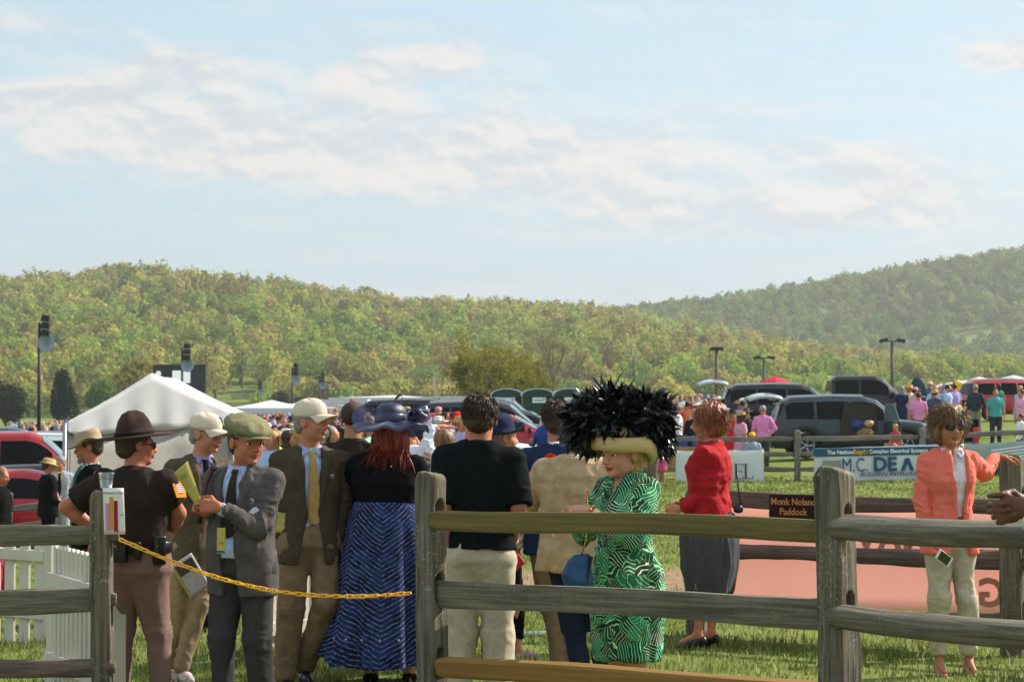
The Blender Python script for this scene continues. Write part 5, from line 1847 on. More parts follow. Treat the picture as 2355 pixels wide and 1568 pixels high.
tag(mb.build('cigar', mat('dark_green_wrapper', '#1d2a22', rough=.5), None, True), 'dark thin cigar held in the mouth of the man in the flat cap', 'cigar')
# strap of a shoulder bag
mb = MB()
P = [Vector((-.16, .06, .845 * p.H)), Vector((-.15, -.075, .835 * p.H)), Vector((-.155, -.135, .79 * p.H)), Vector((-.165, -.155, .72 * p.H)), Vector((-.18, -.155, .66 * p.H))]
mb.tube(P, [.016] * 5, 8)
mb.build('strap', M_BRLEATHER, p.root, True)
def flatcap(S_):
	S_.ell((0, .004, .088), (.108, .135, .050), k=.01, R=Matrix.Rotation(math.radians(13), 3, 'X'))
	S_.ell((0, -.055, .066), (.088, .088, .030), k=.03, R=Matrix.Rotation(math.radians(14), 3, 'X'))
	S_.ell((0, .02, .052), (.086, .104, .030), k=.02)
	S_.ell((0, .016, .020), (.080, .099, .055), k=.008, sub=True)
	S_.ell((0, -.06, .02), (.074, .075, .032), k=.008, sub=True)
M_CAPT = cloth('cap_tweed', '#7d8058', pattern=lambda T, co, c: T.mix(T.mapr(T.n('ShaderNodeTexWave', {'Vector': co, 'Scale': 5.0}, bands_direction='X').outputs[1], .9, .98, 0, .5),
			   T.mix(T.mapr(T.noise(co, 150, 3, .7), .4, .6, 0, 1), lin('#86825f'), lin('#6c6a4c')), lin('#8a6a44')))
hat = p.hsdf('flat_cap', M_CAPT, flatcap, folds=((.003, (18, 18, 18), 4),))
mb = MB()
G = []
for i in range(6):
	v = i / 5
	row = []
	for j in range(13):
		a_ = j / 6 - 1
		ang = -math.pi / 2 + a_ * 1.05
		row.append(p.HM @ Vector((.086 * math.cos(ang), .100 * math.sin(ang) - .050 * v * (1 - .4 * a_ * a_) - .02, .040 - .012 * v - .012 * a_ * a_)))
	G.append(row)
mb.grid(G, (0, 0, .006)); mb.build('peak', M_CAPT, hat, True)
# rolled programme in his hands and the folded one in his jacket
c = W(436, 1113, 11.98)
R = Matrix.Rotation(math.radians(-27), 3, 'Y')
root = empty('rolled_programme', c, 0, 'rolled yellow programme held in both hands by the man in the flat cap', 'programme')
root.rotation_euler = R.to_euler()
mb = MB()
G = []
for i in range(12):
	t = i / 11
	row = []
	for j in range(17):
		a_ = 2 * math.pi * j / 16 * .93
		rr = .040 - .022 * t
		row.append(Vector((rr * 1.15 * math.cos(a_), rr * .6 * math.sin(a_), .10 - .20 * t + .012 * math.cos(a_))))
	G.append(row)
mb.grid(G, (.001, .001, 0))
mb.build('cover', M_YEL, root, True)
mb = MB()
for k, z in enumerate((.055, .045, .038, .012, -.01)): mb = MB(); mb.box((-.006, -.0235 - .004 * k * 0, z), (.040, .002, .0022 if k else .012)); mb.build('print', M_INK, root)
booklet('folded_programme', W(508, 1243, 12.03), rotz(math.radians(-22)), .048, .135, .006, M_YEL, 'folded yellow programme tucked below the tie of the grey suit', 'programme',
		prints=((.1, -.1, .5, .12, M_INK), (0, -.42, 1, .08, M_BLUEINK)))
# 8 tall man in brown tweed, cream cap, walking
p = Person(712, 14.0, 1.74, 14, 'smiling tall man in cream cap, brown tweed jacket and long gold tie, walking', head_yaw=62, skin='skin_fair', hp=0, head_off=(.01, -.015, 0), z=-.045, hs=.98)
p.arm('r', p.LP(650, 1243, -.05), p.V((-1, .5, 0)), k=1.015)
p.arm('l', p.LP(774, 1245, .05), p.V((1, .8, 0)), k=1.02)
p.foot['r'] = p.LP(655, 1545, 0); p.foot['r'].z = .05
p.leg('r', p.foot['r'])
f = p.LP(700, 1530, .12); f.z = .09
p.leg('l', f, pole=p.V((.9, -.9, 0)))
p.knee['l'] = p.LP(752, 1385, -.05)
p.body(hands={'r': dict(d=p.V((.15, -.1, -1)), n=p.V((1, .2, 0)), t=p.V((.1, -1, 0)), curl=(.25, .35, .3)), 'l': dict(d=p.V((-.05, -.1, -1)), n=p.V((-1, .1, 0)), t=p.V((0, -1, 0)), curl=(.5, .6, .5))})
p.shirt_under(M_BLUESHIRT)
p.garment('tweed_jacket', M_BROWNTWEED, grow=.015, hem=.44, vneck=(.835, .060, .60, .035, .0, .44, .085), lapel=.058,
		  folds=((.006, (7, 7, 4), 41), (.003, (20, 20, 14), 42)), vox=.0075)
p.tie(cloth('gold_tie', '#a78a50', pattern=dots('#a98d55', '#5f4c2c', 100, .30)), z1=.575, w=.048, dx=.02)
p.trousers(M_KHAKI2, fit=1.08, folds=((.010, (6, 6, 3), 44), (.005, (14, 14, 8), 45)))
p.shoes(M_LEATHER); p.hair_short(M_HAIRG, crown=False); p.eyes(brow='#8d867c')
mb = MB()
mb.box(p.HM @ Vector((.0, -.0965, -.0632)), (.024, .004, .0045), R=p.HR); mb.build('teeth', flat_mat('teeth', '#cfc6b6'), p.root)
pin(p, .12, .745, flat_mat('badge_silver', '#b5b5b8'), flat_mat('badge_center', '#4d6a68'), .013, grow=.014)
mb = MB(); mb.box((.135, fy(p, np.array(p.stations(.026, .44)), .135, .685) - .012, .685 * p.H), (.06, .008, .008)); mb.build('pen_clip', M_LEATHER, p.root)
def em2(T, h, a, b):
	m_ = MB()
	c = T @ Vector((.03, -b * .80, .062)); n = (p.HR @ Vector((.25, -.8, .55))).normalized(); R = n.to_track_quat('Y', 'Z').to_matrix()
	m_.prism([(-.02, -.008), (.02, -.008), (.014, .008), (-.014, .01)], c, R @ Vector((1, 0, 0)), R @ Vector((0, 0, 1)), n * .004)
	m_.build('emblem', cloth('pale_green_thread', '#8a9474'), h)
ball_cap(p, M_CAPC, emblem=em2, tilt=-6, puff=.008)
booklet('programme', W(650, 1202, 13.9), rotz(-.3) @ Matrix.Rotation(.12, 3, 'Y'), .075, .12, .008, M_YEL, 'yellow programme sticking out of the pocket of the brown tweed jacket', 'programme', prints=((0, .42, 1, .03, M_INK),))
# 9 second officer, back of the head only partly hidden by the blue hat
p = Person(812, 15.6, 1.71, 158, 'second officer in brown uniform shirt, close cropped head, left of the navy hat', head_yaw=165, skin='skin_tan', wide=1.05)
p.hang('l', out=.08); p.hang('r', out=.06, fwd=-.12)
p.body(hands={'l': dict(d=(0, 0, -1), n=(-1, 0, 0), t=(0, -1, 0)), 'r': dict(d=(0, -.3, -1), n=(1, 0, 0), t=(0, -1, 0))}, vox=.008)
p.garment('uniform_shirt', M_BROWNSHIRT, hem=.56, grow=.012, sleeve='short', sl_r=1.12, collar=.008)
p.trousers(M_UTROUS, vox=.011); p.shoes(M_LEATHER)
p.hsdf('hair', mat('buzz_cut', '#3d2a20', rough=.8), lambda S_: (S_.ell((0, .022, .034), (.079, .098, .084), k=.004), S_.box((0, -.150, -.01), (.2, .085, .11), k=.02, sub=True), S_.cut((0, 0, -.03), (0, -.3, -1))))
dr = p.V((-.85, -.5, .1)).normalized(); c = p.sh['l'].lerp(p.el['l'], .35) + dr * .070
Rp = dr.to_track_quat('Y', 'Z').to_matrix()
mb = MB(); mb.prism([(.038 * math.cos(t), .052 * math.sin(t)) for t in [2 * math.pi * k / 16 for k in range(16)]], c, Rp @ Vector((1, 0, 0)), Rp @ Vector((0, 0, 1)), dr * .006)
q = mb.build('shoulder_patch', cloth('patch_gold', '#d98a22'), p.root)
mb = MB(); mb.prism([(.027 * math.cos(t), .038 * math.sin(t)) for t in [2 * math.pi * k / 16 for k in range(16)]], c + dr * .006, Rp @ Vector((1, 0, 0)), Rp @ Vector((0, 0, 1)), dr * .002)
mb.build('patch_emblem', cloth('patch_dark', '#4c463c'), q)
# 10 woman in blue striped skirt and navy hat
p = Person(890, 14.0, 1.655, 176, 'red haired woman in huge navy hat, black cardigan and long blue striped skirt, back turned', sex='f', wide=1.34, skin='skin_light', hs=1.0, head_off=(-.025, .0, -.02))
p.arm('l', p.LP(828, 1180, .24), p.V((-1, .3, -.2)), k=1.08); p.arm('r', p.LP(955, 1195, .2), p.V((1, .3, 0)), k=1.05)
p.foot = {'l': p.LP(850, 1545), 'r': p.LP(940, 1545)}
for k in 'lr': p.foot[k].z = .05; p.leg(k, p.foot[k])
p.body(hands={'l': dict(d=(0, -.6, -.8), n=(-1, 0, 0), t=(0, -1, 0)), 'r': dict(d=(0, -.6, -.8), n=(1, 0, 0), t=(0, -1, 0))}, legs=True, vox=.0075)
p.garment('cardigan', M_BLACK, hem=.595, grow=.016, sleeve='long', sl_r=1.15, folds=((.008, (6, 6, 5), 51), (.004, (16, 16, 12), 52)), neck_r=.058)
def skirt_mesh(name, m, p, prof, n=160, panels=10, fold=.03, ruffle=None, nz=60):
	"""prof: (z, rx, ry) from waist down; soft vertical folds grow towards the hem"""
	pr = np.array(prof)
	z0, z1 = pr[0, 0], pr[-1, 0]
	V, UV = [], []
	rg = np.random.default_rng(8)
	ph = rg.uniform(0, 6.28, 6)
	for i in range(nz):
		t = i / (nz - 1)
		z = z0 + (z1 - z0) * t
		rx = np.interp(-z, -pr[:, 0], pr[:, 1]); ry = np.interp(-z, -pr[:, 0], pr[:, 2])
		for k in range(n + 1):
			th = 2 * math.pi * (k % n) / n
			f = fold * t ** 1.2 * (math.sin(7 * th + ph[0] + .5 * t) * .5 + math.sin(11 * th + ph[1] - t) * .35 + math.sin(19 * th + ph[2] + 1.5 * t) * .22)
			if ruffle and z < ruffle:
				g = (ruffle - z) / (ruffle - z1)
				f += .022 * g ** .6 * math.sin(34 * th + 2 * math.sin(5 * th)) + .02 * g
			ax, ay = rx + f, ry + f
			dz = -.03 * t * math.sin(2 * th + ph[3]) * (t ** 2)
			V.append((math.cos(th) * ax, math.sin(th) * ay, z + dz))
			UV.append((th / (2 * math.pi) * panels, z))
	V = np.array(V)
	w = n + 1
	i, k = np.meshgrid(np.arange(nz - 1), np.arange(n), indexing='ij')
	q = (i * w + k).ravel()
	F = np.stack([q, q + 1, q + w + 1, q + w], 1)[:, ::-1]
	me = mesh_np(name, V, F)
	uv = me.uv_layers.new(name='uv')
	U = np.array(UV, np.float32)[F.ravel()]
	uv.data.foreach_set('uv', U.ravel())
	return link(name, me, m, p.root, True)
def skirt_stripe(T, co, c):
	uv = T.n('ShaderNodeUVMap', uv_map='uv').outputs[0]
	sp = T.n('ShaderNodeSeparateXYZ', {0: uv})
	u_, v_ = sp.outputs[0], sp.outputs[1]
	fr = T.math('FRACT', u_)
	tri = T.math('ABSOLUTE', T.math('SUBTRACT', fr, .5))
	ph = T.math('ADD', T.math('MULTIPLY', v_, 35.0), T.math('MULTIPLY', tri, 9.5))
	ph = T.math('ADD', ph, T.math('MULTIPLY', T.noise(co, 9, 2, .5), .9))
	s_ = T.math('ABSOLUTE', T.math('SUBTRACT', T.math('FRACT', ph), .5))
	line = T.mapr(s_, .07, .15, 1, 0)
	br = T.mapr(T.noise(co, 45, 3, .6), .35, .65, .15, 1)
	blotch = T.mapr(T.noise(co, 14, 2, .5), .4, .62, 0, 1)
	base_ = T.mix(blotch, lin('#161f3c'), lin('#273868'))
	return T.mix(T.math('MULTIPLY', line, br), base_, lin('#808cb6'))
M_SKIRT = cloth('blue_stripe_skirt', '#22306a', pattern=skirt_stripe, var=.1, trans=.08)
zz = p.H
sk = skirt_mesh('skirt', M_SKIRT, p, [(.665 * zz, .20, .155), (.60 * zz, .235, .185), (.52 * zz, .262, .21), (.36 * zz, .305, .25), (.17 * zz, .36, .30), (.085 * zz, .375, .315)], fold=.05, ruffle=.17 * zz, panels=4)
mb = MB()
for t in range(7):
	a = math.pi * .5 + (-.9 + .3 * t)
	mb = MB(); x, y = .375 * math.cos(a), .32 * math.sin(a)
	mb.shell([(.006, .006, .0), (.006, .006, .004), (.002, .002, .006)], 8, None, True, Matrix.Translation((x, y, .175 * zz)) @ Matrix.Rotation(-math.pi / 2, 4, 'X'))
	mb.build('button', mat('pearl_button', '#cfd2dc', rough=.2), sk, True)
p.shoes(M_BLACK)
M_H = M_HAIRRED
p.hsdf('hair', M_H, lambda S_: (S_.ell((0, .03, .02), (.088, .098, .088), k=.01), S_.ell((0, .05, -.07), (.11, .07, .10), k=.04), S_.box((0, -.16, -.02), (.2, .09, .2), k=.02, sub=True)), box=((-.2, -.2, -.3), (.2, .2, .2)), folds=((.008, (30, 30, 8), 5), (.005, (60, 60, 12), 9)))
p.strands('hair_ends', M_H, lambda r: ((r.uniform(-.105, .105), .055 + r.uniform(-.03, .05), -.07 - r.uniform(0, .07)), (r.normal() * .3, .25 + r.normal() * .2, -1)), 1500, .13, 0, gravity=.3, curl=.12, wid=.0035, seed=3)
# hat: navy straw crown, sheer wavy brim, net band, ribbon cluster
M_NAVYHAT = mat('navy_straw', '#1a2040', rough=.45, bump=.5, bscale=260, var=.15, spec=.5)
def sheer(name, col, op):
	m = bpy.data.materials.new(name); m.use_nodes = True
	T = NT(m.node_tree)
	co = T.n('ShaderNodeTexCoord').outputs['Object']
	n = T.noise(co, 34, 4, .6)
	c = T.mix(T.mapr(n, .35, .65, 0, 1), lin(col), lin('#2c3560'))
	d = T.n('ShaderNodeBsdfPrincipled', {'Base Color': c, 'Roughness': .3, 'Specular IOR Level': .8, 'Sheen Weight': .3}).outputs[0]
	tl = T.n('ShaderNodeBsdfTranslucent', {'Color': c}).outputs[0]
	d = T.n('ShaderNodeMixShader', {0: .3, 1: d, 2: tl}).outputs[0]
	t = T.n('ShaderNodeBsdfTransparent').outputs[0]
	T.n('ShaderNodeOutputMaterial', {'Surface': T.n('ShaderNodeMixShader', {0: op, 1: t, 2: d}).outputs[0]})
	return m
M_SHEER = sheer('navy_organza', '#1d2552', .86)
M_SHEER2 = sheer('lilac_organza', '#363a66', .8)
T = p.HM @ Matrix.Translation((0, .02, .045)) @ Matrix.Rotation(math.radians(5), 4, 'X')
mb = MB()
mb.shell([(.088, .104, 0), (.090, .106, .04), (.092, .106, .075), (.082, .094, .105), (.055, .062, .125), (.02, .024, .131), (.004, .004, .132)], 44, None, True, T)
hat = mb.build('hat', M_NAVYHAT, p.root, True)
def wave(th, i, q):
	q = q.copy()
	r = math.hypot(q.x, q.y)
	t = max(0, (r - .09) / .13)
	q.z += t * (.020 * math.sin(2 * th + 2.4) + .012 * math.sin(5 * th + 1) + .008 * math.sin(9 * th)) - .045 * t * t + .03 * t
	return q
mb = MB()
mb.shell([(.088, .104, .002), (.12, .135, .0), (.16, .172, -.004), (.20, .208, -.010), (.228, .232, -.018), (.230, .234, -.016), (.20, .208, -.006), (.12, .135, .004)], 80, wave, False, T)
mb.build('brim', M_SHEER, hat, True)
mb = MB()
mb.shell([(.095, .111, .004), (.099, .115, .01), (.098, .113, .055), (.094, .108, .06)], 44, None, False, T)
mb.build('hat_band', M_SHEER, hat, True)
def bowloop(c, ax, up, L, w, m, nm, puff=.03):
	mb = MB(); G = []
	ax, up = Vector(ax).normalized(), Vector(up).normalized()
	sd_ = ax.cross(up).normalized()
	for i in range(13):
		t = i / 12 * 2 * math.pi
		o = ax * L * (1 - math.cos(t)) / 2 + up * puff * math.sin(t)
		G.append([T @ (Vector(c) + o + sd_ * w * (j / 4 - .5) * (.4 + .6 * math.sin(t / 2))) for j in range(5)])
	mb.grid(G)
	return mb.build(nm, m, hat, True)
rg = np.random.default_rng(4)
for i in range(11):
	a = rg.uniform(-.9, .5)
	# cluster on the side that shows at the picture's right (the wearer's right)
	bowloop((-.10 - rg.uniform(0, .03), .05 + rg.uniform(-.05, .05), .02 + rg.uniform(0, .05)), (-1 + rg.uniform(-.1, .4), rg.uniform(-.6, .8), rg.uniform(-.2, .5)), (0, rg.normal() * .4, 1), rg.uniform(.07, .14), .05, M_SHEER if i % 3 else M_SHEER2, 'ribbon_loop')
bowloop((-.03, -.02, .11), (-.3, -.1, 1), (1, 0, 0), .075, .07, M_NAVYHAT, 'ribbon_loop', .02)
bowloop((.10, .0, .09), (1, 0, .35), (0, 0, 1), .05, .05, M_NAVYHAT, 'ribbon_loop', .015)
mb = MB(); G = []
for i in range(7):
	G.append([T @ Vector((.165 + .075 * (i / 6) * math.cos(a) * 1.0, -.03, .045 + .075 * (i / 6) * math.sin(a))) for a in [2 * math.pi * k / 24 for k in range(25)]])
mb.grid(G); mb.build('organza_disc', M_SHEER2, hat, True)
# 11 pointing man in white shirt
p = Person(922, 15.5, 1.57, 95, 'man in white shirt pointing to the right from behind the navy hat', skin='skin_fair')
p.sh['r'] = p.LP(955, 1045, -.15)
p.arm('r', p.LP(992, 984, -.25), p.V((-.3, -.2, -1)), l1=.15 * p.H, l2=.14 * p.H)
p.hang('l')
p.body(hands={'r': dict(d=p.V((1, 0, .12)), n=p.V((.1, .2, -1)), t=p.V((0, -.2, 1)), curl=(.1, .15, .1), thumb=.9, spread=.1, sc=1.15), 'l': dict(d=(0, 0, -1), n=(-1, 0, 0), t=(0, -1, 0))}, vox=.007)
p.garment('shirt', M_WSHIRT, hem=.5, grow=.012, collar=.01, folds=((.010, (9, 9, 9), 61), (.006, (20, 20, 20), 62)))
p.trousers(M_NAVYT, vox=.012); p.shoes(M_LEATHER); p.hair_short(M_HAIRD)
mb = MB(); a_, b_ = p.wr['r'], p.el['r']; dd = (a_ - b_).normalized(); mb.tube([a_ - dd * .01, a_ + dd * .014], .031, 12); mb.build('watch_strap', M_LEATHER, p.root, True)
# 12 man in black tee shirt
p = Person(1104, 12.1, 1.765, 178, 'dark haired man in black tee shirt and stone chinos, back turned to us', skin='skin_ruddy', wide=.9, hs=1.0, head_yaw=176, hp=3, head_off=(0, 0, -.022))
p.arm('r', p.LP(1180, 1243, .04), p.V((.3, -1, 0)), l1=.142 * p.H, l2=.125 * p.H); p.arm('l', p.LP(1034, 1250, .0), p.V((-.3, -1, 0)), l1=.142 * p.H, l2=.125 * p.H)
p.foot = {'l': Vector((.12, 0, .05)), 'r': Vector((-.10, 0, .05))}
p.body(hands={'r': dict(d=p.V((-.1, .25, -1)), n=p.V((-1, 0, 0)), t=p.V((0, 1, 0)), curl=(.35, .5, .4)), 'l': dict(d=p.V((.15, .3, -1)), n=p.V((1, 0, 0)), t=p.V((0, 1, 0)), curl=(.3, .4, .3))}, arm_r=1.05)
p.garment('tee_shirt', M_BLACKT, hem=.535, grow=.026, sleeve='half', sl_r=1.0, neck_r=.066, folds=((.006, (6, 6, 4), 71), (.004, (14, 14, 12), 72)), top=.85, flare=.028)
p.trousers(M_STONE, fit=1.14, waist=.575, folds=((.009, (5, 5, 3), 74), (.005, (12, 12, 7), 75)))
p.shoes(mat('grey_trainers', '#8a857c', rough=.7))
p.hair_short(M_HAIRD, full=.005, back=-.078)
drape(p, M_HAIRD, 3200, .026, r=(.089, .106, .092), zlo=-.035, out=.25, curl=.12)
mb = MB(); a_, b_ = p.wr['r'], p.el['r']; dd = (a_ - b_).normalized(); mb.tube([a_ - dd * .012, a_ + dd * .006], .029, 12); mb.build('wristband', flat_mat('paper_band', '#c9bcb0'), p.root, True)
# 13 man in striped shirt and black jacket behind him
p = Person(1092, 13.6, 1.72, 176, 'man in pale striped shirt and white collar hidden behind the black tee', skin='skin_fair', hs=.8, wide=1.15)
p.hang('l', fwd=-.15); p.hang('r', fwd=-.15)
p.body(hands={'l': dict(d=(0, 0, -1), n=(-1, 0, 0), t=(0, -1, 0)), 'r': dict(d=(0, 0, -1), n=(1, 0, 0), t=(0, -1, 0))}, vox=.010)
p.garment('shirt', cloth('stripe_shirt', '#d2c7c4', pattern=stripes('#d8cec8', '#9a93b8', 9, 'X', .78, (0, .8, 0))), grow=.014, vox=.010, collar=.0)
p.collar(M_WSHIRT, r=.066)
p.trousers(M_NAVYT, vox=.012); p.shoes(M_LEATHER); p.hair_short(M_HAIRD)
p = Person(1022, 14.7, 1.53, 170, 'person in black jacket between the navy hat and the black tee shirt', skin='skin_fair', hs=.8)
p.hang('l'); p.hang('r')
p.body(hands={'l': dict(d=(0, 0, -1), n=(-1, 0, 0), t=(0, -1, 0)), 'r': dict(d=(0, 0, -1), n=(1, 0, 0), t=(0, -1, 0))}, vox=.010)
p.garment('jacket', M_BLACK, grow=.02, vox=.010); p.trousers(M_NAVYT, vox=.012); p.shoes(M_LEATHER); p.hair_short(M_HAIRBL)
# 14 woman in navy bowler style hat
p = Person(1150, 15.2, 1.585, 128, 'woman in navy felt hat with turned up brim, black top and skinny black trousers', sex='f', skin='skin_fair', head_yaw=115, z=.0)
p.arm('r', p.LP(1205, 1092, .1), p.V((-.2, .2, -1))); p.hang('l')
p.foot['r'] = p.LP(1192, 1500); p.foot['r'].z = .05; p.foot['l'] = p.LP(1160, 1495, .25); p.foot['l'].z = .05
p.body(hands={'r': dict(d=p.V((.2, 0, 1)), n=p.V((-1, 0, 0)), t=p.V((0, -1, 0)), curl=(.9, 1, .6)), 'l': dict(d=(0, 0, -1), n=(-1, 0, 0), t=(0, -1, 0))}, legs=.72)
p.garment('top', M_BLACK, grow=.014, hem=.5)
p.trousers(M_BLACK, fit=.86, cuff=.62, hem=.14)
p.shoes(mat('taupe_loafer', '#7c6457', rough=.45), name='loafer')
p.hsdf('hair', M_HAIRBL, lambda S_: (S_.ell((0, .03, .01), (.084, .09, .09), k=.01), S_.ell((0, .04, -.08), (.08, .05, .09), k=.04), S_.box((0, -.15, -.02), (.2, .09, .2), k=.02, sub=True)), box=((-.2, -.2, -.3), (.2, .2, .2)), folds=((.006, (50, 50, 12), 5),))
M_NF = cloth('navy_felt', '#1b2540', bump=.2)
T = p.HM @ Matrix.Translation((0, .018, .035)) @ Matrix.Rotation(math.radians(-4), 4, 'X')
def upb(th, i, q):
	q = q.copy()
	if i <= 4:
		r = math.hypot(q.x, q.y); t = max(0, (r - .10) / .06)
		q.z += .050 * t ** 2 * (0.35 + .65 * max(0, -math.sin(th))) - .010 * t
	return q
mb = MB()
mb.shell([(.088, .104, .0), (.125, .14, -.008), (.150, .168, -.004), (.152, .170, .000), (.126, .142, -.002), (.094, .11, .004), (.093, .108, .04), (.088, .102, .08), (.070, .084, .110), (.04, .05, .125), (.004, .004, .130)], 48, upb, True, T)
mb.build('hat', M_NF, p.root, True)
booklet('programme', W(1206, 1100, 15.05), rotz(.9) @ Matrix.Rotation(.05, 3, 'Y'), .13, .25, .012, M_YEL, 'yellow programme held upright by the woman in the navy felt hat')
booklet('red_folder', W(1190, 1292, 13.0), rotz(.3) @ Matrix.Rotation(.9, 3, 'Y'), .07, .07, .01, flat_mat('red_card', '#c8323a'), 'red folded card corner behind the hand of the man in the black tee', 'card')
# 15 man in blue blazer
p = Person(1282, 13.7, 1.70, 172, 'dark haired man in blue blazer with orange pocket flower, back turned beside the feathered hat', skin='skin_tan', hs=.98, wide=1.08)
p.arm('l', p.LP(1238, 1240, .0), p.V((-1, .3, 0)), k=1.02); p.hang('r')
p.foot = {'l': p.LP(1290, 1500, 0), 'r': p.LP(1320, 1530, 0)}
for k in 'lr': p.foot[k].z = .05
p.body(hands={'l': dict(d=p.V((.35, .1, -1)), n=p.V((.8, .2, 0)), t=p.V((0, 1, 0)), curl=(.3, .45, .3), spread=.12), 'r': dict(d=(0, 0, -1), n=(1, 0, 0), t=(0, -1, 0))})
p.shirt_under(M_WSHIRT)
p.garment('blazer', M_NAVY, grow=.018, hem=.47, folds=((.007, (8, 8, 6), 81), (.004, (20, 20, 14), 82)), sl_r=1.05, neck_r=.060)
p.trousers(M_KHAKI2, fit=1.0); p.shoes(M_BRLEATHER); p.hair_short(M_HAIRD, full=.004, back=-.08)
drape(p, M_HAIRD, 2200, .028, r=(.088, .105, .092), zlo=-.035, out=.3, curl=.15)
mb = MB()
c = p.LP(1266, 1060, -.32)
fl_ = empty('silk_flower', W(1266, 1060, 13.38), 0, 'orange silk flower between the blue blazer and the tan blazer', 'flower')
rg = np.random.default_rng(2)
for i in range(7):
	a = i * .9
	G = []
	ax = Vector((math.cos(a) * .7, -.5, math.sin(a))).normalized(); sd_ = ax.cross(Vector((0, 1, .2))).normalized()
	for r_ in range(6):
		t = r_ / 5
		G.append([ax * .052 * t + sd_ * .036 * math.sin(t * 2.6) * (j / 4 - .5) * 2 * .6 + Vector((0, -.02 * t * t, 0)) for j in range(5)])
	mb = MB(); mb.grid(G, (0, .001, 0)); mb.build('petal', mat('orange_silk', '#e8501a', rough=.5, trans=.3), fl_, True)
# 16 man in tan blazer
p = Person(1333, 12.75, 1.66, 166, 'man in tan linen blazer and navy trousers, head hidden by the feathered hat', skin='skin_fair', hs=.92, wide=1.24)
p.arm('l', p.LP(1296, 1150, .28), p.V((-1, -.25, -.5)), l1=.185 * p.H); p.arm('r', p.LP(1392, 1180, .25), p.V((1, -.2, -.4)))
p.foot = {'l': p.LP(1338, 1560, 0), 'r': p.LP(1392, 1565, .05)}
for k in 'lr': p.foot[k].z = .05
p.body(hands={'l': dict(d=p.V((.7, .6, .2)), n=p.V((.3, -.6, 0)), t=(0, 0, 1)), 'r': dict(d=p.V((-.7, .6, .1)), n=p.V((0, -.6, 0)), t=(0, 0, 1))}, vox=.008)
p.shirt_under(M_WSHIRT)
p.garment('blazer', M_TANBLZ, grow=.022, hem=.475, flare=.02, sl_r=1.1, folds=((.010, (8, 8, 6), 84), (.005, (18, 18, 14), 85)))
p.trousers(M_NAVYT, fit=.98); p.shoes(M_LEATHER); p.hair_short(M_HAIRG)
# 17 woman in the feathered hat and green dress
def leafprint(T, co, c):
	"""overlapping palm fronds: bundles of thin curved ribs, black between green, teal and cream"""
	w = T.noise(co, 7, 2, .5, out=1)
	pos = T.vmath('ADD', co, T.vmath('MULTIPLY', T.vmath('SUBTRACT', w, (.5, .5, .5)), (.05, .05, .05)))
	v = T.n('ShaderNodeTexVoronoi', {'Vector': pos, 'Scale': 15.0, 'Randomness': 1.0})
	cellp, cc = v.outputs['Position'], v.outputs['Color']
	off = T.vmath('SUBTRACT', cc, (.5, .5, .5))
	ctr = T.vmath('ADD', cellp, T.vmath('MULTIPLY', off, (.9, .9, .9)))
	d = T.n('ShaderNodeVectorMath', {0: T.vmath('SUBTRACT', T.vmath('MULTIPLY', pos, (11, 11, 11)) if False else pos, ctr)}, operation='LENGTH').outputs['Value']
	st = T.math('FRACT', T.math('MULTIPLY', d, 74.0))
	a = T.math('ABSOLUTE', T.math('SUBTRACT', st, .5))
	sepc = T.n('ShaderNodeSeparateColor', {0: cc})
	thick = T.math('ADD', .355, T.math('MULTIPLY', sepc.outputs[0], .10))
	line = T.mapr(T.math('SUBTRACT', a, thick), -.04, .04, 1, 0)
	col = T.ramp(sepc.outputs[1], [(0, lin('#93e39b')), (.18, lin('#66c9ac')), (.34, lin('#c2eeb0')), (.6, lin('#f0f6da')), (.8, lin('#8fdc92')), (1, lin('#e8e8d4'))])
	col = T.mix(T.mapr(T.noise(co, 25, 2, .5), .4, .65, 0, .35), col, lin('#6fd07a'))
	dark = T.mix(T.mapr(sepc.outputs[2], .3, .8, 0, 1), lin('#22402f'), lin('#2f8256'))
	return T.mix(line, col, dark)
M_DRESS = cloth('leaf_print', '#3a8a50', pattern=leafprint, var=.05, bump=.1)
p = Person(1440, 11.5, 1.60, -58, 'woman in green leaf print dress and enormous black feathered straw hat behind the rail', head_yaw=-50, sex='f', skin='skin_light', wide=1.13, hp=4, hs=1.04,
		   head_off=(0, -.015, -.025), z=-.03)
p.arm('l', p.LP(1352, 1172, -.24), p.V((.75, -.4, -1)), l2=.16 * p.H)
p.arm('r', p.LP(1338, 1172, .02), p.V((-.5, .5, -1)))
p.foot = {'l': p.LP(1478, 1660, 0), 'r': p.LP(1440, 1655, .0)}
for k in 'lr': p.foot[k].z = .05; p.leg(k, p.foot[k])
p.body(hands={'l': dict(d=p.V((-1, .25, .08)), n=p.V((0, .5, -1)), t=p.V((-.3, 1, 0)), curl=(.35, .6, .4)), 'r': dict(d=p.V((-1, -.15, .10)), n=p.V((0, -.3, -1)), t=p.V((0, -1, 0)), curl=(.5, .9, .5))}, legs=True, vox=.006, jowl=.004)
H = p.H
sk = [(.275 * H, 0, .0, .172, .150), (.36 * H, 0, 0, .180, .162), (.48 * H, 0, .005, .190, .172), (.54 * H, 0, .004, .180, .160), (.60 * H, 0, 0, .152, .128), (.62 * H, 0, 0, .142, .118)]
def dress_extra(S_):
	# sash knot and tails at the front of the waist
	S_.cap((-.03, -.155, .615 * H), (.035, -.155, .60 * H), .026, .022, k=.02)
	S_.cap((.0, -.165, .60 * H), (.01, -.175, .40 * H), .020, .024, k=.015)
	S_.cap((.025, -.160, .60 * H), (.045, -.165, .47 * H), .016, .020, k=.015)
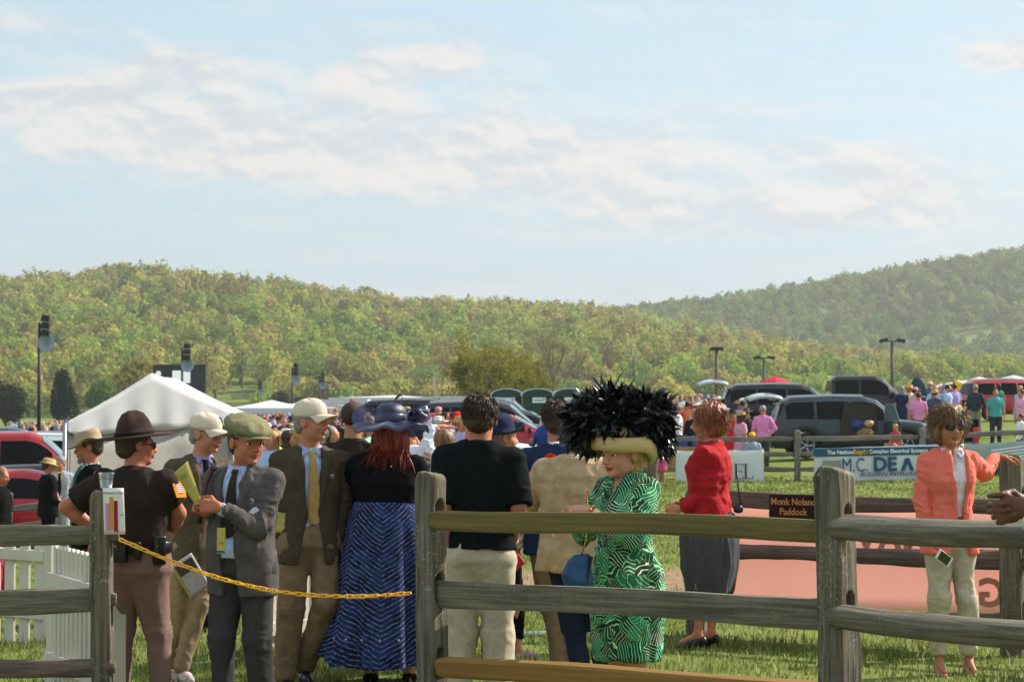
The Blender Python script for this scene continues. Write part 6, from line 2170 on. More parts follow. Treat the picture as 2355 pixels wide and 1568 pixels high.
p.garment('dress', M_DRESS, grow=.010, hem=.275, skirt=sk, sleeve='three', sl_r=1.28, vneck=(.838, .060, .735, .003, 0, .70, .001), bust=.05, belly=.02, extra=dress_extra, vox=.0068,
		  folds=((.009, (9, 9, 5), 91), (.005, (22, 22, 14), 92)), neck_r=.058, collar=.006)
p.eyes(brow='#6a5138')
mb = MB()
mb.shell([(.152, .13, .598 * H), (.156, .134, .602 * H), (.156, .134, .618 * H), (.152, .13, .622 * H)], 40, None, False)
mb.build('sash', M_DRESS, p.root, True)
# blonde hair peeping out, earring, necklace, watch, rings
p.hsdf('hair', mat('blonde_hair', '#a5854e', rough=.5, streak=((80, 80, 12), .6, '#6d5230')), lambda S_: (S_.ell((0, .03, .02), (.086, .09, .085), k=.01), S_.ell((0, .06, -.055), (.07, .05, .06), k=.03), S_.box((0, -.15, -.02), (.2, .10, .2), k=.02, sub=True)), folds=((.005, (50, 50, 12), 5),))
for q in (1, -1):
	e = p.HM @ Vector((q * .090, .004, -.040))
	dn = Vector((0, 0, -1))
	mb = MB()
	for rr, zc in ((.020, .030), (.011, .026)):
		mb2 = MB()
		mb2.tube([e + dn * zc + (p.HR @ Vector((0, rr * math.cos(t), 0))) + Vector((0, 0, rr * 1.15 * math.sin(t))) for t in [2 * math.pi * i / 20 for i in range(21)]], .0016, 6, False)
		if rr > .015: er = mb2.build('earring', M_GOLD, p.root, True)
		else: mb2.build('inner_hoop', M_GOLD, er, True)
a_, b_ = p.wr['l'], p.el['l']
dd = (a_ - b_).normalized()
mb = MB(); mb.tube([a_ - dd * .058, a_ - dd * .034], .0325, 16); wt = mb.build('watch_strap', M_LEATHER, p.root, True)
cam_dir = p.V((0, -1, .35)).normalized()
sd_ = dd.cross(cam_dir).normalized()
mb = MB(); c = a_ - dd * .046 + cam_dir * .034
mb.prism([(-.016, -.020), (.016, -.020), (.016, .020), (-.016, .020)], c, dd, sd_, cam_dir * .007)
wc = mb.build('watch_case', M_GOLD, p.root, bevel=.002)
mb = MB(); mb.prism([(-.011, -.015), (.011, -.015), (.011, .015), (-.011, .015)], c + cam_dir * .007, dd, sd_, cam_dir * .0015)
mb.build('watch_dial', flat_mat('watch_dial', '#cfcabb', rough=.25), wc)
for i in range(10):
	t = 2 * math.pi * i / 10
	mb = MB(); n1 = cam_dir; n2 = sd_
	cc = a_ - dd * .016 + (n1 * math.cos(t) + n2 * math.sin(t)) * .031
	mb.shell([(.001, .001, -.008), (.007, .007, -.004), (.007, .007, .004), (.001, .001, .008)], 8, None, True, Matrix.Translation(cc))
	if i == 0: br = mb.build('bracelet', M_GOLD, p.root, True)
	else: mb.build('bead', M_GOLD, br, True)
# straw hat with rolled brim
M_STRAW = mat('natural_straw', '#c3a972', rough=.7, pattern=lambda T, co, c: T.mix(T.mapr(T.n('ShaderNodeTexWave', {'Vector': co, 'Scale': 34.0, 'Distortion': .6}, bands_direction='Z').outputs[1], .3, .8, 0, .55), lin('#cbb27c'), lin('#8f7746')), bump=.3, bscale=200)
T = p.HM @ Matrix.Translation((0, .020, .030)) @ Matrix.Rotation(math.radians(-7), 4, 'X')
def roll(th, i, q):
	q = q.copy()
	f = max(0, -math.sin(th))              # front
	b = max(0, math.sin(th))
	if i <= 8:
		r = math.hypot(q.x, q.y)
		t = max(0, (r - .095) / .06)
		q.z += .006 * math.sin(3 * th + 1) * t - .045 * b * min(t, 1.2)
	return q
mb = MB()
mb.shell([(.084, .102, -.004), (.104, .122, -.020), (.128, .146, -.026), (.146, .162, -.018), (.154, .170, .004), (.152, .168, .030), (.142, .158, .046), (.126, .144, .040), (.094, .112, .012), (.090, .106, .06), (.076, .09, .095), (.03, .04, .105), (.004, .004, .106)], 56, roll, True, T)
hat = mb.build('hat', M_STRAW, p.root, True)
# feathers: each one a curved blade with a shaft, all round the crown
M_FEATHER = bpy.data.materials.new('black_feather'); M_FEATHER.use_nodes = True
NTf = NT(M_FEATHER.node_tree)
lw = NTf.n('ShaderNodeLayerWeight', {'Blend': .3}).outputs['Facing']
cf = NTf.mix(NTf.mapr(lw, .3, 1, 0, .5), (.0035, .004, .005), (.008, .022, .024))
NTf.n('ShaderNodeOutputMaterial', {'Surface': NTf.n('ShaderNodeBsdfPrincipled', {'Base Color': cf, 'Roughness': .34, 'Specular IOR Level': .55}).outputs[0]})
ctr = p.LP(1419, 974, .0)
rw, rdep, rh = .165, .15, .085
def feather_mesh(n, seed, gen):
	rg = np.random.default_rng(seed)
	V, F = [], []
	for _ in range(n):
		q, d, L, wd = gen(rg)
		b = len(V); K = 7
		g = Vector((0, 0, -1)) * rg.uniform(-.05, .35) * (1 + 2.2 * abs((q - ctr).dot(RX)) / .15)
		sidev = d.cross(Vector(rg.normal(size=3))).normalized()
		up_ = d.cross(sidev).normalized()
		bend = rg.uniform(-1.0, 1.3)
		for j in range(K + 1):
			t = j / K
			wv = wd * (math.sin(math.pi * min(1, (t * .9 + .12)) ** .8)) * (1.0 if j < K else .12) * rg.uniform(.8, 1.15)
			V += [q - sidev * wv + up_ * wv * .25, q.copy(), q + sidev * wv + up_ * wv * .25]
			d = (d + g / K + up_ * bend / K + Vector(rg.normal(size=3)) * .03).normalized()
			q = q + d * L / K
		for j in range(K):
			o = b + 3 * j
			F += [(o, o + 1, o + 4, o + 3), (o + 1, o + 2, o + 5, o + 4)]
	me = bpy.data.meshes.new('feather_plume'); me.from_pydata([tuple(v) for v in V], [], F); me.update()
	return me
# directions in the frame right (picture right), depth (away), up
RX, RD, RU = p.V((1, 0, 0)), p.V((0, 1, 0)), Vector((0, 0, 1))
def lobe(cx, cz, cd, sx, sz, sd_, dirx, dirz, spreadv, L):
	c = ctr + RX * cx + RU * cz + RD * cd
	def gen(rg):
		v = rg.normal(size=3); v /= np.linalg.norm(v)
		q = c + RX * v[0] * sx + RU * v[2] * sz + RD * v[1] * sd_
		rad = (RX * (v[0] * 1.1 + dirx) + RU * (v[2] * 1.1 + dirz) + RD * v[1] * .9).normalized()
		tg = rad.cross(Vector(rg.normal(size=3))).normalized()
		k = rg.random()
		d = (rad * (.55 + .6 * k) + tg * (1.0 - .75 * k)).normalized()
		return q + rad * .02, d, L * rg.uniform(.7, 1.3), rg.uniform(.009, .019)
	return gen
lobes = [(-.13, .02, .02, .075, .065, .10, -.5, .1, .28, .085, 420), (-.01, .065, .02, .12, .045, .11, 0, .5, .25, .088, 480), (.14, .03, .03, .085, .075, .11, .35, .15, .25, .090, 470),
		 (-.10, -.05, .07, .04, .04, .05, -.15, -.9, .2, .10, 140), (-.19, -.03, .05, .04, .04, .06, -.6, -.4, .2, .075, 150), (.19, -.05, .06, .045, .06, .07, .5, -.45, .2, .085, 220),
		 (-.03, .12, .02, .03, .02, .05, 0, 1, .2, .12, 26), (.0, .0, -.10, .10, .035, .02, 0, -.1, .3, .07, 160)]
for i, a in enumerate(lobes):
	link('feather_plume', feather_mesh(a[-1], 60 + i, lobe(*a[:-1])), M_FEATHER, hat, True)
mb = MB()
S_ = Sdf((-.45, -.45, ctr.z - .25), (.45, .45, ctr.z + .3), .014)
for a in lobes[:3]:
	c = ctr + RX * a[0] + RU * (a[1] + .01) + RD * (a[2] + .02)
	S_.ell(c, (a[3] * .95, a[3] * .95, a[4] * .9), k=.04)
sdf_obj(S_, 'feather_base', M_FEATHER, hat, folds=((.012, (30, 30, 30), 4),))
# handbag hanging from her arm
hb = empty('handbag', W(1327, 1315, 11.30), math.radians(10), 'blue leather shoulder bag on a gold chain at the hip of the woman in green', 'handbag')
S_ = Sdf((-.12, -.08, -.12), (.12, .08, .12), .006)
S_.loft([(-.095, .01, 0, .040, .030), (-.07, .01, 0, .070, .042), (-.01, 0, 0, .074, .045), (.05, .01, 0, .055, .034), (.088, .025, 0, .034, .018)], k=.01, pw=3)
o = sdf_obj(S_, 'bag_body', mat('blue_leather', '#12456f', rough=.45, var=.12, bump=.3, bscale=150), hb, folds=((.004, (16, 16, 12), 3),), it=2)
mb = MB(); mb.box((.052, -.012, .0), (.010, .07, .16), R=Matrix.Rotation(.2, 3, 'Y')); mb.build('side_trim', mat('dark_teal_leather', '#15282c', rough=.5), hb, bevel=.004)
mb = MB(); mb.tube([(.02, -.01, .085), (.045, -.01, .16), (.055, 0, .26), (.06, .03, .40)], .004, 6); mb.build('chain_strap', M_GOLD, hb, True)
# 18 woman in red jacket
p = Person(1632, 16.0, 1.69, -112, 'auburn haired woman in red jacket and long grey skirt, facing left', sex='f', skin='skin_fair', wide=1.16, head_yaw=-98, hs=1.0, hp=6)
p.arm('l', p.LP(1562, 1170, -.15), p.V((.7, .4, -1))); p.arm('r', p.LP(1566, 1165, .15), p.V((0, .5, -1)))
p.foot = {'l': p.LP(1606, 1478, -.05), 'r': p.LP(1636, 1482, .1)}
for k in 'lr': p.foot[k].z = .07; p.leg(k, p.foot[k])
p.body(hands={'l': dict(d=p.V((-.9, .2, -.2)), n=p.V((0, 1, -.2)), t=(0, 0, 1), curl=(.7, .9, .6)), 'r': dict(d=p.V((-.9, -.2, -.2)), n=p.V((0, -1, -.2)), t=(0, 0, 1), curl=(.7, .9, .6))}, legs=.85, vox=.0075)
p.sex = 'm'
p.garment('jacket', M_RED, grow=.006, hem=.50, flare=.02, sl_r=1.0, folds=((.010, (8, 8, 6), 95), (.005, (18, 18, 14), 96)), bust=.03, collar=.004, sl_end=.95)
p.sex = 'f'
H = p.H
S_ = Sdf((-.3, -.3, .22 * H), (.3, .3, .60 * H), .009)
S_.loft([(.235 * H, 0, 0, .16, .15), (.34 * H, 0, 0, .19, .175), (.45 * H, 0, 0, .20, .18), (.55 * H, 0, 0, .175, .15)], k=.01)
sdf_obj(S_, 'skirt', M_GREYSK, p.root, folds=((.022, (13, 13, 1.6), 97), (.006, (24, 24, 4), 98)))
def pump(p, m):
	for k in 'lr':
		f = p.foot[k]; u = p.u
		S_ = Sdf(np.array(f) + [-.08, -.24, -.14], np.array(f) + [.08, .12, .06], .0065)
		S_.cap(f + Vector((0, .03, -.005)), f + Vector((0, -.06, -.035)), .034 * u, .036 * u, k=.02)
		S_.cap(f + Vector((0, -.06, -.045)), f + Vector((0, -.16, -.058)), .034 * u, .014 * u, k=.02)
		S_.cap(f + Vector((0, .045, -.01)), f + Vector((0, .05, -.075)), .016, .008, k=.01)
		S_.cap(f + Vector((0, -.01, .035)), f + Vector((0, -.08, .005)), .032 * u, .028 * u, k=.008, sub=True)
		S_.cut((0, 0, f.z - .07), (0, 0, -1))
		sdf_obj(S_, 'pump', m, p.root)
pump(p, mat('black_pumps', '#171214', rough=.35))
p.hsdf('hair', M_HAIRAU, lambda S_: (S_.ell((0, .028, .034), (.096, .110, .100), k=.01), S_.ell((0, .045, -.045), (.090, .082, .072), k=.04), S_.ell((0, -.135, -.03), (.085, .085, .115), k=.02, sub=True), S_.ell((0, .02, -.15), (.12, .12, .045), k=.02, sub=True)), box=((-.2, -.2, -.2), (.2, .2, .2)), folds=((.008, (26, 26, 9), 5), (.005, (70, 70, 10), 9)))
p.strands('hair_ends', M_HAIRAU, lambda r: (lambda v: ((v[0] * .097, .03 + v[1] * .112, .034 + v[2] * .10), (v[0] * .6, v[1] * .6 , -1)))((lambda w: w / np.linalg.norm(w))(r.normal(size=3) * np.array([1, 1, .7]) + np.array([0, .55, .25]))), 1500, .06, 0, gravity=.5, wid=.0028, seed=9)
mb = MB(); c_ = Vector((0, .0, .845 * p.H))
mb.tube([c_ + Vector((.066 * math.cos(t), .070 * math.sin(t), .012 * math.sin(t))) for t in [2 * math.pi * k / 20 for k in range(21)]], .014, 8); mb.build('scarf', cloth('grey_pink_scarf', '#8d7a80'), p.root, True)
sb = empty('shoulder_bag', W(1698, 1150, 15.95), 0, 'thin black bag strap and small black bag behind the red jacket', 'handbag')
mb = MB(); mb.tube([(-.01, -.02, .20), (.0, -.01, .08), (.02, 0, -.06)], .005, 6); mb.build('strap', M_LEATHER, sb, True)
mb = MB(); mb.shell([(.01, .01, -.09), (.032, .02, -.08), (.036, .02, -.05), (.01, .008, -.03)], 16, None, True); mb.build('bag_body', M_LEATHER, sb, True)
# 19 woman in coral blazer
p = Person(2183, 14.4, 1.665, 6, 'woman in coral blazer, sunglasses and linen trousers resting a hand on the fence post', sex='f', skin='skin_tan', wide=.9, head_yaw=8, hs=1.03, hr=0, z=0.0)
p.arm('r', p.LP(2136, 1238, -.06), p.V((-1, .4, 0)), k=1.012)
p.arm('l', p.LP(2292, 1050, .45), p.V((.2, .2, -1)), k=1.06)
p.foot = {'r': p.LP(2160, 1533, 0), 'l': p.LP(2228, 1528, .05)}
for k in 'lr': p.foot[k].z = .055; p.leg(k, p.foot[k])
p.body(hands={'r': dict(d=p.V((.12, -.15, -1)), n=p.V((1, .2, 0)), t=p.V((.3, -1, 0)), curl=(.55, .7, .5), sc=1.1), 'l': dict(d=p.V((1, .1, -.12)), n=p.V((.1, -.2, -1)), t=p.V((-.2, -1, .1)), curl=(.20, .45, .35), sc=1.15, spread=.1)}, legs=.78, vox=.006)
S_ = Sdf((-.25, -.25, .56 * p.H), (.25, .2, .88 * p.H), .008)
S_.loft(p.stations(.0, .57, .842, bust=.02), k=.01)
S_.cap((0, -.06, .845 * p.H), (0, -.10, .77 * p.H), .030, .012, k=.01, sub=True)
sdf_obj(S_, 'blouse', M_WSHIRT, p.root, folds=((.005, (14, 14, 7), 3),))
p.collar(M_WSHIRT, r=.060)
p.garment('blazer', M_CORAL, grow=.017, hem=.455, vneck=(.838, .055, .60, .022, .035, .455, .062), lapel=.052, bust=.035, flare=.012, sl_end=.93, collar=.0,
		  folds=((.007, (8, 8, 6), 101), (.0045, (20, 20, 18), 102)), vox=.007)
mb = MB(); st = np.array(p.stations(.020, .44, .845)); x_ = -.09; zq = .515
mb.box((x_, fy(p, st, x_, zq) - .005, zq * p.H), (.11, .006, .045), R=rotz(.35)); mb.build('pocket_flap', M_CORAL, p.root, bevel=.002)
mb = MB(); mb.shell([(.138, .110, .565 * p.H), (.142, .113, .569 * p.H), (.142, .113, .592 * p.H), (.138, .110, .596 * p.H)], 36, None, False); mb.build('sash', M_RED, p.root, True)
p.trousers(M_LINEN, fit=.98, cuff=.92, hem=.10, waist=.59, folds=((.010, (7, 7, 3), 104), (.005, (14, 14, 10), 105)))
pump(p, mat('nude_pumps', '#9d6a4c', rough=.35))
hairb = lambda S_: (S_.ell((0, .022, .040), (.100, .108, .096), k=.01), S_.ell((0, .035, -.04), (.104, .085, .070), k=.04), S_.ell((0, -.100, -.055), (.066, .080, .080), k=.015, sub=True), S_.ell((0, -.13, -.01), (.062, .06, .040), k=.02, sub=True), S_.ell((0, .02, -.145), (.14, .14, .045), k=.02, sub=True))
p.hsdf('hair', M_HAIRBL, hairb, box=((-.2, -.2, -.2), (.2, .2, .2)), folds=((.009, (22, 22, 9), 5), (.006, (60, 60, 12), 9)))
drape(p, M_HAIRBL, 3600, .085, c=(0, .024, .036), r=(.101, .109, .098), zlo=.0, face=.42, wid=.0024, out=.08, curl=.05, seed=6)
glasses(p)
mb = MB(); mb.tube([p.LP(2172, 1025, -.20), p.LP(2186, 1060, -.21), p.LP(2197, 1030, -.20)], .0022, 5); mb.build('necklace', M_GOLD, p.root, True)
ph = empty('smartphone', W(2171, 1283, 14.22), 0, 'white smartphone held low in the hand of the woman in the coral blazer', 'phone')
ph.rotation_euler = (Matrix.Rotation(.2, 3, 'Z') @ Matrix.Rotation(-1.0, 3, 'Y') @ Matrix.Rotation(.35, 3, 'X')).to_euler()
mb = MB(); mb.box((0, 0, 0), (.066, .009, .130)); mb.build('phone_body', mat('white_plastic', '#d8d6da', rough=.3, var=0), ph, bevel=.004)
mb = MB(); mb.box((0, -.0055, .002), (.056, .001, .096)); mb.build('screen', glassy('black_screen', '#0c0d10'), ph)
# 20 clasped hands leaning on the rail at the right edge, belonging to a man outside the picture
p = Person(2560, 8.1, 1.72, -86, 'man whose clasped brown hands rest over the top rail at the right edge', skin='skin_brown')
wl, wr_ = p.LP(2352, 1166, -.10), p.LP(2362, 1158, -.02)
p.arm('l', wl, p.V((.4, -.2, -1)), l1=.2 * p.H, l2=.18 * p.H); p.arm('r', wr_, p.V((.4, .2, -1)), l1=.2 * p.H, l2=.18 * p.H)
p.body(hands={'l': dict(d=p.V((-1, .30, -.28)), n=p.V((-.1, 1, -.1)), t=p.V((-.2, 0, 1)), curl=(.85, .95, .5), sc=1.1, thumb=.35), 'r': dict(d=p.V((-1, -.35, -.30)), n=p.V((-.1, -1, -.1)), t=p.V((-.2, 0, 1)), curl=(.7, .9, .5), sc=1.1, thumb=.3)}, vox=.005, chest=False)
p.garment('shirt', cloth('pale_shirt', '#c9cdd2'), grow=.01, sl_end=.90, vox=.010); p.trousers(M_NAVYT, vox=.014); p.shoes(M_LEATHER); p.hair_short(mat('black_hair', '#100c0a', rough=.6))
# ------------------------------------------------------------------ tents
M_CANVAS = mat('white_canvas', '#c4c3c4', rough=.75, var=.05, vscale=1.2, trans=.08, spec=.3)
M_POLE = mat('grey_metal', '#8f9296', metal=.5, rough=.4)
M_DARKMETAL = mat('dark_metal', '#22252b', rough=.5)
def quad_strip(top, bot, nz=2, wob=0.0, seed=0):
	"""two lines of points joined by a gently rippled sheet"""
	n = len(top)
	P = []
	for i in range(nz + 1):
		t = i / nz
		P.append([Vector(a).lerp(Vector(b), t) + Vector((0, wob * math.sin(k * .9 + seed) * t, 0)) for k, (a, b) in enumerate(zip(top, bot))])
	return P
A = W(150, 972, 39.0); B = W(536, 949, 41.5)
gz = tz(A.x, A.y) - .05
back = Vector((-.30, 4.6, .0))
ap = A.lerp(B, .5); ap.z = hz(857, 40.2)
tent = empty('marquee', Vector((A.x, A.y, gz)), 0, 'large white peaked tent with scalloped valance at the left', 'tent')
o_ = tent.location
def rel(p): return Vector(p) - o_
mb = MB()
for k, (e0, s0) in enumerate(((A, -1), (B, 1))):
	n = 14
	rows = []
	for i in range(n + 1):
		t = i / n
		f = ap.lerp(e0, t); f.z -= .03 * math.sin(math.pi * t)
		rows.append([rel(f.lerp(f + back, j / 10)) + Vector((0, 0, -.03 * math.sin(math.pi * j / 10) * (1 - t) + .008 * math.sin(j * 2.1 + i))) for j in range(11)])
	mb = MB(); mb.grid(rows, (0, 0, -.01)); mb.build('roof_panel', M_CANVAS, tent, True)
for off_, nm in ((Vector((0, 0, 0)), 'gable'), (back, 'gable')):
	mb = MB()
	n = 40
	top, bot = [], []
	for i in range(n + 1):
		t = i / n
		e0 = A.lerp(B, t)
		z = (A.z + (ap.z - A.z) * t * 2 if t < .5 else B.z + (ap.z - B.z) * (1 - t) * 2)
		tp = Vector((e0.x, e0.y, z - .03 * math.sin(2 * math.pi * t) ** 2))
		sc = abs(math.sin(2.5 * math.pi * t)) ** .35
		bt = Vector((e0.x, e0.y, e0.z - .10 - .14 * sc))
		top.append(rel(tp + off_)); bot.append(rel(bt + off_) + Vector((0, -.05 if off_.y == 0 else .05, 0)))
	mb.grid(quad_strip(top, bot, 6, .035, 1), (0, .012, 0))
	mb.build(nm, M_CANVAS, tent, True)
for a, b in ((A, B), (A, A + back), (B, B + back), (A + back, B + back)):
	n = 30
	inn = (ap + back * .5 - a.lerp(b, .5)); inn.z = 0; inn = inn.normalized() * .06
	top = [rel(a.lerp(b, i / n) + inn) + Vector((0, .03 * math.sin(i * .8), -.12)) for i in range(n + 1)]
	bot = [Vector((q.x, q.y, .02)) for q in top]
	mb = MB(); mb.grid(quad_strip(top, bot, 5, .05, 2), (0, .01, 0)); mb.build('side_wall', cloth('tent_wall', '#aca8a2', trans=.1), tent, True)  # wall colour darkened to stand for the shade below the valance
for c in (A, B, A + back, B + back):
	mb = MB(); q = rel(c); mb.tube([(q.x, q.y - .05, 0), (q.x, q.y - .05, q.z)], .035, 10); mb.build('tent_pole', M_POLE, tent, True)
def far_tent(px, d, w, h, label, grp, eave=2.1, yaw=0.0):
	root = empty('canopy_tent', GX(px, d), yaw, label, 'tent', grp)
	mb = MB()
	n = 6
	e = w / 2
	for k in range(4):
		a0 = math.pi / 4 + k * math.pi / 2; a1 = a0 + math.pi / 2
		c0 = Vector((math.cos(a0) * e * 1.414, math.sin(a0) * e * 1.414, eave)); c1 = Vector((math.cos(a1) * e * 1.414, math.sin(a1) * e * 1.414, eave))
		rows = []
		for i in range(n + 1):
			t = i / n
			z = eave + (h - eave) * (1 - t) ** 1.35
			rows.append([Vector(((c0.x + (c1.x - c0.x) * j / 4) * t, (c0.y + (c1.y - c0.y) * j / 4) * t, z)) for j in range(5)])
		rows.append([Vector((c0.x + (c1.x - c0.x) * j / 4, c0.y + (c1.y - c0.y) * j / 4, eave - .3)) for j in range(5)])
		mb.grid(rows)
	mb.build('roof_panel', M_CANVAS, root, True)
	for k in range(4):
		a0 = math.pi / 4 + k * math.pi / 2
		mb = MB(); mb.tube([(math.cos(a0) * e * 1.39, math.sin(a0) * e * 1.39, 0), (math.cos(a0) * e * 1.39, math.sin(a0) * e * 1.39, eave)], .04, 6)
		mb.build('tent_pole', M_POLE, root)
	return root
for i, (px, py, w) in enumerate(((625, 934, 5), (700, 940, 6), (780, 930, 6), (838, 938, 4), (905, 927, 6))):
	d = 130 + 12 * (i % 3)
	far_tent(px, d, w, 2.0 + (955 - py) / FPX * d - tz(GX(px, d).x, d) * .8, 'white canopy top above the crowd, number %d from the left of five' % (i + 1) if False else
			 ['white peaked canopy just right of the big tent', 'white canopy top beside the flat cap', 'white canopy behind the tall man in the cream cap', 'small white canopy left of the navy hat', 'white canopy just behind the navy hat'][i], 'white canopies above the crowd', yaw=.3 * i)
for i, (px, py, w) in enumerate(((2165, 882, 5), (2205, 874, 7), (2252, 866, 8), (2290, 872, 6), (2330, 862, 8))):
	d = 190
	g_ = tz(GX(px, d).x, d)
	hh = CAMH + (955 - py) / FPX * d - g_
	far_tent(px, d, w, hh, ['leftmost white canopy at the far right behind the straw hats', 'white canopy right behind the yellow flag', 'large white canopy behind the blue flag', 'white canopy left of the red sport utility car roof', 'rightmost white canopy top at the edge of the picture'][i], 'white canopies at the far right', eave=hh * .62, yaw=.2 * i)
# ------------------------------------------------------------------ poles, screen
def speaker_pole(px, ptop, d, label, s=1.0):
	g = GX(px, d)
	H = hz(ptop, d) - g.z
	root = empty('speaker_pole', g, 0, label, 'speaker pole', 'loudspeaker poles on the left')
	mb = MB(); mb.tube([(0, 0, 0), (0, 0, H - .35 * s)], [.09 * s, .06 * s], 8); mb.build('pole', M_DARKMETAL, root, True)
	for k in range(3):
		mb = MB(); mb.box((.27 * s, -.05, H - (.18 + .30 * k) * s), (.36 * s, .34 * s, .27 * s), R=Matrix.Rotation(.12, 3, 'Y'), taper=.85); mb.build('speaker_box', mat('black_box', '#0c0e13', rough=.4), root, bevel=.02)
	mb = MB()
	T = Matrix.Translation((.30 * s, -.10, H - 1.20 * s)) @ Matrix.Rotation(math.radians(78), 4, 'X')
	mb.shell([(.06 * s, .06 * s, -.4 * s), (.12 * s, .12 * s, -.25 * s), (.33 * s, .36 * s, .0), (.34 * s, .37 * s, .02), (.30 * s, .33 * s, .0), (.10 * s, .10 * s, -.2 * s), (.02, .02, -.22 * s)], 22, None, True, T)
	mb.build('horn', mat('grey_horn', '#8c97a3', rough=.35), root, True)
	mb = MB(); mb.box((.12 * s, -.02, H - .75 * s), (.3 * s, .08, .08)); mb.build('bracket', M_DARKMETAL, root)
	return root
speaker_pole(90, 722, 95, 'tallest black loudspeaker pole at far left, a grey horn under its boxes')
speaker_pole(419, 788, 115, 'loudspeaker pole standing in front of the dark video screen', .95)
speaker_pole(672, 834, 150, 'loudspeaker pole rising behind the tall man in the cream cap', .9)
speaker_pole(735, 855, 175, 'loudspeaker pole with two pale panels, right of the cream cap', .85)
speaker_pole(594, 875, 190, 'smallest loudspeaker pole, in front of the grassy slope', .7)
def light_pole(px, ptop, d, label, two=True):
	g = GX(px, d); H = hz(ptop, d) - g.z
	root = empty('light_pole', g, 0, label, 'light pole', 'car park light poles')
	mb = MB(); mb.tube([(0, 0, 0), (0, 0, H)], [.16, .11], 8); mb.build('pole', mat('brown_pole', '#5c5148', rough=.7), root, True)
	mb = MB(); mb.tube([(-.55, 0, H - .05), (.55, 0, H - .05)], .05, 6); mb.build('cross_arm', M_DARKMETAL, root)
	for q in ((-1, 1) if two else (-.3, .3)):
		mb = MB(); mb.box((q * .62, -.05, H), (.62, .5, .26), R=Matrix.Rotation(.2 * q, 3, 'Y')); mb.build('lamp_head', M_DARKMETAL, root, bevel=.05)
	return root
light_pole(1648, 802, 170, 'light pole above the black feather hat side of the car park', False)
light_pole(1757, 822, 200, 'shorter twin headed light pole behind the red parasol')
light_pole(2052, 783, 165, 'twin headed light pole right of the black pickup truck')
mb = MB(); mb.tube([(0, 0, 0), (0, 0, 8.5)], [.2, .09], 8)
tag(mb.build('mast', mat('pale_mast', '#8f8c80'), None, True, loc=GX(999, 430)), 'slim pale mast against the woods behind the parked cars', 'mast')
g = GX(413, 215)
scr = empty('video_screen', g, math.radians(-4), 'big dark outdoor video screen behind the white tent', 'screen')
zt_, zb_ = hz(838, 215) - g.z, hz(905, 215) - g.z
mb = MB(); mb.box((0, 0, (zt_ + zb_) / 2), (5.0, .5, zt_ - zb_)); mb.build('screen_frame', mat('black_panel', '#1e1f24', rough=.5, var=.1), scr, bevel=.03)
mb = MB(); mb.box((0, .1, zb_ / 2), (3.2, .3, zb_)); mb.build('stand', M_DARKMETAL, scr)
em_ = bpy.data.materials.new('screen_picture'); em_.use_nodes = True
T = NT(em_.node_tree)
T.n('ShaderNodeOutputMaterial', {'Surface': T.n('ShaderNodeEmission', {'Color': (.52, .56, .55, 1), 'Strength': .8}).outputs[0]})
mb = MB(); mb.box((.22, -.26, zt_ - 1.15), (1.7, .02, 1.15)); im = mb.build('lit_picture', em_, scr)
mb = MB(); mb.tube([(-1.95, -.26, zt_ - .85), (-1.95, -.28, zt_ - .85)], .26, 16); mb.build('lit_spot', em_, scr)
# ------------------------------------------------------------------ banners and signs
M_VINYL = mat('white_vinyl', '#d9dcdf', rough=.45, var=.04, vscale=2, trans=.12)
def banner(name, px0, px1, d0, d1, y0a, y0b, y1a, y1b, m, label, cat='banner', wob=.02, nz=8):
	a, b = W(px0, y1a, d0), W(px1, y1b, d1)
	root = empty(name, a, 0, label, cat)
	n = 40
	P = []
	at, bt = W(px0, y0a, d0), W(px1, y0b, d1)
	for i in range(nz + 1):
		t = i / nz
		P.append([at.lerp(bt, k / n).lerp(a.lerp(b, k / n), t) - a + Vector((0, wob * math.sin(k * .55 + 2 * t) * math.sin(k * .17 + 1), -wob * .4 * (1 - t) * abs(math.sin(math.pi * 3 * k / n)))) for k in range(n + 1)])
	mb = MB(); mb.grid(P, (0, .004, 0))
	mb.build('sheet', m, root, True)
	d = (b - a); L = d.length; x = d.normalized(); y = Vector((0, 0, 1)); y = (y - x * y.dot(x)).normalized(); z = x.cross(y)
	M = Matrix((x, y, z)).transposed().to_4x4()
	Hh = (at - a).length
	def put(u, v, dy=-.035):
		return Matrix.Translation(x * (L * u) + y * (Hh * v) + Vector((0, dy - wob, 0))) @ M
	return root, put, L, Hh
M_NAVYINK = flat_mat('navy_ink', '#14506f', var=0); M_WINK = flat_mat('white_ink', '#dfe6ea', var=0)
M_YINK = flat_mat('yellow_ink', '#e8a820', var=0); M_GINK = flat_mat('grey_ink', '#55606a', var=0); M_DINK = flat_mat('dark_ink', '#27302e', var=0)
rt, put, L, Hh = banner('banner', 1872, 2216, 54.6, 54.6, 1031, 1019, 1119, 1112, M_VINYL, 'white and blue electrical company banner on the far fence left of the coral blazer')
def bar(rt, put, L, Hh, u, v, w, h, m, nm='printed_bar', dy=-.02):
	mb = MB(); mb.box((0, 0, 0), (L * w, Hh * h, .002)); o = mb.build(nm, m, rt); o.matrix_local = put(u, v, dy); return o
bar(rt, put, L, Hh, .5, .89, 1, .21, M_NAVYINK, 'header_strip', -.012)
u0 = L
text_mesh('lettering', 'The National', .125, M_WINK, rt, put(.185, .885), bold=.004)
text_mesh('lettering', 'Expert', .16, M_YINK, rt, put(.325, .885), bold=.005)
text_mesh('lettering', 'In Complex Electrical Systems', .125, M_WINK, rt, put(.55, .89), bold=.004)
text_mesh('lettering', 'M.C.', .46, M_NAVYINK, rt, put(.275, .53), sx=.72)
text_mesh('lettering', 'DE', .45, M_NAVYINK, rt, put(.475, .54), bold=.018, sx=1.0)
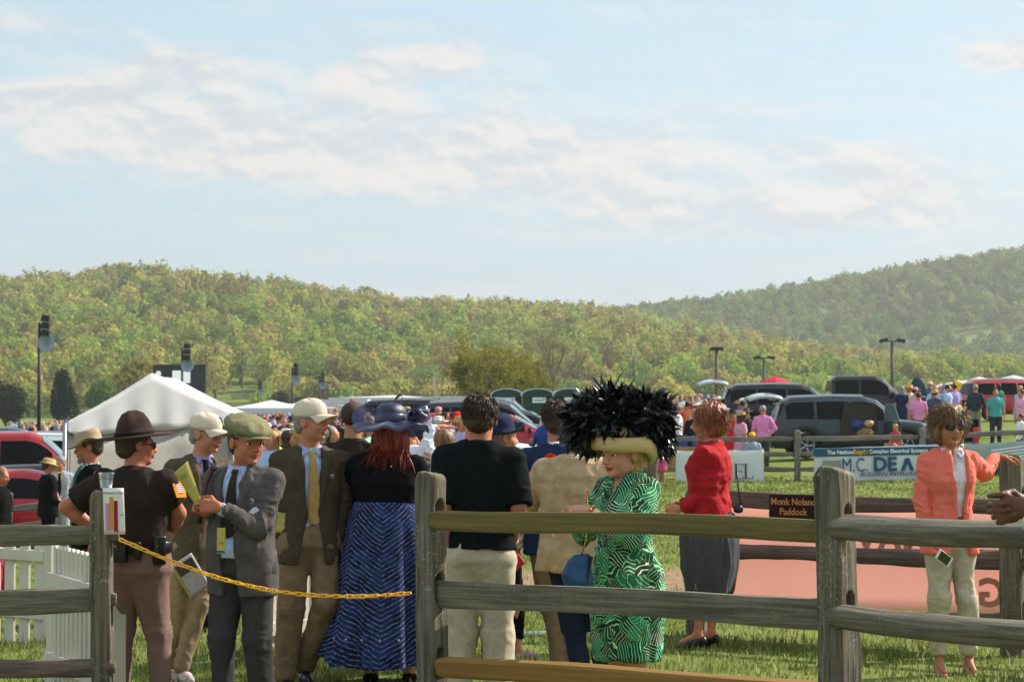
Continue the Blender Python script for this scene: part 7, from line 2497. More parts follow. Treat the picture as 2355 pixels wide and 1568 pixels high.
text_mesh('lettering', 'N', .42, M_NAVYINK, rt, put(.755, .54), bold=.018)
mb = MB(); mb.prism([(-.16, -.15), (-.06, -.15), (0, .03), (.06, -.15), (.16, -.15), (.05, .15), (-.05, .15)], (0, 0, 0), (1, 0, 0), (0, 1, 0), (0, 0, .002)); o = mb.build('letter', M_NAVYINK, rt); o.matrix_local = put(.625, .54)
text_mesh('lettering', 'BUILDING INTELLIGENCE', .13, M_GINK, rt, put(.54, .30), bold=.003, shear=.3, sx=1.12)
text_mesh('lettering', 'www.mcdean.com', .135, M_GINK, rt, put(.40, .12), bold=.002)
bar(rt, put, L, Hh, .12, .52, .125, .32, flat_mat('grey_print', '#8a8c88'), 'printed_picture')
rt, put, L, Hh = banner('banner', 2222, 2420, 54.6, 54.2, 1022, 1008, 1106, 1102, mat('pale_green_vinyl', '#8fa39c', rough=.4, var=.15, vscale=.8), 'grey green banner with white slanted lines at the far right of the fence')
for k in range(7):
	mb = MB(); mb.box((0, 0, 0), (L * (.45 - .04 * k), Hh * .045, .002)); o = mb.build('printed_line', M_WINK, rt); o.matrix_local = put(.52 + .03 * k, .88 - .075 * k) @ Matrix.Rotation(.12, 4, 'Z')
mb = MB(); mb.prism([(-1.2, -.12), (1.2, -.2), (1.2, .12), (-.6, .10)], (0, 0, 0), (1, 0, 0), (0, 1, 0), (0, 0, .002)); o = mb.build('printed_shape', flat_mat('dark_print', '#283436'), rt); o.matrix_local = put(.4, .28)
rt, put, L, Hh = banner('banner', 1554, 1756, 54.5, 54.6, 1036, 1034, 1130, 1128, M_VINYL, 'white drinks banner behind the woman in the red jacket', wob=.035)
def serif(ch, x, y, h, m):
	w = h * .13; s_ = h * .045
	mb = MB()
	q = lambda cx, cy, ww, hh: mb.box((cx, cy, 0), (ww, hh, .002))
	W_ = h * .62
	if ch == 'E':
		q(-W_ * .28, 0, w, h * .99); q(0, h * .475, W_, s_); q(0, -h * .475, W_, s_); q(-.02 * h, 0, W_ * .6, s_ * .98); q(W_ * .47, h * .40, s_, h * .14); q(W_ * .47, -h * .38, s_, h * .18); q(W_ * .26, 0, s_, h * .2)
	if ch == 'L':
		q(-W_ * .28, 0, w, h * .99); q(-W_ * .28, h * .475, W_ * .5, s_); q(0, -h * .475, W_, s_); q(W_ * .47, -h * .36, s_, h * .22)
	o = mb.build('letter', m, rt); o.matrix_local = put(x, y, -.06)
serif('E', .715, .48, .36, M_DINK); serif('L', .825, .48, .36, M_DINK)
text_mesh('lettering', 'PAGNE', .14, M_GINK, rt, put(.84, .13), space=1.5)
text_mesh('lettering', 'C', .14, M_GINK, rt, put(.07, .13))
rt, put, L, Hh = banner('banner', 1100, 1330, 54.3, 54.4, 1062, 1060, 1132, 1130, M_VINYL, 'white banner with a blue line behind the man in the black tee')
bar(rt, put, L, Hh, .5, .93, 1, .07, flat_mat('blue_line', '#2456a0'), 'blue_line')
text_mesh('lettering', 'C', .6, M_NAVYINK, rt, put(.51, .4))
# salmon banner hung on the back of the paddock fence, its print showing through in reverse
M_SALMON = mat('salmon_vinyl', '#f4cec4', rough=.5, var=.06, vscale=1.2, trans=.5, streak=((1.2, 1.2, .7), .5, '#f4d0cb'))
rt, put, L, Hh = banner('banner', 1660, 2319, 17.02, 15.75, 1152, 1172, 1396, 1408, M_SALMON, 'salmon pink banner hanging behind the brown paddock rails', wob=.012)
M_GHOST = flat_mat('ghost_print', '#cfa594', trans=.4)
MIR = Matrix.Diagonal((-1, 1, 1, 1))
text_mesh('reversed_lettering', 'G', .27, M_GHOST, rt, put(.945, .16, -.006) @ MIR, bold=.008)
text_mesh('reversed_lettering', 'I', .27, M_GHOST, rt, put(.795, .16, -.006) @ MIR, bold=.008)
text_mesh('reversed_lettering', 'M', .27, M_GHOST, rt, put(.70, .64, -.006) @ MIR, bold=.008)
text_mesh('reversed_lettering', 'A', .27, M_GHOST, rt, put(.61, .64, -.006) @ MIR, bold=.008)
text_mesh('reversed_lettering', 'V', .27, M_GHOST, rt, put(.53, .64, -.006) @ MIR, bold=.008)
sg = empty('paddock_sign', W(1826, 1175, 16.37), math.radians(-32), 'black sign with gold lettering naming the paddock, mounted on the paddock rail', 'sign')
s3 = 16.4 / FPX
mb = MB(); mb.box((0, 0, 0), (126 * s3, .02, 78 * s3)); mb.build('sign_board', mat('black_sign', '#0d0c0d', rough=.35, var=0), sg, bevel=.012)
M_GOLDINK = flat_mat('gold_ink', '#c08a52', var=0)
RX90 = Matrix.Rotation(math.pi / 2, 4, 'X')
text_mesh('lettering', 'Monk Noland', 22 * s3, M_GOLDINK, sg, Matrix.Translation((.0, -.014, 21 * s3)) @ RX90, bold=.0012, sx=.92)
text_mesh('lettering', 'Paddock', 22 * s3, M_GOLDINK, sg, Matrix.Translation((.0, -.014, -2 * s3)) @ RX90, bold=.0012, sx=.92)
mb = MB(); mb.box((0, -.014, -17 * s3), (46 * s3, .002, .004)); mb.build('gold_rule', M_GOLDINK, sg)
mb = MB(); mb.tube([(0, 0, 0), (.45, .02, .01), (1.0, -.02, 0)], .018, 8)
tag(mb.build('white_pipe', M_WINK, None, True, loc=GX(1205, 16.9) + Vector((0, 0, .02))), 'thin white pipe lying on the grass behind the navy trousers', 'pipe')
# ------------------------------------------------------------------ odds and ends
def bin_bag(px, d, s, label, seed):
	S_ = Sdf((-.4, -.35, -.05), (.4, .35, .55), .02)
	S_.ell((0, 0, .18), (.28, .24, .2), k=.05); S_.cap((.02, 0, .3), (.05, 0, .44), .06, .03, k=.06); S_.cut((0, 0, 0), (0, 0, -1))
	o = sdf_obj(S_, 'rubbish_bag', mat('black_bag', '#22262a', rough=.75, spec=.2), None, folds=((.022, (11, 11, 7), seed), (.012, (24, 24, 18), seed + 1)))
	o.location = GX(px, d); o.scale = (s, s, s)
	tag(o, label, 'rubbish bag', 'black rubbish bags')
bin_bag(455, 18.2, 1.1, 'black rubbish bag behind the man in the olive jacket', 7)
tb = empty('folding_table', GX(415, 21.8), 0, 'table under a pale cloth behind the man in the olive jacket', 'table')
mb = MB(); mb.box((0, 0, .72), (1.0, .6, .04)); mb.build('table_top', M_POLE, tb)
S_ = Sdf((-.56, -.36, .05), (.56, .36, .8), .02); S_.box((0, 0, .41), (.53, .33, .36), rnd=.02, k=0); S_.cut((0, 0, .09), (0, 0, -1))
sdf_obj(S_, 'table_skirt', M_CANVAS, tb, folds=((.03, (12, 12, 1), 3),))
# serving table with boxes by the far fence
tb = empty('serving_table', GX(1568, 56.5), 0, 'wooden serving table with boxes behind the feathered hat', 'table')
mb = MB(); mb.box((0, 0, .78), (1.5, .7, .05)); mb.build('table_top', mat('tan_wood', '#a77a52', rough=.7), tb)
mb = MB(); mb.box((0, -.33, .50), (1.46, .03, .5)); mb.build('table_front', mat('tan_wood', '#a77a52'), tb)
for x, y in ((-.7, -.3), (.7, -.3), (-.7, .3), (.7, .3)):
	mb = MB(); mb.box((x, y, .38), (.05, .05, .76)); mb.build('leg', M_POLE, tb)
for i, (x, c, l) in enumerate(((-.45, '#b98550', 'open brown cardboard box, left on the serving table'), (-.05, '#23478f', 'blue drinks carton in the middle of the serving table'), (.42, '#2a50a0', 'blue drinks carton at the right end of the serving table'))):
	q = GX(1568, 56.5)
	mb = MB(); mb.box((0, 0, .15), (.34, .3, .28)); mb.box((0, -.18, .26), (.34, .1, .012), R=Matrix.Rotation(-.6, 3, 'X')); mb.box((0, -.155, .13), (.2, .004, .12))
	o = mb.build('carton', flat_mat('carton_' + c.strip('#'), c, var=.15), None, loc=(q.x + x, q.y - .05, q.z + .80)); tag(o, l, 'box', 'boxes on the serving table')
def flag(px, ptop, d, col, label, w=.75, h=.75, pole=2.6, oval=False):
	g = GX(px, d); H = hz(ptop, d) - g.z
	root = empty('flag', g, 0, label, 'flag')
	mb = MB(); mb.tube([(0, 0, 0), (0, 0, H)], .025, 6); mb.build('flag_pole', M_POLE, root)
	mb = MB(); P = []
	for i in range(9):
		t = i / 8
		hh = h * (1 - .75 * t if not oval else math.sqrt(max(.02, 1 - (2 * t - 1) ** 2)))
		P.append([Vector((w * t + .02, .06 * math.sin(5 * t + k * .3), H - h / 2 - .1 * t + hh * (.5 - k / 6))) for k in range(7)])
	mb.grid(P, (0, .006, 0)); mb.build('flag_cloth', mat('flag_' + col.strip('#'), col, rough=.7, trans=.35), root, True)
	return root, H
flag(2192, 872, 100, '#f2d21c', 'yellow flag above the people at the right', 1.5, 1.2)
flag(2226, 872, 100, '#2468b8', 'blue pennant just right of the yellow flag', .45, 1.1)
flag(805, 916, 120, '#d8708a', 'small pink and white striped flag over the distant canopies', .6, .55)
flag(98, 1000, 70, '#c9d433', 'small yellow green pennant between the parked cars at left', .35, .7)
rt, H_ = flag(2087, 866, 88, '#3a4d63', 'dark oval feather banner beside the black pickup truck', .75, 1.7, oval=True)
um = empty('parasol', GX(1768, 100), 0, 'red parasol showing above the roof of the black sport utility car', 'parasol')
zt_ = hz(866, 100) - um.location.z
mb = MB(); mb.tube([(0, 0, 0), (.25, 0, zt_)], .03, 6); mb.build('parasol_pole', M_POLE, um)
mb = MB(); mb.shell([(.98, .98, zt_ - .55), (.95, .95, zt_ - .50), (.6, .6, zt_ - .2), (.2, .2, zt_ - .03), (.02, .02, zt_)], 8, None, True, Matrix.Translation((.25, 0, 0))); mb.build('canopy', mat('red_canopy', '#d22a48', trans=.3), um)
cl = empty('cooler', GX(2268, 60), math.radians(10), 'teal cooler box with white lid on the grass behind the coral blazer', 'cooler')
mb = MB(); mb.box((0, 0, .2), (.72, .42, .36), taper=1.06); mb.build('cooler_body', flat_mat('teal_plastic', '#3f6a70'), cl, bevel=.03)
mb = MB(); mb.box((0, 0, .42), (.78, .47, .09)); mb.build('cooler_lid', M_WINK, cl, bevel=.02)
fc = empty('folding_chair', GX(2222, 62), math.radians(-20), 'black and blue folding camp chair with a red towel', 'chair')
mb = MB(); mb.box((0, 0, .45), (.55, .5, .03)); mb.build('seat', flat_mat('blue_canvas', '#1f4f9a'), fc)
mb = MB(); mb.box((0, .27, .78), (.58, .03, .62), R=Matrix.Rotation(-.15, 3, 'X')); mb.build('backrest', M_BLACK, fc)
for a_, b_ in (((-.28, -.25, 0), (.28, .25, .45)), ((.28, -.25, 0), (-.28, .25, .45)), ((-.28, .25, 0), (-.28, .3, 1.1)), ((.28, .25, 0), (.28, .3, 1.1))):
	mb = MB(); mb.tube([a_, b_], .015, 6); mb.build('leg', M_DARKMETAL, fc)
mb = MB(); mb.box((.25, -.02, .62), (.16, .05, .5)); tag(mb.build('towel', flat_mat('red_towel', '#c01f3a'), None, True, loc=GX(2222, 62), bevel=.02), 'red towel hanging over the camp chair', 'towel')
# ------------------------------------------------------------------ vehicles
def paint_mat():
	return mat('car_paint', '#808080', rough=.4, metal=.0, coat=.45, objcol=True, var=0, spec=.3)
M_PAINT = paint_mat()
M_GLASS = mat('tinted_glass', '#050607', rough=.15, var=0, spec=.15)
M_WIND = glassy('windscreen_glass', '#5d7176', .06, .4)
M_TYRE = mat('tyre', '#121212', rough=.8)
M_RIM = mat('alloy_rim', '#a5a8ac', metal=.8, rough=.3)
M_CHROME = mat('chrome', '#c5c8cc', metal=1, rough=.15, var=0)
M_TRIM = mat('black_trim', '#0e0f10', rough=.5)
M_TAIL = mat('tail_lamp', '#7d0c10', rough=.15, var=0)
M_HEAD = mat('head_lamp', '#c9ced2', rough=.08, var=0, spec=.9)
CARS = {
	# x, belt, roof, half width, half roof width ; wheels ; windows (x ranges)
	'suv': dict(p=[(-2.30, .85, .87, .80, .72), (-2.26, 1.02, 1.06, .87, .70), (-2.05, 1.06, 1.58, .92, .66), (-1.80, 1.06, 1.72, .93, .68), (-.6, 1.04, 1.76, .93, .70), (.35, 1.03, 1.74, .93, .69), (.62, 1.03, 1.66, .93, .67),
					   (1.28, 1.03, 1.10, .92, .74), (1.9, .98, 1.03, .91, .72), (2.22, .86, .92, .84, .66), (2.36, .62, .66, .74, .60)], R=.36, w=(-1.42, 1.42), zs=.28,
				win=((-1.98, -1.18), (-1.10, -.20), (-.12, .82)), shield=(.60, 1.24), rear=(-2.24, -2.06), rack=True),
	'sedan': dict(p=[(-2.40, .80, .84, .78, .68), (-2.30, .95, .98, .84, .70), (-1.75, .98, 1.04, .89, .70), (-1.05, .96, 1.36, .90, .60), (-.6, .95, 1.43, .91, .62), (.1, .94, 1.45, .91, .63), (.45, .94, 1.38, .91, .62),
						 (1.15, .94, .99, .90, .72), (1.85, .84, .89, .88, .70), (2.25, .70, .76, .80, .64), (2.42, .50, .56, .68, .56)], R=.33, w=(-1.42, 1.45), zs=.22,
				  win=((-1.15, -.45), (-.38, .70)), shield=(.42, 1.12), rear=(-1.68, -1.08), rack=False),
	'pickup': dict(p=[(-2.90, .85, .88, .88, .86), (-2.86, 1.24, 1.26, .96, .90), (-1.05, 1.26, 1.28, .97, .90), (-1.00, 1.22, 1.80, .97, .72), (-.8, 1.22, 1.93, .98, .74), (.55, 1.20, 1.94, .98, .74), (.80, 1.20, 1.84, .98, .72),
						  (1.42, 1.20, 1.26, .97, .80), (2.35, 1.16, 1.21, .96, .80), (2.72, 1.10, 1.14, .92, .76), (2.86, .75, .80, .86, .74)], R=.42, w=(-1.85, 1.85), zs=.42,
				   win=((-.92, -.08), (.0, .98)), shield=(.78, 1.38), rear=(-1.04, -.99), rack=False)}
def ring(P, R, ws, zs, x):
	xs = [q[0] for q in P]
	b, r, hw, rw = [float(np.interp(x, xs, [q[i] for q in P])) for i in (1, 2, 3, 4)]
	zb = zs
	for w in ws:
		dx = abs(x - w)
		if dx < R + .06: zb = max(zb, R * .95 + math.sqrt((R + .06) ** 2 - dx ** 2))
	zb = min(zb, b - .1)
	g = min(1, max(.0, (r - b) / .35))
	return [(hw * .90, zb), (hw * .985, zb + min(.10, (b - zb) * .3)), (hw, zb + (b - zb) * .62), (hw * .965, b), (rw * g + hw * .9 * (1 - g), r - .07 * g - .01), (rw * .84 * g + hw * .72 * (1 - g), r), (0, r + .025)]
def build_car(kind, name):
	c = CARS[kind]
	P, R, ws = c['p'], c['R'], c['w']
	root = empty(name, (0, 0, 0))
	xs = sorted(set([q[0] for q in P] + list(np.linspace(P[0][0], P[-1][0], 64))))
	V, F = [], []
	for x in xs:
		h = ring(P, R, ws, c['zs'], x)
		V += [(x, y, z) for y, z in h] + [(x, -y, z) for y, z in h[-2::-1]]
	n = 13
	for i in range(len(xs) - 1):
		for k in range(n): F.append((i * n + k, i * n + (k + 1) % n, (i + 1) * n + (k + 1) % n, (i + 1) * n + k))
	F += [tuple(range(n)), tuple(reversed([(len(xs) - 1) * n + k for k in range(n)]))]
	me = bpy.data.meshes.new('body'); me.from_pydata(V, [], [tuple(reversed(f)) for f in F]); me.update()
	body = link('body', me, M_PAINT, root, True)
	def at(x, s_, sd_, o=.008):
		h = ring(P, R, ws, c['zs'], x)
		i = min(int(s_), 5); t = s_ - i
		y, z = h[i][0] * (1 - t) + h[i + 1][0] * t, h[i][1] * (1 - t) + h[i + 1][1] * t
		return Vector((x, sd_ * (y + o), z + (o if s_ > 4 else 0)))
	for a, b in c['win']:
		for sd_ in (1, -1):
			G = []
			for i in range(9):
				x = a + (b - a) * i / 8
				h = ring(P, R, ws, c['zs'], x)
				if h[4][1] - h[3][1] < .12: continue
				G.append([at(x, 3.10 + .80 * j / 4, sd_) for j in range(5)])
			if len(G) > 1:
				mb = MB(); mb.grid(G); mb.build('window', M_GLASS, root, True)
	for nm, (a, b), m in (('windscreen', c['shield'], M_WIND), ('rear_window', c['rear'], M_GLASS)):
		G = []
		for i in range(7):
			x = a + (b - a) * i / 6
			G.append([at(x, 4.2 + 1.8 * j / 4, 1) for j in range(5)] + [at(x, 6 - 1.8 * j / 4, -1) for j in range(1, 5)])
		mb = MB(); mb.grid([[p + Vector((.012 if nm[0] == 'w' else -.012, 0, .004)) for p in r] for r in G]); mb.build(nm, m, root, True)
	for w in ws:
		for sd_ in (1, -1):
			T = Matrix.Translation((w, sd_ * (P[5][3] - .13), R)) @ Matrix.Rotation(math.pi / 2 * -sd_, 4, 'X')
			mb = MB()
			mb.shell([(R * .62, R * .62, .10), (R * .93, R * .93, .10), (R, R, .06), (R, R, -.09), (R * .93, R * .93, -.12), (R * .5, R * .5, -.12)], 26, None, False, T)
			wh = mb.build('wheel', M_TYRE, root, True)
			mb = MB()
			mb.shell([(R * .66, R * .66, .085), (R * .64, R * .64, .06), (R * .3, R * .3, .03), (.01, .01, .03)], 24, None, True, T)
			mb.build('rim', mat('rim_shadow', '#2a2b2d', rough=.5), wh, True)
			mb = MB()
			for k in range(5):
				a = 2 * math.pi * k / 5
				mb.tube([T @ Vector((.05 * math.cos(a), .05 * math.sin(a), .075)), T @ Vector((R * .62 * math.cos(a), R * .62 * math.sin(a), .09))], .032, 6)
			mb.tube([T @ Vector((0, 0, .03)), T @ Vector((0, 0, .10))], .07, 10)
			mb.shell([(R * .66, R * .66, .105), (R * .60, R * .60, .105)], 24, None, False, T)
			tag(mb.build('spokes', M_RIM, wh, True))
	xf, xr = P[-1][0], P[0][0]
	for sd_ in (1, -1):
		q = at(xf - .16, 2.7, sd_, .0); mb = MB(); mb.box(q + Vector((.04, -sd_ * .10, -.03)), (.20, .26, .12), R=rotz(-.45 * sd_)); mb.build('headlight', M_HEAD, root, bevel=.03)
		q = at(xr + .08, 2.6, sd_, .0); mb = MB(); mb.box(q + Vector((-.02, -sd_ * .06, .0)), (.12, .14, .30)); mb.build('tail_light', M_TAIL, root, bevel=.02)
		xm = c['shield'][1] - .28
		q = at(xm, 3.1, sd_, .0); mb = MB(); mb.box(q + Vector((0, sd_ * .13, .06)), (.10, .20, .15)); mb.build('door_mirror', M_TRIM, root, bevel=.03)
		for k, (a, b) in enumerate(c['win'][-2:]):
			q = at(a + .16, 2.72, sd_, .012); mb = MB(); mb.box(q, (.20, .03, .035)); mb.build('door_handle', M_TRIM if kind == 'pickup' else M_PAINT, root, bevel=.008)
			mb = MB(); mb.tube([at(a - .03, 1.2 + .3 * j, sd_, .001) for j in range(7)], .005, 4); mb.build('door_seam', M_TRIM, root)
		mb = MB(); mb.tube([at(x, 1.05, sd_, .01) for x in np.linspace(ws[0] + R + .1, ws[1] - R - .1, 8)], .03, 6); mb.build('sill_trim', M_TRIM, root)
		if c['rack']:
			mb = MB(); mb.tube([at(x, 4.9, sd_, .0) + Vector((0, 0, .05)) for x in (-1.75, -1.2, -.4, .25)], .022, 6); mb.build('roof_rail', M_CHROME, root)
	mb = MB(); mb.box((xf - .03, 0, c['zs'] + .22), (.12, P[-1][3] * 1.9, .22)); mb.build('bumper', M_TRIM, root, bevel=.04)
	mb = MB(); mb.box((xf + .02, 0, P[-1][1] - .02), (.05, P[-1][3] * 1.1, .14)); mb.build('grille', M_CHROME, root, bevel=.02)
	mb = MB(); mb.box((xr + .0, 0, c['zs'] + .22), (.12, P[0][3] * 1.95, .2)); mb.build('bumper', M_TRIM, root, bevel=.04)
	return root
def copy_tree(o, parent=None):
	c = o.copy()
	COL.objects.link(c)
	if parent: c.parent = parent
	for ch in o.children: copy_tree(ch, c)
	return c
def each(o):
	yield o
	for ch in o.children: yield from each(ch)
PROTO = {}
def car(kind, px, d, yaw, col, label, cat, group=None, z=0.0):
	if kind not in PROTO:
		PROTO[kind] = r = build_car(kind, {'suv': 'parked_suv', 'sedan': 'parked_car', 'pickup': 'pickup_truck'}[kind])
	else:
		r = copy_tree(PROTO[kind])
	r.location = GX(px, d) + Vector((0, 0, z)); r.rotation_euler = (0, 0, math.radians(yaw))
	r['label'] = label; r['category'] = cat
	if group: r['group'] = group
	elif 'group' in r: del r['group']
	for o in each(r): o.color = lin(col) + (1,)
	return r
GRP = 'cars parked in rows on the racecourse field'
r_gray = car('suv', 1955, 66, 2, '#28333f', 'blue grey sport utility car with an open rear side door behind the far fence', 'car', GRP)
r_blk = car('suv', 1815, 75, 0, '#0d0f12', 'black sport utility car with roof rails behind the blue grey one', 'car', GRP, z=.12)
car('pickup', 1972, 82, 0, '#0b0c10', 'big black crew cab pickup truck, highest vehicle on the right', 'truck', GRP, z=-.02)
car('suv', 2330, 98, 12, '#a3262c', 'red sport utility car at the right edge behind the green dress', 'car', GRP)
car('sedan', 1150, 63, -2, '#a8142a', 'crimson parked car behind the man in the black tee', 'car', GRP)
for i, (k, px, d, yaw, c, l) in enumerate((
		('sedan', 1070, 50, -3, '#c6ccd2', 'white car bonnet just in front of the crimson car'),
		('suv', 1128, 68, -2, '#20262b', 'dark parked car directly behind the crimson car'),
		('suv', 1140, 73.5, -3, '#5b6466', 'grey parked car one row in front of the green toilets'),
		('sedan', 1190, 72, 1, '#2f3c42', 'low dark teal car whose bonnet shows under the toilets'),
		('suv', 985, 72, -4, '#15181b', 'black parked car behind the navy hat, its roof just under the woods'),
		('suv', 1050, 88, -3, '#7f8a90', 'silver parked car left of the row of toilets'),
		('sedan', 1040, 64, 3, '#8b1426', 'dark red car tail left of the man in the black tee'),
		('suv', 1095, 84, -4, '#232b2c', 'dark car whose roof hides the foot of the leftmost toilet'),
		('sedan', 1030, 78, 4, '#c3c8cc', 'white car roof between the straw hat and the leftmost toilet'),
		('pickup', 10, 45, 8, '#8d0f20', 'red pickup truck with white lettering on its door at far left'),
		('sedan', 55, 40, 4, '#b3152c', 'bright red car bonnet in front of the red pickup truck'),
		('suv', 140, 53, 2, '#d5d8da', 'white sport utility car behind the red pickup truck'),
		('suv', 40, 66, -6, '#76858f', 'silver blue car roof furthest left among the parked cars'),
		('sedan', 150, 72, 4, '#5d6a72', 'grey car with a curved roof left of the tent pole'),
		('suv', 20, 82, 3, '#3a4a52', 'dark grey car in the last row at far left'),
		('sedan', 92, 41.5, 10, '#0e1114', 'black car half hidden by the far rail fence at left'))):
	q = car(k, px, d, yaw, c, l, 'truck' if k == 'pickup' else 'car', GRP)
	if 'lettering' in l:
		for tx, x, s_, sx in (('FIRE', -.35, .17, 1.2), ('TANKER', .95, .24, 1.1)):
			text_mesh('lettering', tx, s_, M_WINK, q, Matrix.Translation((x + .2, -.985, 1.02)) @ Matrix.Rotation(math.pi / 2, 4, 'X'), bold=.006, sx=sx)
def tailgate(car_, w=1.5, ang=-8, z=1.78, l=.95):
	mb = MB(); G = []
	for i in range(7):
		t = i / 6
		G.append([Vector((-2.05 - l * t, w * (j / 6 - .5) * (1 - .1 * t), z + .16 * math.sin(t * 2.4) - .14 * t - .03 * abs(j - 3) ** 2 / 3)) for j in range(7)])
	mb.grid(G, (0, 0, -.06))
	o = mb.build('tailgate', M_PAINT, car_, True); o.color = lin('#aab3bb') + (1,)
	mb = MB(); mb.grid([[p + Vector((0, 0, .012)) for p in r[1:-1]] for r in G[1:4]]); g = mb.build('tailgate_window', M_GLASS, o, True)
	for q in (1, -1):
		mb = MB(); mb.tube([(-1.95, q * .6, 1.45), (-2.5, q * .6, z + .02)], .015, 5); mb.build('gas_strut', M_TRIM, o)
tailgate(r_gray); tailgate(r_blk, z=1.85)
# the open side door of the near car: dark opening, things inside, the door itself swung out
mb = MB(); mb.prism([(-.62, .42), (.42, .42), (.42, 1.0), (.30, 1.52), (-.55, 1.58), (-.66, 1.0)], (.2, -.94, 0), (1, 0, 0), (0, 0, 1), (0, -.012, 0)); mb.build('door_opening', flat_mat('car_interior', '#2a241f', var=.3), r_gray)
mb = MB()
mb.prism([(0, .40), (.95, .42), (.98, 1.0), (.95, 1.05), (0, 1.02)], (.78, -.97, 0), (.28, -.96, 0), (0, 0, 1), (.05, .015, 0)); o = mb.build('open_door', M_PAINT, r_gray, bevel=.01); o.color = lin('#2c3a4c') + (1,)
mb = MB(); mb.prism([(.02, 1.05), (.92, 1.06), (.62, 1.52), (.05, 1.55)], (.78, -.97, 0), (.28, -.96, 0), (0, 0, 1), (.02, .006, 0)); mb.build('open_door_window', M_WIND, o)
for i, (x, z, c, s_, l) in enumerate(((.02, .95, '#24407a', .22, 'blue bag inside the open car door'), (.25, .70, '#8d6b45', .30, 'brown basket inside the open car door'), (.35, .98, '#b9a06a', .16, 'straw hat lying inside the open car door'))):
	S_ = Sdf((-.25, -.2, -.2), (.25, .2, .2), .02); S_.ell((0, 0, 0), (s_ * .8, .12, s_ * .6), k=.02)
	o = sdf_obj(S_, ('bag', 'basket', 'straw_hat')[i], flat_mat('item' + c.strip('#'), c), None, folds=((.02, (20, 20, 20), 3),))
	R_ = rotz(r_gray.rotation_euler.z); o.location = r_gray.location + R_ @ Vector((x, -.98, z)); tag(o, l, ('bag', 'basket', 'hat')[i])
# ------------------------------------------------------------------ green portable toilets
def toilet():
	root = empty('portable_toilet', (0, 0, 0))
	G_ = mat('green_plastic', '#1b3a2f', rough=.45, var=.1)
	mb = MB(); mb.box((0, 0, 1.05), (1.08, 1.08, 2.1)); mb.build('cabin', G_, root, bevel=.03)
	mb = MB()
	n = 14
	arc = [(.62 * math.sin(math.pi * (i / n - .5)), .06 + .26 * math.cos(math.pi * (i / n - .5))) for i in range(n + 1)]
	mb.prism(arc + [(.62, .0), (-.62, .0)], (0, -.62, 2.08), (1, 0, 0), (0, 0, 1), (0, 1.24, 0)); rf = mb.build('roof', mat('pale_roof', '#b9c4c2', rough=.4, trans=.1), root, True, bevel=.01)
	for p in rf.data.polygons: p.use_smooth = False
	mb = MB(); mb.prism([(a * .90, b - .045) for a, b in arc] + [(.55, -.04), (-.55, -.04)], (0, -.635, 2.09), (1, 0, 0), (0, 0, 1), (0, .02, 0)); mb.build('gable_panel', G_, root)
	mb = MB(); mb.box((0, -.56, 1.02), (.78, .04, 1.85)); dr_ = mb.build('door', G_, root, bevel=.02)
	mb = MB(); mb.box((.30, -.59, 1.1), (.06, .03, .16)); mb.build('handle', M_POLE, dr_)
	mb = MB(); mb.box((.06, -.60, 1.92), (.50, .02, .22)); sg_ = mb.build('label_plate', M_WINK, root)
	mb = MB(); mb.prism([(-.20, -.02), (.10, -.03), (.22, .02), (.12, .06), (.16, .02), (.08, .0), (-.20, .01)], (.06, -.612, 1.92), (1, 0, 0), (0, 0, 1), (0, -.002, 0)); mb.build('plate_swoosh', flat_mat('blue_swoosh', '#2d4a8a', var=0), sg_)
	return root
tp = toilet()
for i, px in ((2, 1166), (3, 1236), (4, 1308)):
	r = tp if i == 2 else copy_tree(tp)
	r.scale = (.95, .95, .86); r.location = GX(px, 82 - .5 * i); r.rotation_euler = (0, 0, math.radians(-3 + i))
	tag(r, ['', '', 'leftmost green portable toilet, partly behind the dark cars',
			'middle green portable toilet, with a clear white door plate', 'rightmost green portable toilet, beside the black feathers'][i], 'portable toilet', 'row of green portable toilets')
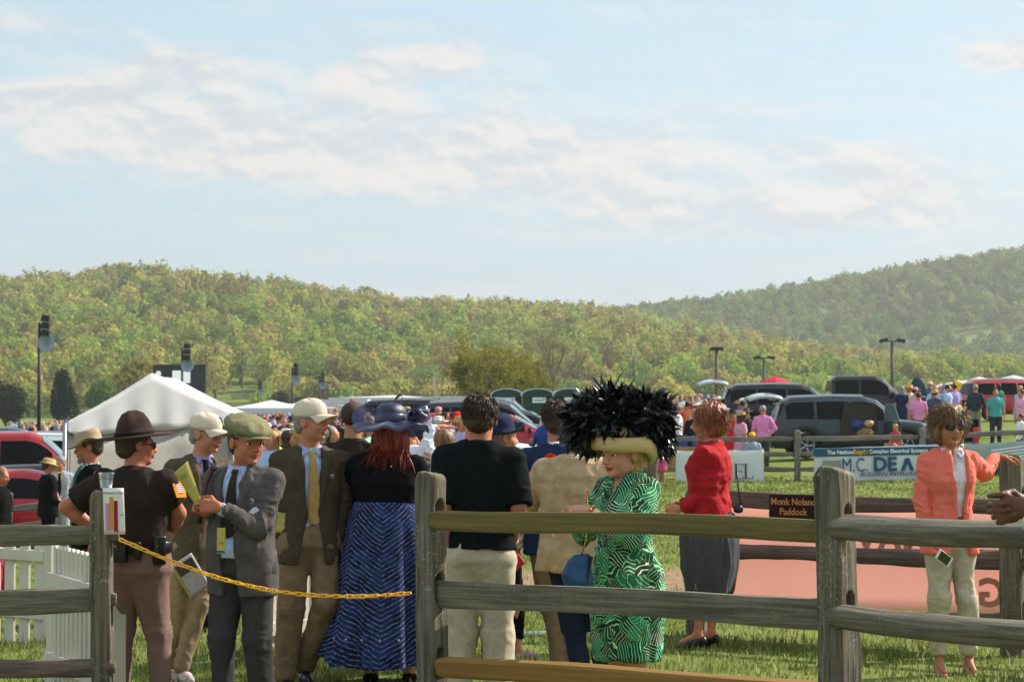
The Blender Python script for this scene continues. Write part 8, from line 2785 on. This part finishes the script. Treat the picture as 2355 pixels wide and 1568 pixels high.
# ------------------------------------------------------------------ the crowd
CM = {k: cloth('crowd_' + k, '#888888', objcol=True, bump=0, var=.12, vscale=9) for k in ('top', 'bottom', 'hat')}
CM['hair'] = mat('crowd_hair', '#444444', objcol=True, rough=.6, var=.2, vscale=30)
PP = {}
def crowd_proto(kind):
	fem = kind[0] == 'w'
	p = Person(1177, 60, 1.72 if not fem else 1.64, 0, '', sex='f' if fem else 'm', hs=1.0)
	hh = {'l': dict(d=(0, 0, -1), n=(-1, 0, 0), t=(0, -1, 0)), 'r': dict(d=(0, 0, -1), n=(1, 0, 0), t=(0, -1, 0))}
	p.hang('l', out=.10)
	if 'bent' in kind:
		p.arm('r', p.sh['r'] + Vector((.10, -.30, -.22)), (-1, .4, -.8)); hh['r'] = dict(d=(.4, -.6, .6), n=(1, 0, 0), t=(0, -.3, 1), curl=(.7, .8, .6))
	elif 'hip' in kind:
		p.arm('r', p.sh['r'] + Vector((.04, -.06, -.42)), (-1, .3, 0)); hh['r'] = dict(d=(.6, -.6, -.5), n=(1, 0, 0), t=(0, 0, 1))
	else: p.hang('r', out=.08)
	sit = 'sit' in kind
	if sit:
		for k, q in (('l', 1), ('r', -1)): p.foot[k] = Vector((q * .13, -.62, .30)); p.knee[k] = Vector((q * .15, -.42, .95))
	p.body(hands=hh, legs=fem or sit, vox=.016)
	fo = ((.012, (8, 8, 6), 3),)
	if fem:
		H = p.H
		sk = [(.30 * H, 0, 0, .19, .17), (.42 * H, 0, 0, .195, .17), (.52 * H, 0, 0, .185, .145), (.61 * H, 0, 0, .14, .112)]
		if sit: sk = [(.44 * H, 0, -.10, .21, .22), (.52 * H, 0, -.05, .19, .17), (.61 * H, 0, 0, .14, .112)]
		o = p.garment('dress', CM['top'], grow=.010, hem=sk[0][0] / H, skirt=sk, sleeve='none' if 'bare' in kind else 'short', vox=.02, folds=fo, bust=.03)
	else:
		p.garment('shirt', CM['top'], grow=.016, hem=.50, sleeve='short' if 'tee' in kind else 'long', vox=.02, folds=fo, collar=.008)
		p.trousers(CM['bottom'], vox=.02, folds=fo, fit=1.08)
	for k in 'lr':
		f = p.foot[k]; S_ = Sdf(np.array(f) + [-.1, -.26, -.12], np.array(f) + [.1, .15, .1], .018); S_.cap(f + Vector((0, .03, -.01)), f + Vector((0, -.14, -.02)), .04, .032, k=.02); S_.cut((0, 0, f.z - .048), (0, 0, -1)); sdf_obj(S_, 'shoe', M_LEATHER, p.root)
	if fem: p.hsdf('hair', CM['hair'], lambda S_: (S_.ell((0, .03, .03), (.090, .10, .09), k=.01), S_.ell((0, .06, -.10), (.085, .05, .11), k=.04), S_.box((0, -.16, -.02), (.2, .09, .2), k=.02, sub=True)), box=((-.2, -.2, -.3), (.2, .2, .2)), vox=.013)
	else: p.hsdf('hair', CM['hair'], lambda S_: (S_.ell((0, .026, .036), (.085, .102, .088), k=.005), S_.box((0, -.145, -.01), (.2, .085, .095), k=.02, sub=True), S_.cut((0, 0, -.06), (0, -.3, -1))), vox=.013)
	T = p.HM @ Matrix.Translation((0, .015, .045))
	if 'brim' in kind:
		mb = MB()
		bw = .09 if fem else .06
		mb.shell([(.085, .10, 0), (.10 + bw, .115 + bw, -.012), (.102 + bw, .117 + bw, -.008), (.095, .11, .006), (.090, .105, .05), (.075, .09, .085), (.02, .03, .088)], 22, lambda th, i, q: q + Vector((0, 0, .02 * math.cos(2 * th) * (1 if i in (1, 2) else 0))), True, T)
		mb.build('hat', CM['hat'], p.root, True)
	if 'cap' in kind:
		mb = MB(); mb.shell([(.088, .108, 0), (.09, .11, .03), (.07, .088, .07), (.02, .02, .085)], 18, None, True, T)
		mb.box(T @ Vector((0, -.135, .0)), (.14, .085, .012)); mb.build('hat', CM['hat'], p.root, True)
	return p.root, p.H
DCH = {}
def solve_d(px, y, H, lo, hi):
	best = None
	for d in np.arange(lo, hi, .5):
		g = GX(px, d)
		e = abs((955 - (g.z + H - CAMH) * FPX / d) - y)
		if best is None or e < best[0]: best = (e, d)
	return best[1]
NAMES = {}
def cperson(kind, px, y, yaw, top, bot, hair, hat, label, lo=50, hi=90, k=1.0, group='spectators on the field', d=None):
	if kind not in PP:
		PP[kind] = crowd_proto(kind) + (False,)
	r, H, used = PP[kind]
	if not used: PP[kind] = (r, H, True)
	else: r = copy_tree(r)
	if 1540 < px < 1790 or 1860 < px < 2420: lo, hi = max(lo, 56.8), max(hi, 66)
	d = d or solve_d(px, y, H * k + (.03 if 'brim' in kind or 'cap' in kind else 0), lo, hi)
	g = GX(px, d)
	if 'sit' in kind:
		g = GX(px, 56.3 if kind[0] == 'm' else 62); g.z -= (.45 if kind[0] == 'm' else .27) * k
	r.location = g; r.rotation_euler = (0, 0, math.radians(yaw)); r.scale = (k, k, k)
	tag(r, label, 'person', group)
	if not group and 'group' in r: del r['group']
	for o in each(r):
		b = o.name.split('.')[0]
		c = {'shirt': top, 'dress': top, 'trousers': bot, 'hair': hair, 'hat': hat}.get(b, '#888888')
		if c: o.color = lin(c) + (1,)
	return r
BR, BK, BL, GY, AU = '#3a2718', '#14100e', '#9a7a48', '#8a857e', '#7a4420'
for a in (
	('man_tee', 892, 908, 15, '#3f4a55', '#55504a', BR, None, 'short haired man in sunglasses above the crowd behind the navy hat', 60, 110),
	('man_tee', 951, 906, -25, '#c3cfae', '#77705f', '#a5705a', None, 'bald man in pale green shirt right of the navy hat', 60, 110),
	('woman_bare', 1013, 929, -60, '#54503c', '#333333', BK, None, 'dark haired woman in patterned dress right of the navy hat', 45, 90),
	('man_brim', 1028, 912, 170, '#d9a3b4', '#8a7b66', BR, '#b98d4e', 'person in pink shirt and straw hat left of the black tee man', 55, 100),
	('man_brim', 1264, 928, 10, '#c9c2b0', '#60584c', BR, '#d6c896', 'person in pale cowboy hat below the green toilets', 50, 100),
	('man_cap_bent', 1257, 997, -50, '#27408a', '#3c3c44', BR, '#1c2333', 'person in navy cap and blue shirt holding a phone behind the blue blazer', 20, 50),
	('man_tee', 1222, 1030, 80, '#b01c2a', '#2a2d38', BR, None, 'child in red shirt in front of the white car', 20, 52, .72),
	('man_cap', 1052, 962, -15, '#3a2a66', '#33333c', BR, '#c8202c', 'man in red cap and purple shirt left of the black tee man', 25, 50),
	('man_tee', 1000, 1028, 160, '#e0a8b8', '#a39a86', BL, None, 'child in pink shirt behind the black jacket', 20, 50, .75),
	('man_cap', 1464, 896, -10, '#a9bfe6', '#5c5b60', BR, '#e4e6ee', 'man in white cap and pale blue shirt right of the feather tips', 60, 100),
	('man_bent', 1566, 882, 20, '#e3e3ea', '#57525a', BR, None, 'tall man in white shirt and sunglasses, highest head of the group', 60, 100),
	('man_brim', 1534, 892, 160, '#dfe2ea', '#6a6258', BR, '#8a6a4c', 'man in white shirt and brown fedora, back turned', 60, 100),
	('man_cap', 1588, 892, 30, '#c0202c', '#4a4840', BR, '#8a7d62', 'man in red shirt and tan cap left of the raised tailgate', 60, 100),
	('man_tee', 1519, 916, 60, '#7cc8cf', '#5a5a60', BK, None, 'man in turquoise shirt beside the right edge of the feathers', 52, 75),
	('woman_brim', 1555, 914, -30, '#c01c34', '#333333', BK, '#8e1c56', 'woman in red dress and magenta brimmed hat', 50, 72),
	('woman_brim', 1537, 932, 130, '#dcdfe8', '#333333', BK, '#1a1c22', 'person in white top and black hat next to the red dress', 45, 66),
	('man_tee', 1582, 910, 140, '#ee7a52', '#4a5058', BK, None, 'man in orange polo shirt with his arm bent', 50, 72),
	('man_brim', 1603, 918, 20, '#cfc3a6', '#6a604c', BR, '#b09468', 'man in tan straw hat just left of the auburn hair', 50, 72),
	('woman_brim', 1651, 892, -40, '#d9c8c6', '#333333', BL, '#cfcabd', 'woman in wide pale grey hat under the raised tailgate', 60, 95),
	('man_tee', 1640, 913, 160, '#e83a76', '#55555c', GY, None, 'grey haired man in hot pink shirt above the auburn hair', 52, 80),
	('man_tee', 1664, 931, -10, '#9a9aa2', '#55555c', GY, None, 'grey haired man in sunglasses right of the auburn hair', 50, 66),
	('woman_brim', 1684, 940, 170, '#c81c2c', '#333333', BL, '#16161a', 'woman in red dress and black glossy hat, back turned', 45, 63),
	('woman_bare_brim', 1716, 936, 178, '#35353c', '#333333', BL, '#4a4c50', 'woman in black and white striped dress and black and white hat', 45, 63),
	('man_hip', 1754, 932, 165, '#d98ac0', '#3c403c', GY, None, 'man in pink shirt with rolled sleeves beside the rear of the blue grey car', 50, 64),
	('man_cap_sit', 1729, 1000, -5, '#8f9db2', '#4a4a52', BR, '#f0b018', 'man in yellow cap leaning his arms on the far fence', 52, 54, .9),
	('woman_bare', 1519, 1040, 165, '#c24a78', '#333333', BR, None, 'girl in pink patterned dress at the far fence below the feathers', 52, 54.5, .70),
	('woman_bare_brim', 2092, 884, 20, '#d9b9a0', '#333333', BL, '#d8a060', 'woman in flower trimmed straw hat in front of the black pickup truck', 60, 95),
	('man_tee', 2112, 901, 172, '#e58cc0', '#6e5b42', BR, None, 'man in pink shirt and brown trousers, back turned, beside the car bonnet', 55, 80),
	('man_brim', 2138, 876, 0, '#5a6478', '#55555c', BR, '#d8c8a0', 'man in cream panama hat with dark band', 65, 110),
	('man_brim', 2150, 895, 150, '#3f5068', '#8a4a2c', BR, '#c29a62', 'man in plaid shirt and cowboy hat left of the coral blazer', 55, 90),
	('man_tee', 2180, 884, 60, '#a8b8dc', '#55555c', BK, None, 'man in pale blue shirt behind the hair of the coral blazer woman', 60, 105),
	('man_bent', 2243, 884, 165, '#2e3a44', '#8b8672', GY, None, 'grey haired man in dark shirt and khaki trousers, right of the coral blazer woman', 60, 100),
	('woman_bare', 2297, 882, 170, '#1f9a7c', '#333333', BK, None, 'woman in teal green dress walking away on the grass', 60, 105),
	('man_tee', 2349, 896, -60, '#e0a0c0', '#8a8272', BK, None, 'person in pink shirt at the right edge of the picture', 55, 90),
	('woman_bare', 2219, 926, 20, '#d8a8a0', '#333333', AU, None, 'child with auburn hair beside the camp chair', 50, 90, .62),
	('woman_bare_sit', 2058, 948, -35, '#b0404c', '#333333', BL, None, 'girl with long fair hair in a red dress sitting by the car wheel', 50, 64, .80),
	('man_tee', 2346, 952, -80, '#dfe0e6', '#20242e', BR, None, 'seated looking person in white top and dark trousers at the right edge', 45, 62, .78),
):
	cperson(*a[:9], **dict(zip(('lo', 'hi', 'k'), a[9:])))
rc = random.Random(5)
TOPS = [('white', '#d4d4da'), ('pale blue', '#9db6de'), ('pink', '#cf9aac'), ('navy', '#1f2b4c'), ('red', '#9c2b34'), ('turquoise', '#4c9da0'), ('yellow', '#c9bd74'), ('lilac', '#a79ad0'),
		('grey', '#80838a'), ('black', '#17181b'), ('mint', '#9fd0b0'), ('orange', '#c7764a'), ('beige', '#c0ad8a'), ('bright blue', '#3d62a8')]
HR = [('dark hair', BK), ('brown hair', BR), ('fair hair', BL), ('grey hair', GY)]
HT = [('straw hat', '#b8955a'), ('white hat', '#dcdce0'), ('black hat', '#18181c'), ('pink hat', '#c08a9c'), ('tan hat', '#94805c')]
used = {}
spots = []
for _ in range(84): spots.append((rc.uniform(585, 850), rc.uniform(945, 1003), (24, 110), 'in the crowd left of the navy hat'))
for _ in range(6): spots.append((rc.uniform(975, 1070), rc.uniform(948, 985), (24, 70), 'between navy hat and black tee'))
for _ in range(42): spots.append((rc.uniform(1435, 1715), rc.uniform(893, 950), (48, 110), 'among the drinkers behind the red jacket'))
for _ in range(8): spots.append((rc.uniform(2070, 2350), rc.uniform(876, 898), (66, 130), 'in the far right group'))
for _ in range(8): spots.append((rc.uniform(850, 1010), rc.uniform(925, 955), (50, 100), 'behind the navy hat'))
spots.sort(key=lambda q: (q[3], q[0]))
KN = ['man', 'man_tee', 'man_bent', 'man_brim', 'man_cap', 'woman', 'woman_bare', 'woman_brim', 'woman_bare_brim', 'man_tee', 'woman_brim']
made = []
for px, y, (lo, hi), where in spots:
	kind = rc.choice(KN)
	for _try in range(60):
		t = rc.choice(TOPS); h = rc.choice(HT) if 'brim' in kind or 'cap' in kind else rc.choice(HR)
		key = (t[0], h[0], where, kind[0])
		if key not in used: break
	else:
		continue
	used[key] = 1
	fem = kind[0] == 'w'
	hn = h[0].replace('hat', 'cap') if 'cap' in kind else h[0]
	lab = '%s in %s %s, %s, %s' % ('woman' if fem else 'man', t[0], 'dress' if fem else 'shirt', hn, where)
	cperson(kind, px, y, rc.choice([0, 20, -30, 60, -70, 120, 170, -150, 180, 90]), t[1], rc.choice(['#6a6050', '#2c3040', '#8b7d62', '#44464c']), h[1] if h in HR else BR, h[1] if h in HT else None, lab, lo, hi)
# people too far off to tell apart
def far_crowd():
	r = np.random.default_rng(3)
	V, F, C = [], [], []
	pal = [lin(c) for _, c in TOPS] * 2 + [lin('#b07a5c')] * 4
	for (u0, u1, d0, d1, n) in ((570, 1010, 115, 190, 420), (20, 160, 150, 200, 130), (2150, 2500, 125, 185, 90), (1380, 1640, 125, 170, 60)):
		for _ in range(n):
			d = r.uniform(d0, d1); g = GX(r.uniform(u0, u1), d)
			h = r.uniform(1.55, 1.85)
			for z0, z1, w, c in ((0, .5, .15, lin('#3a3a44')), (.5, .86, .23, pal[r.integers(len(pal))]), (.87, 1.0, .10, pal[-1] if r.random() < .5 else pal[r.integers(len(pal))])):
				b = len(V); n_ = 6
				for zz_, ww in ((z0, w * .8), ((z0 + z1) / 2, w), (z1, w * .6)):
					V += [(g.x + ww * math.cos(2 * math.pi * k / n_), g.y + ww * .7 * math.sin(2 * math.pi * k / n_), g.z + h * zz_) for k in range(n_)]
				for i in range(2):
					for k in range(n_): F.append((b + i * n_ + k, b + i * n_ + (k + 1) % n_, b + (i + 1) * n_ + (k + 1) % n_, b + (i + 1) * n_ + k)); C.append(c)
				F.append((b + 12, b + 13, b + 14, b + 15)); C.append(c)
				F.append((b + 12, b + 15, b + 16, b + 17)); C.append(c)
	me = mesh_np('far_crowd', V, F)
	at = me.attributes.new('tint', 'FLOAT_COLOR', 'FACE')
	cc = np.array(C); at.data.foreach_set('color', np.concatenate([cc, np.ones((len(cc), 1))], 1).astype(np.float32).ravel())
	m = bpy.data.materials.new('crowd_cloth'); m.use_nodes = True
	T = NT(m.node_tree)
	T.n('ShaderNodeOutputMaterial', {'Surface': T.n('ShaderNodeBsdfDiffuse', {'Color': T.n('ShaderNodeAttribute', attribute_name='tint').outputs['Color']}).outputs[0]})
	tag(link('far_crowd', me, m), 'distant crowd of spectators under the white canopies', 'crowd', kind='stuff')
far_crowd()
# ------------------------------------------------------------------ air
hzm = bpy.data.materials.new('haze'); hzm.use_nodes = True
T = NT(hzm.node_tree)
T.n('ShaderNodeOutputMaterial', {'Volume': T.n('ShaderNodeVolumePrincipled', {'Color': (.90, .92, .97, 1), 'Density': .00016, 'Anisotropy': .35}).outputs[0]})
mb = MB(); mb.box((0, 880, 118), (2700, 1960, 250))
hb_ = mb.build('haze', hzm); tag(hb_, kind='stuff', label='thin pale spring haze over the whole field', cat='haze')
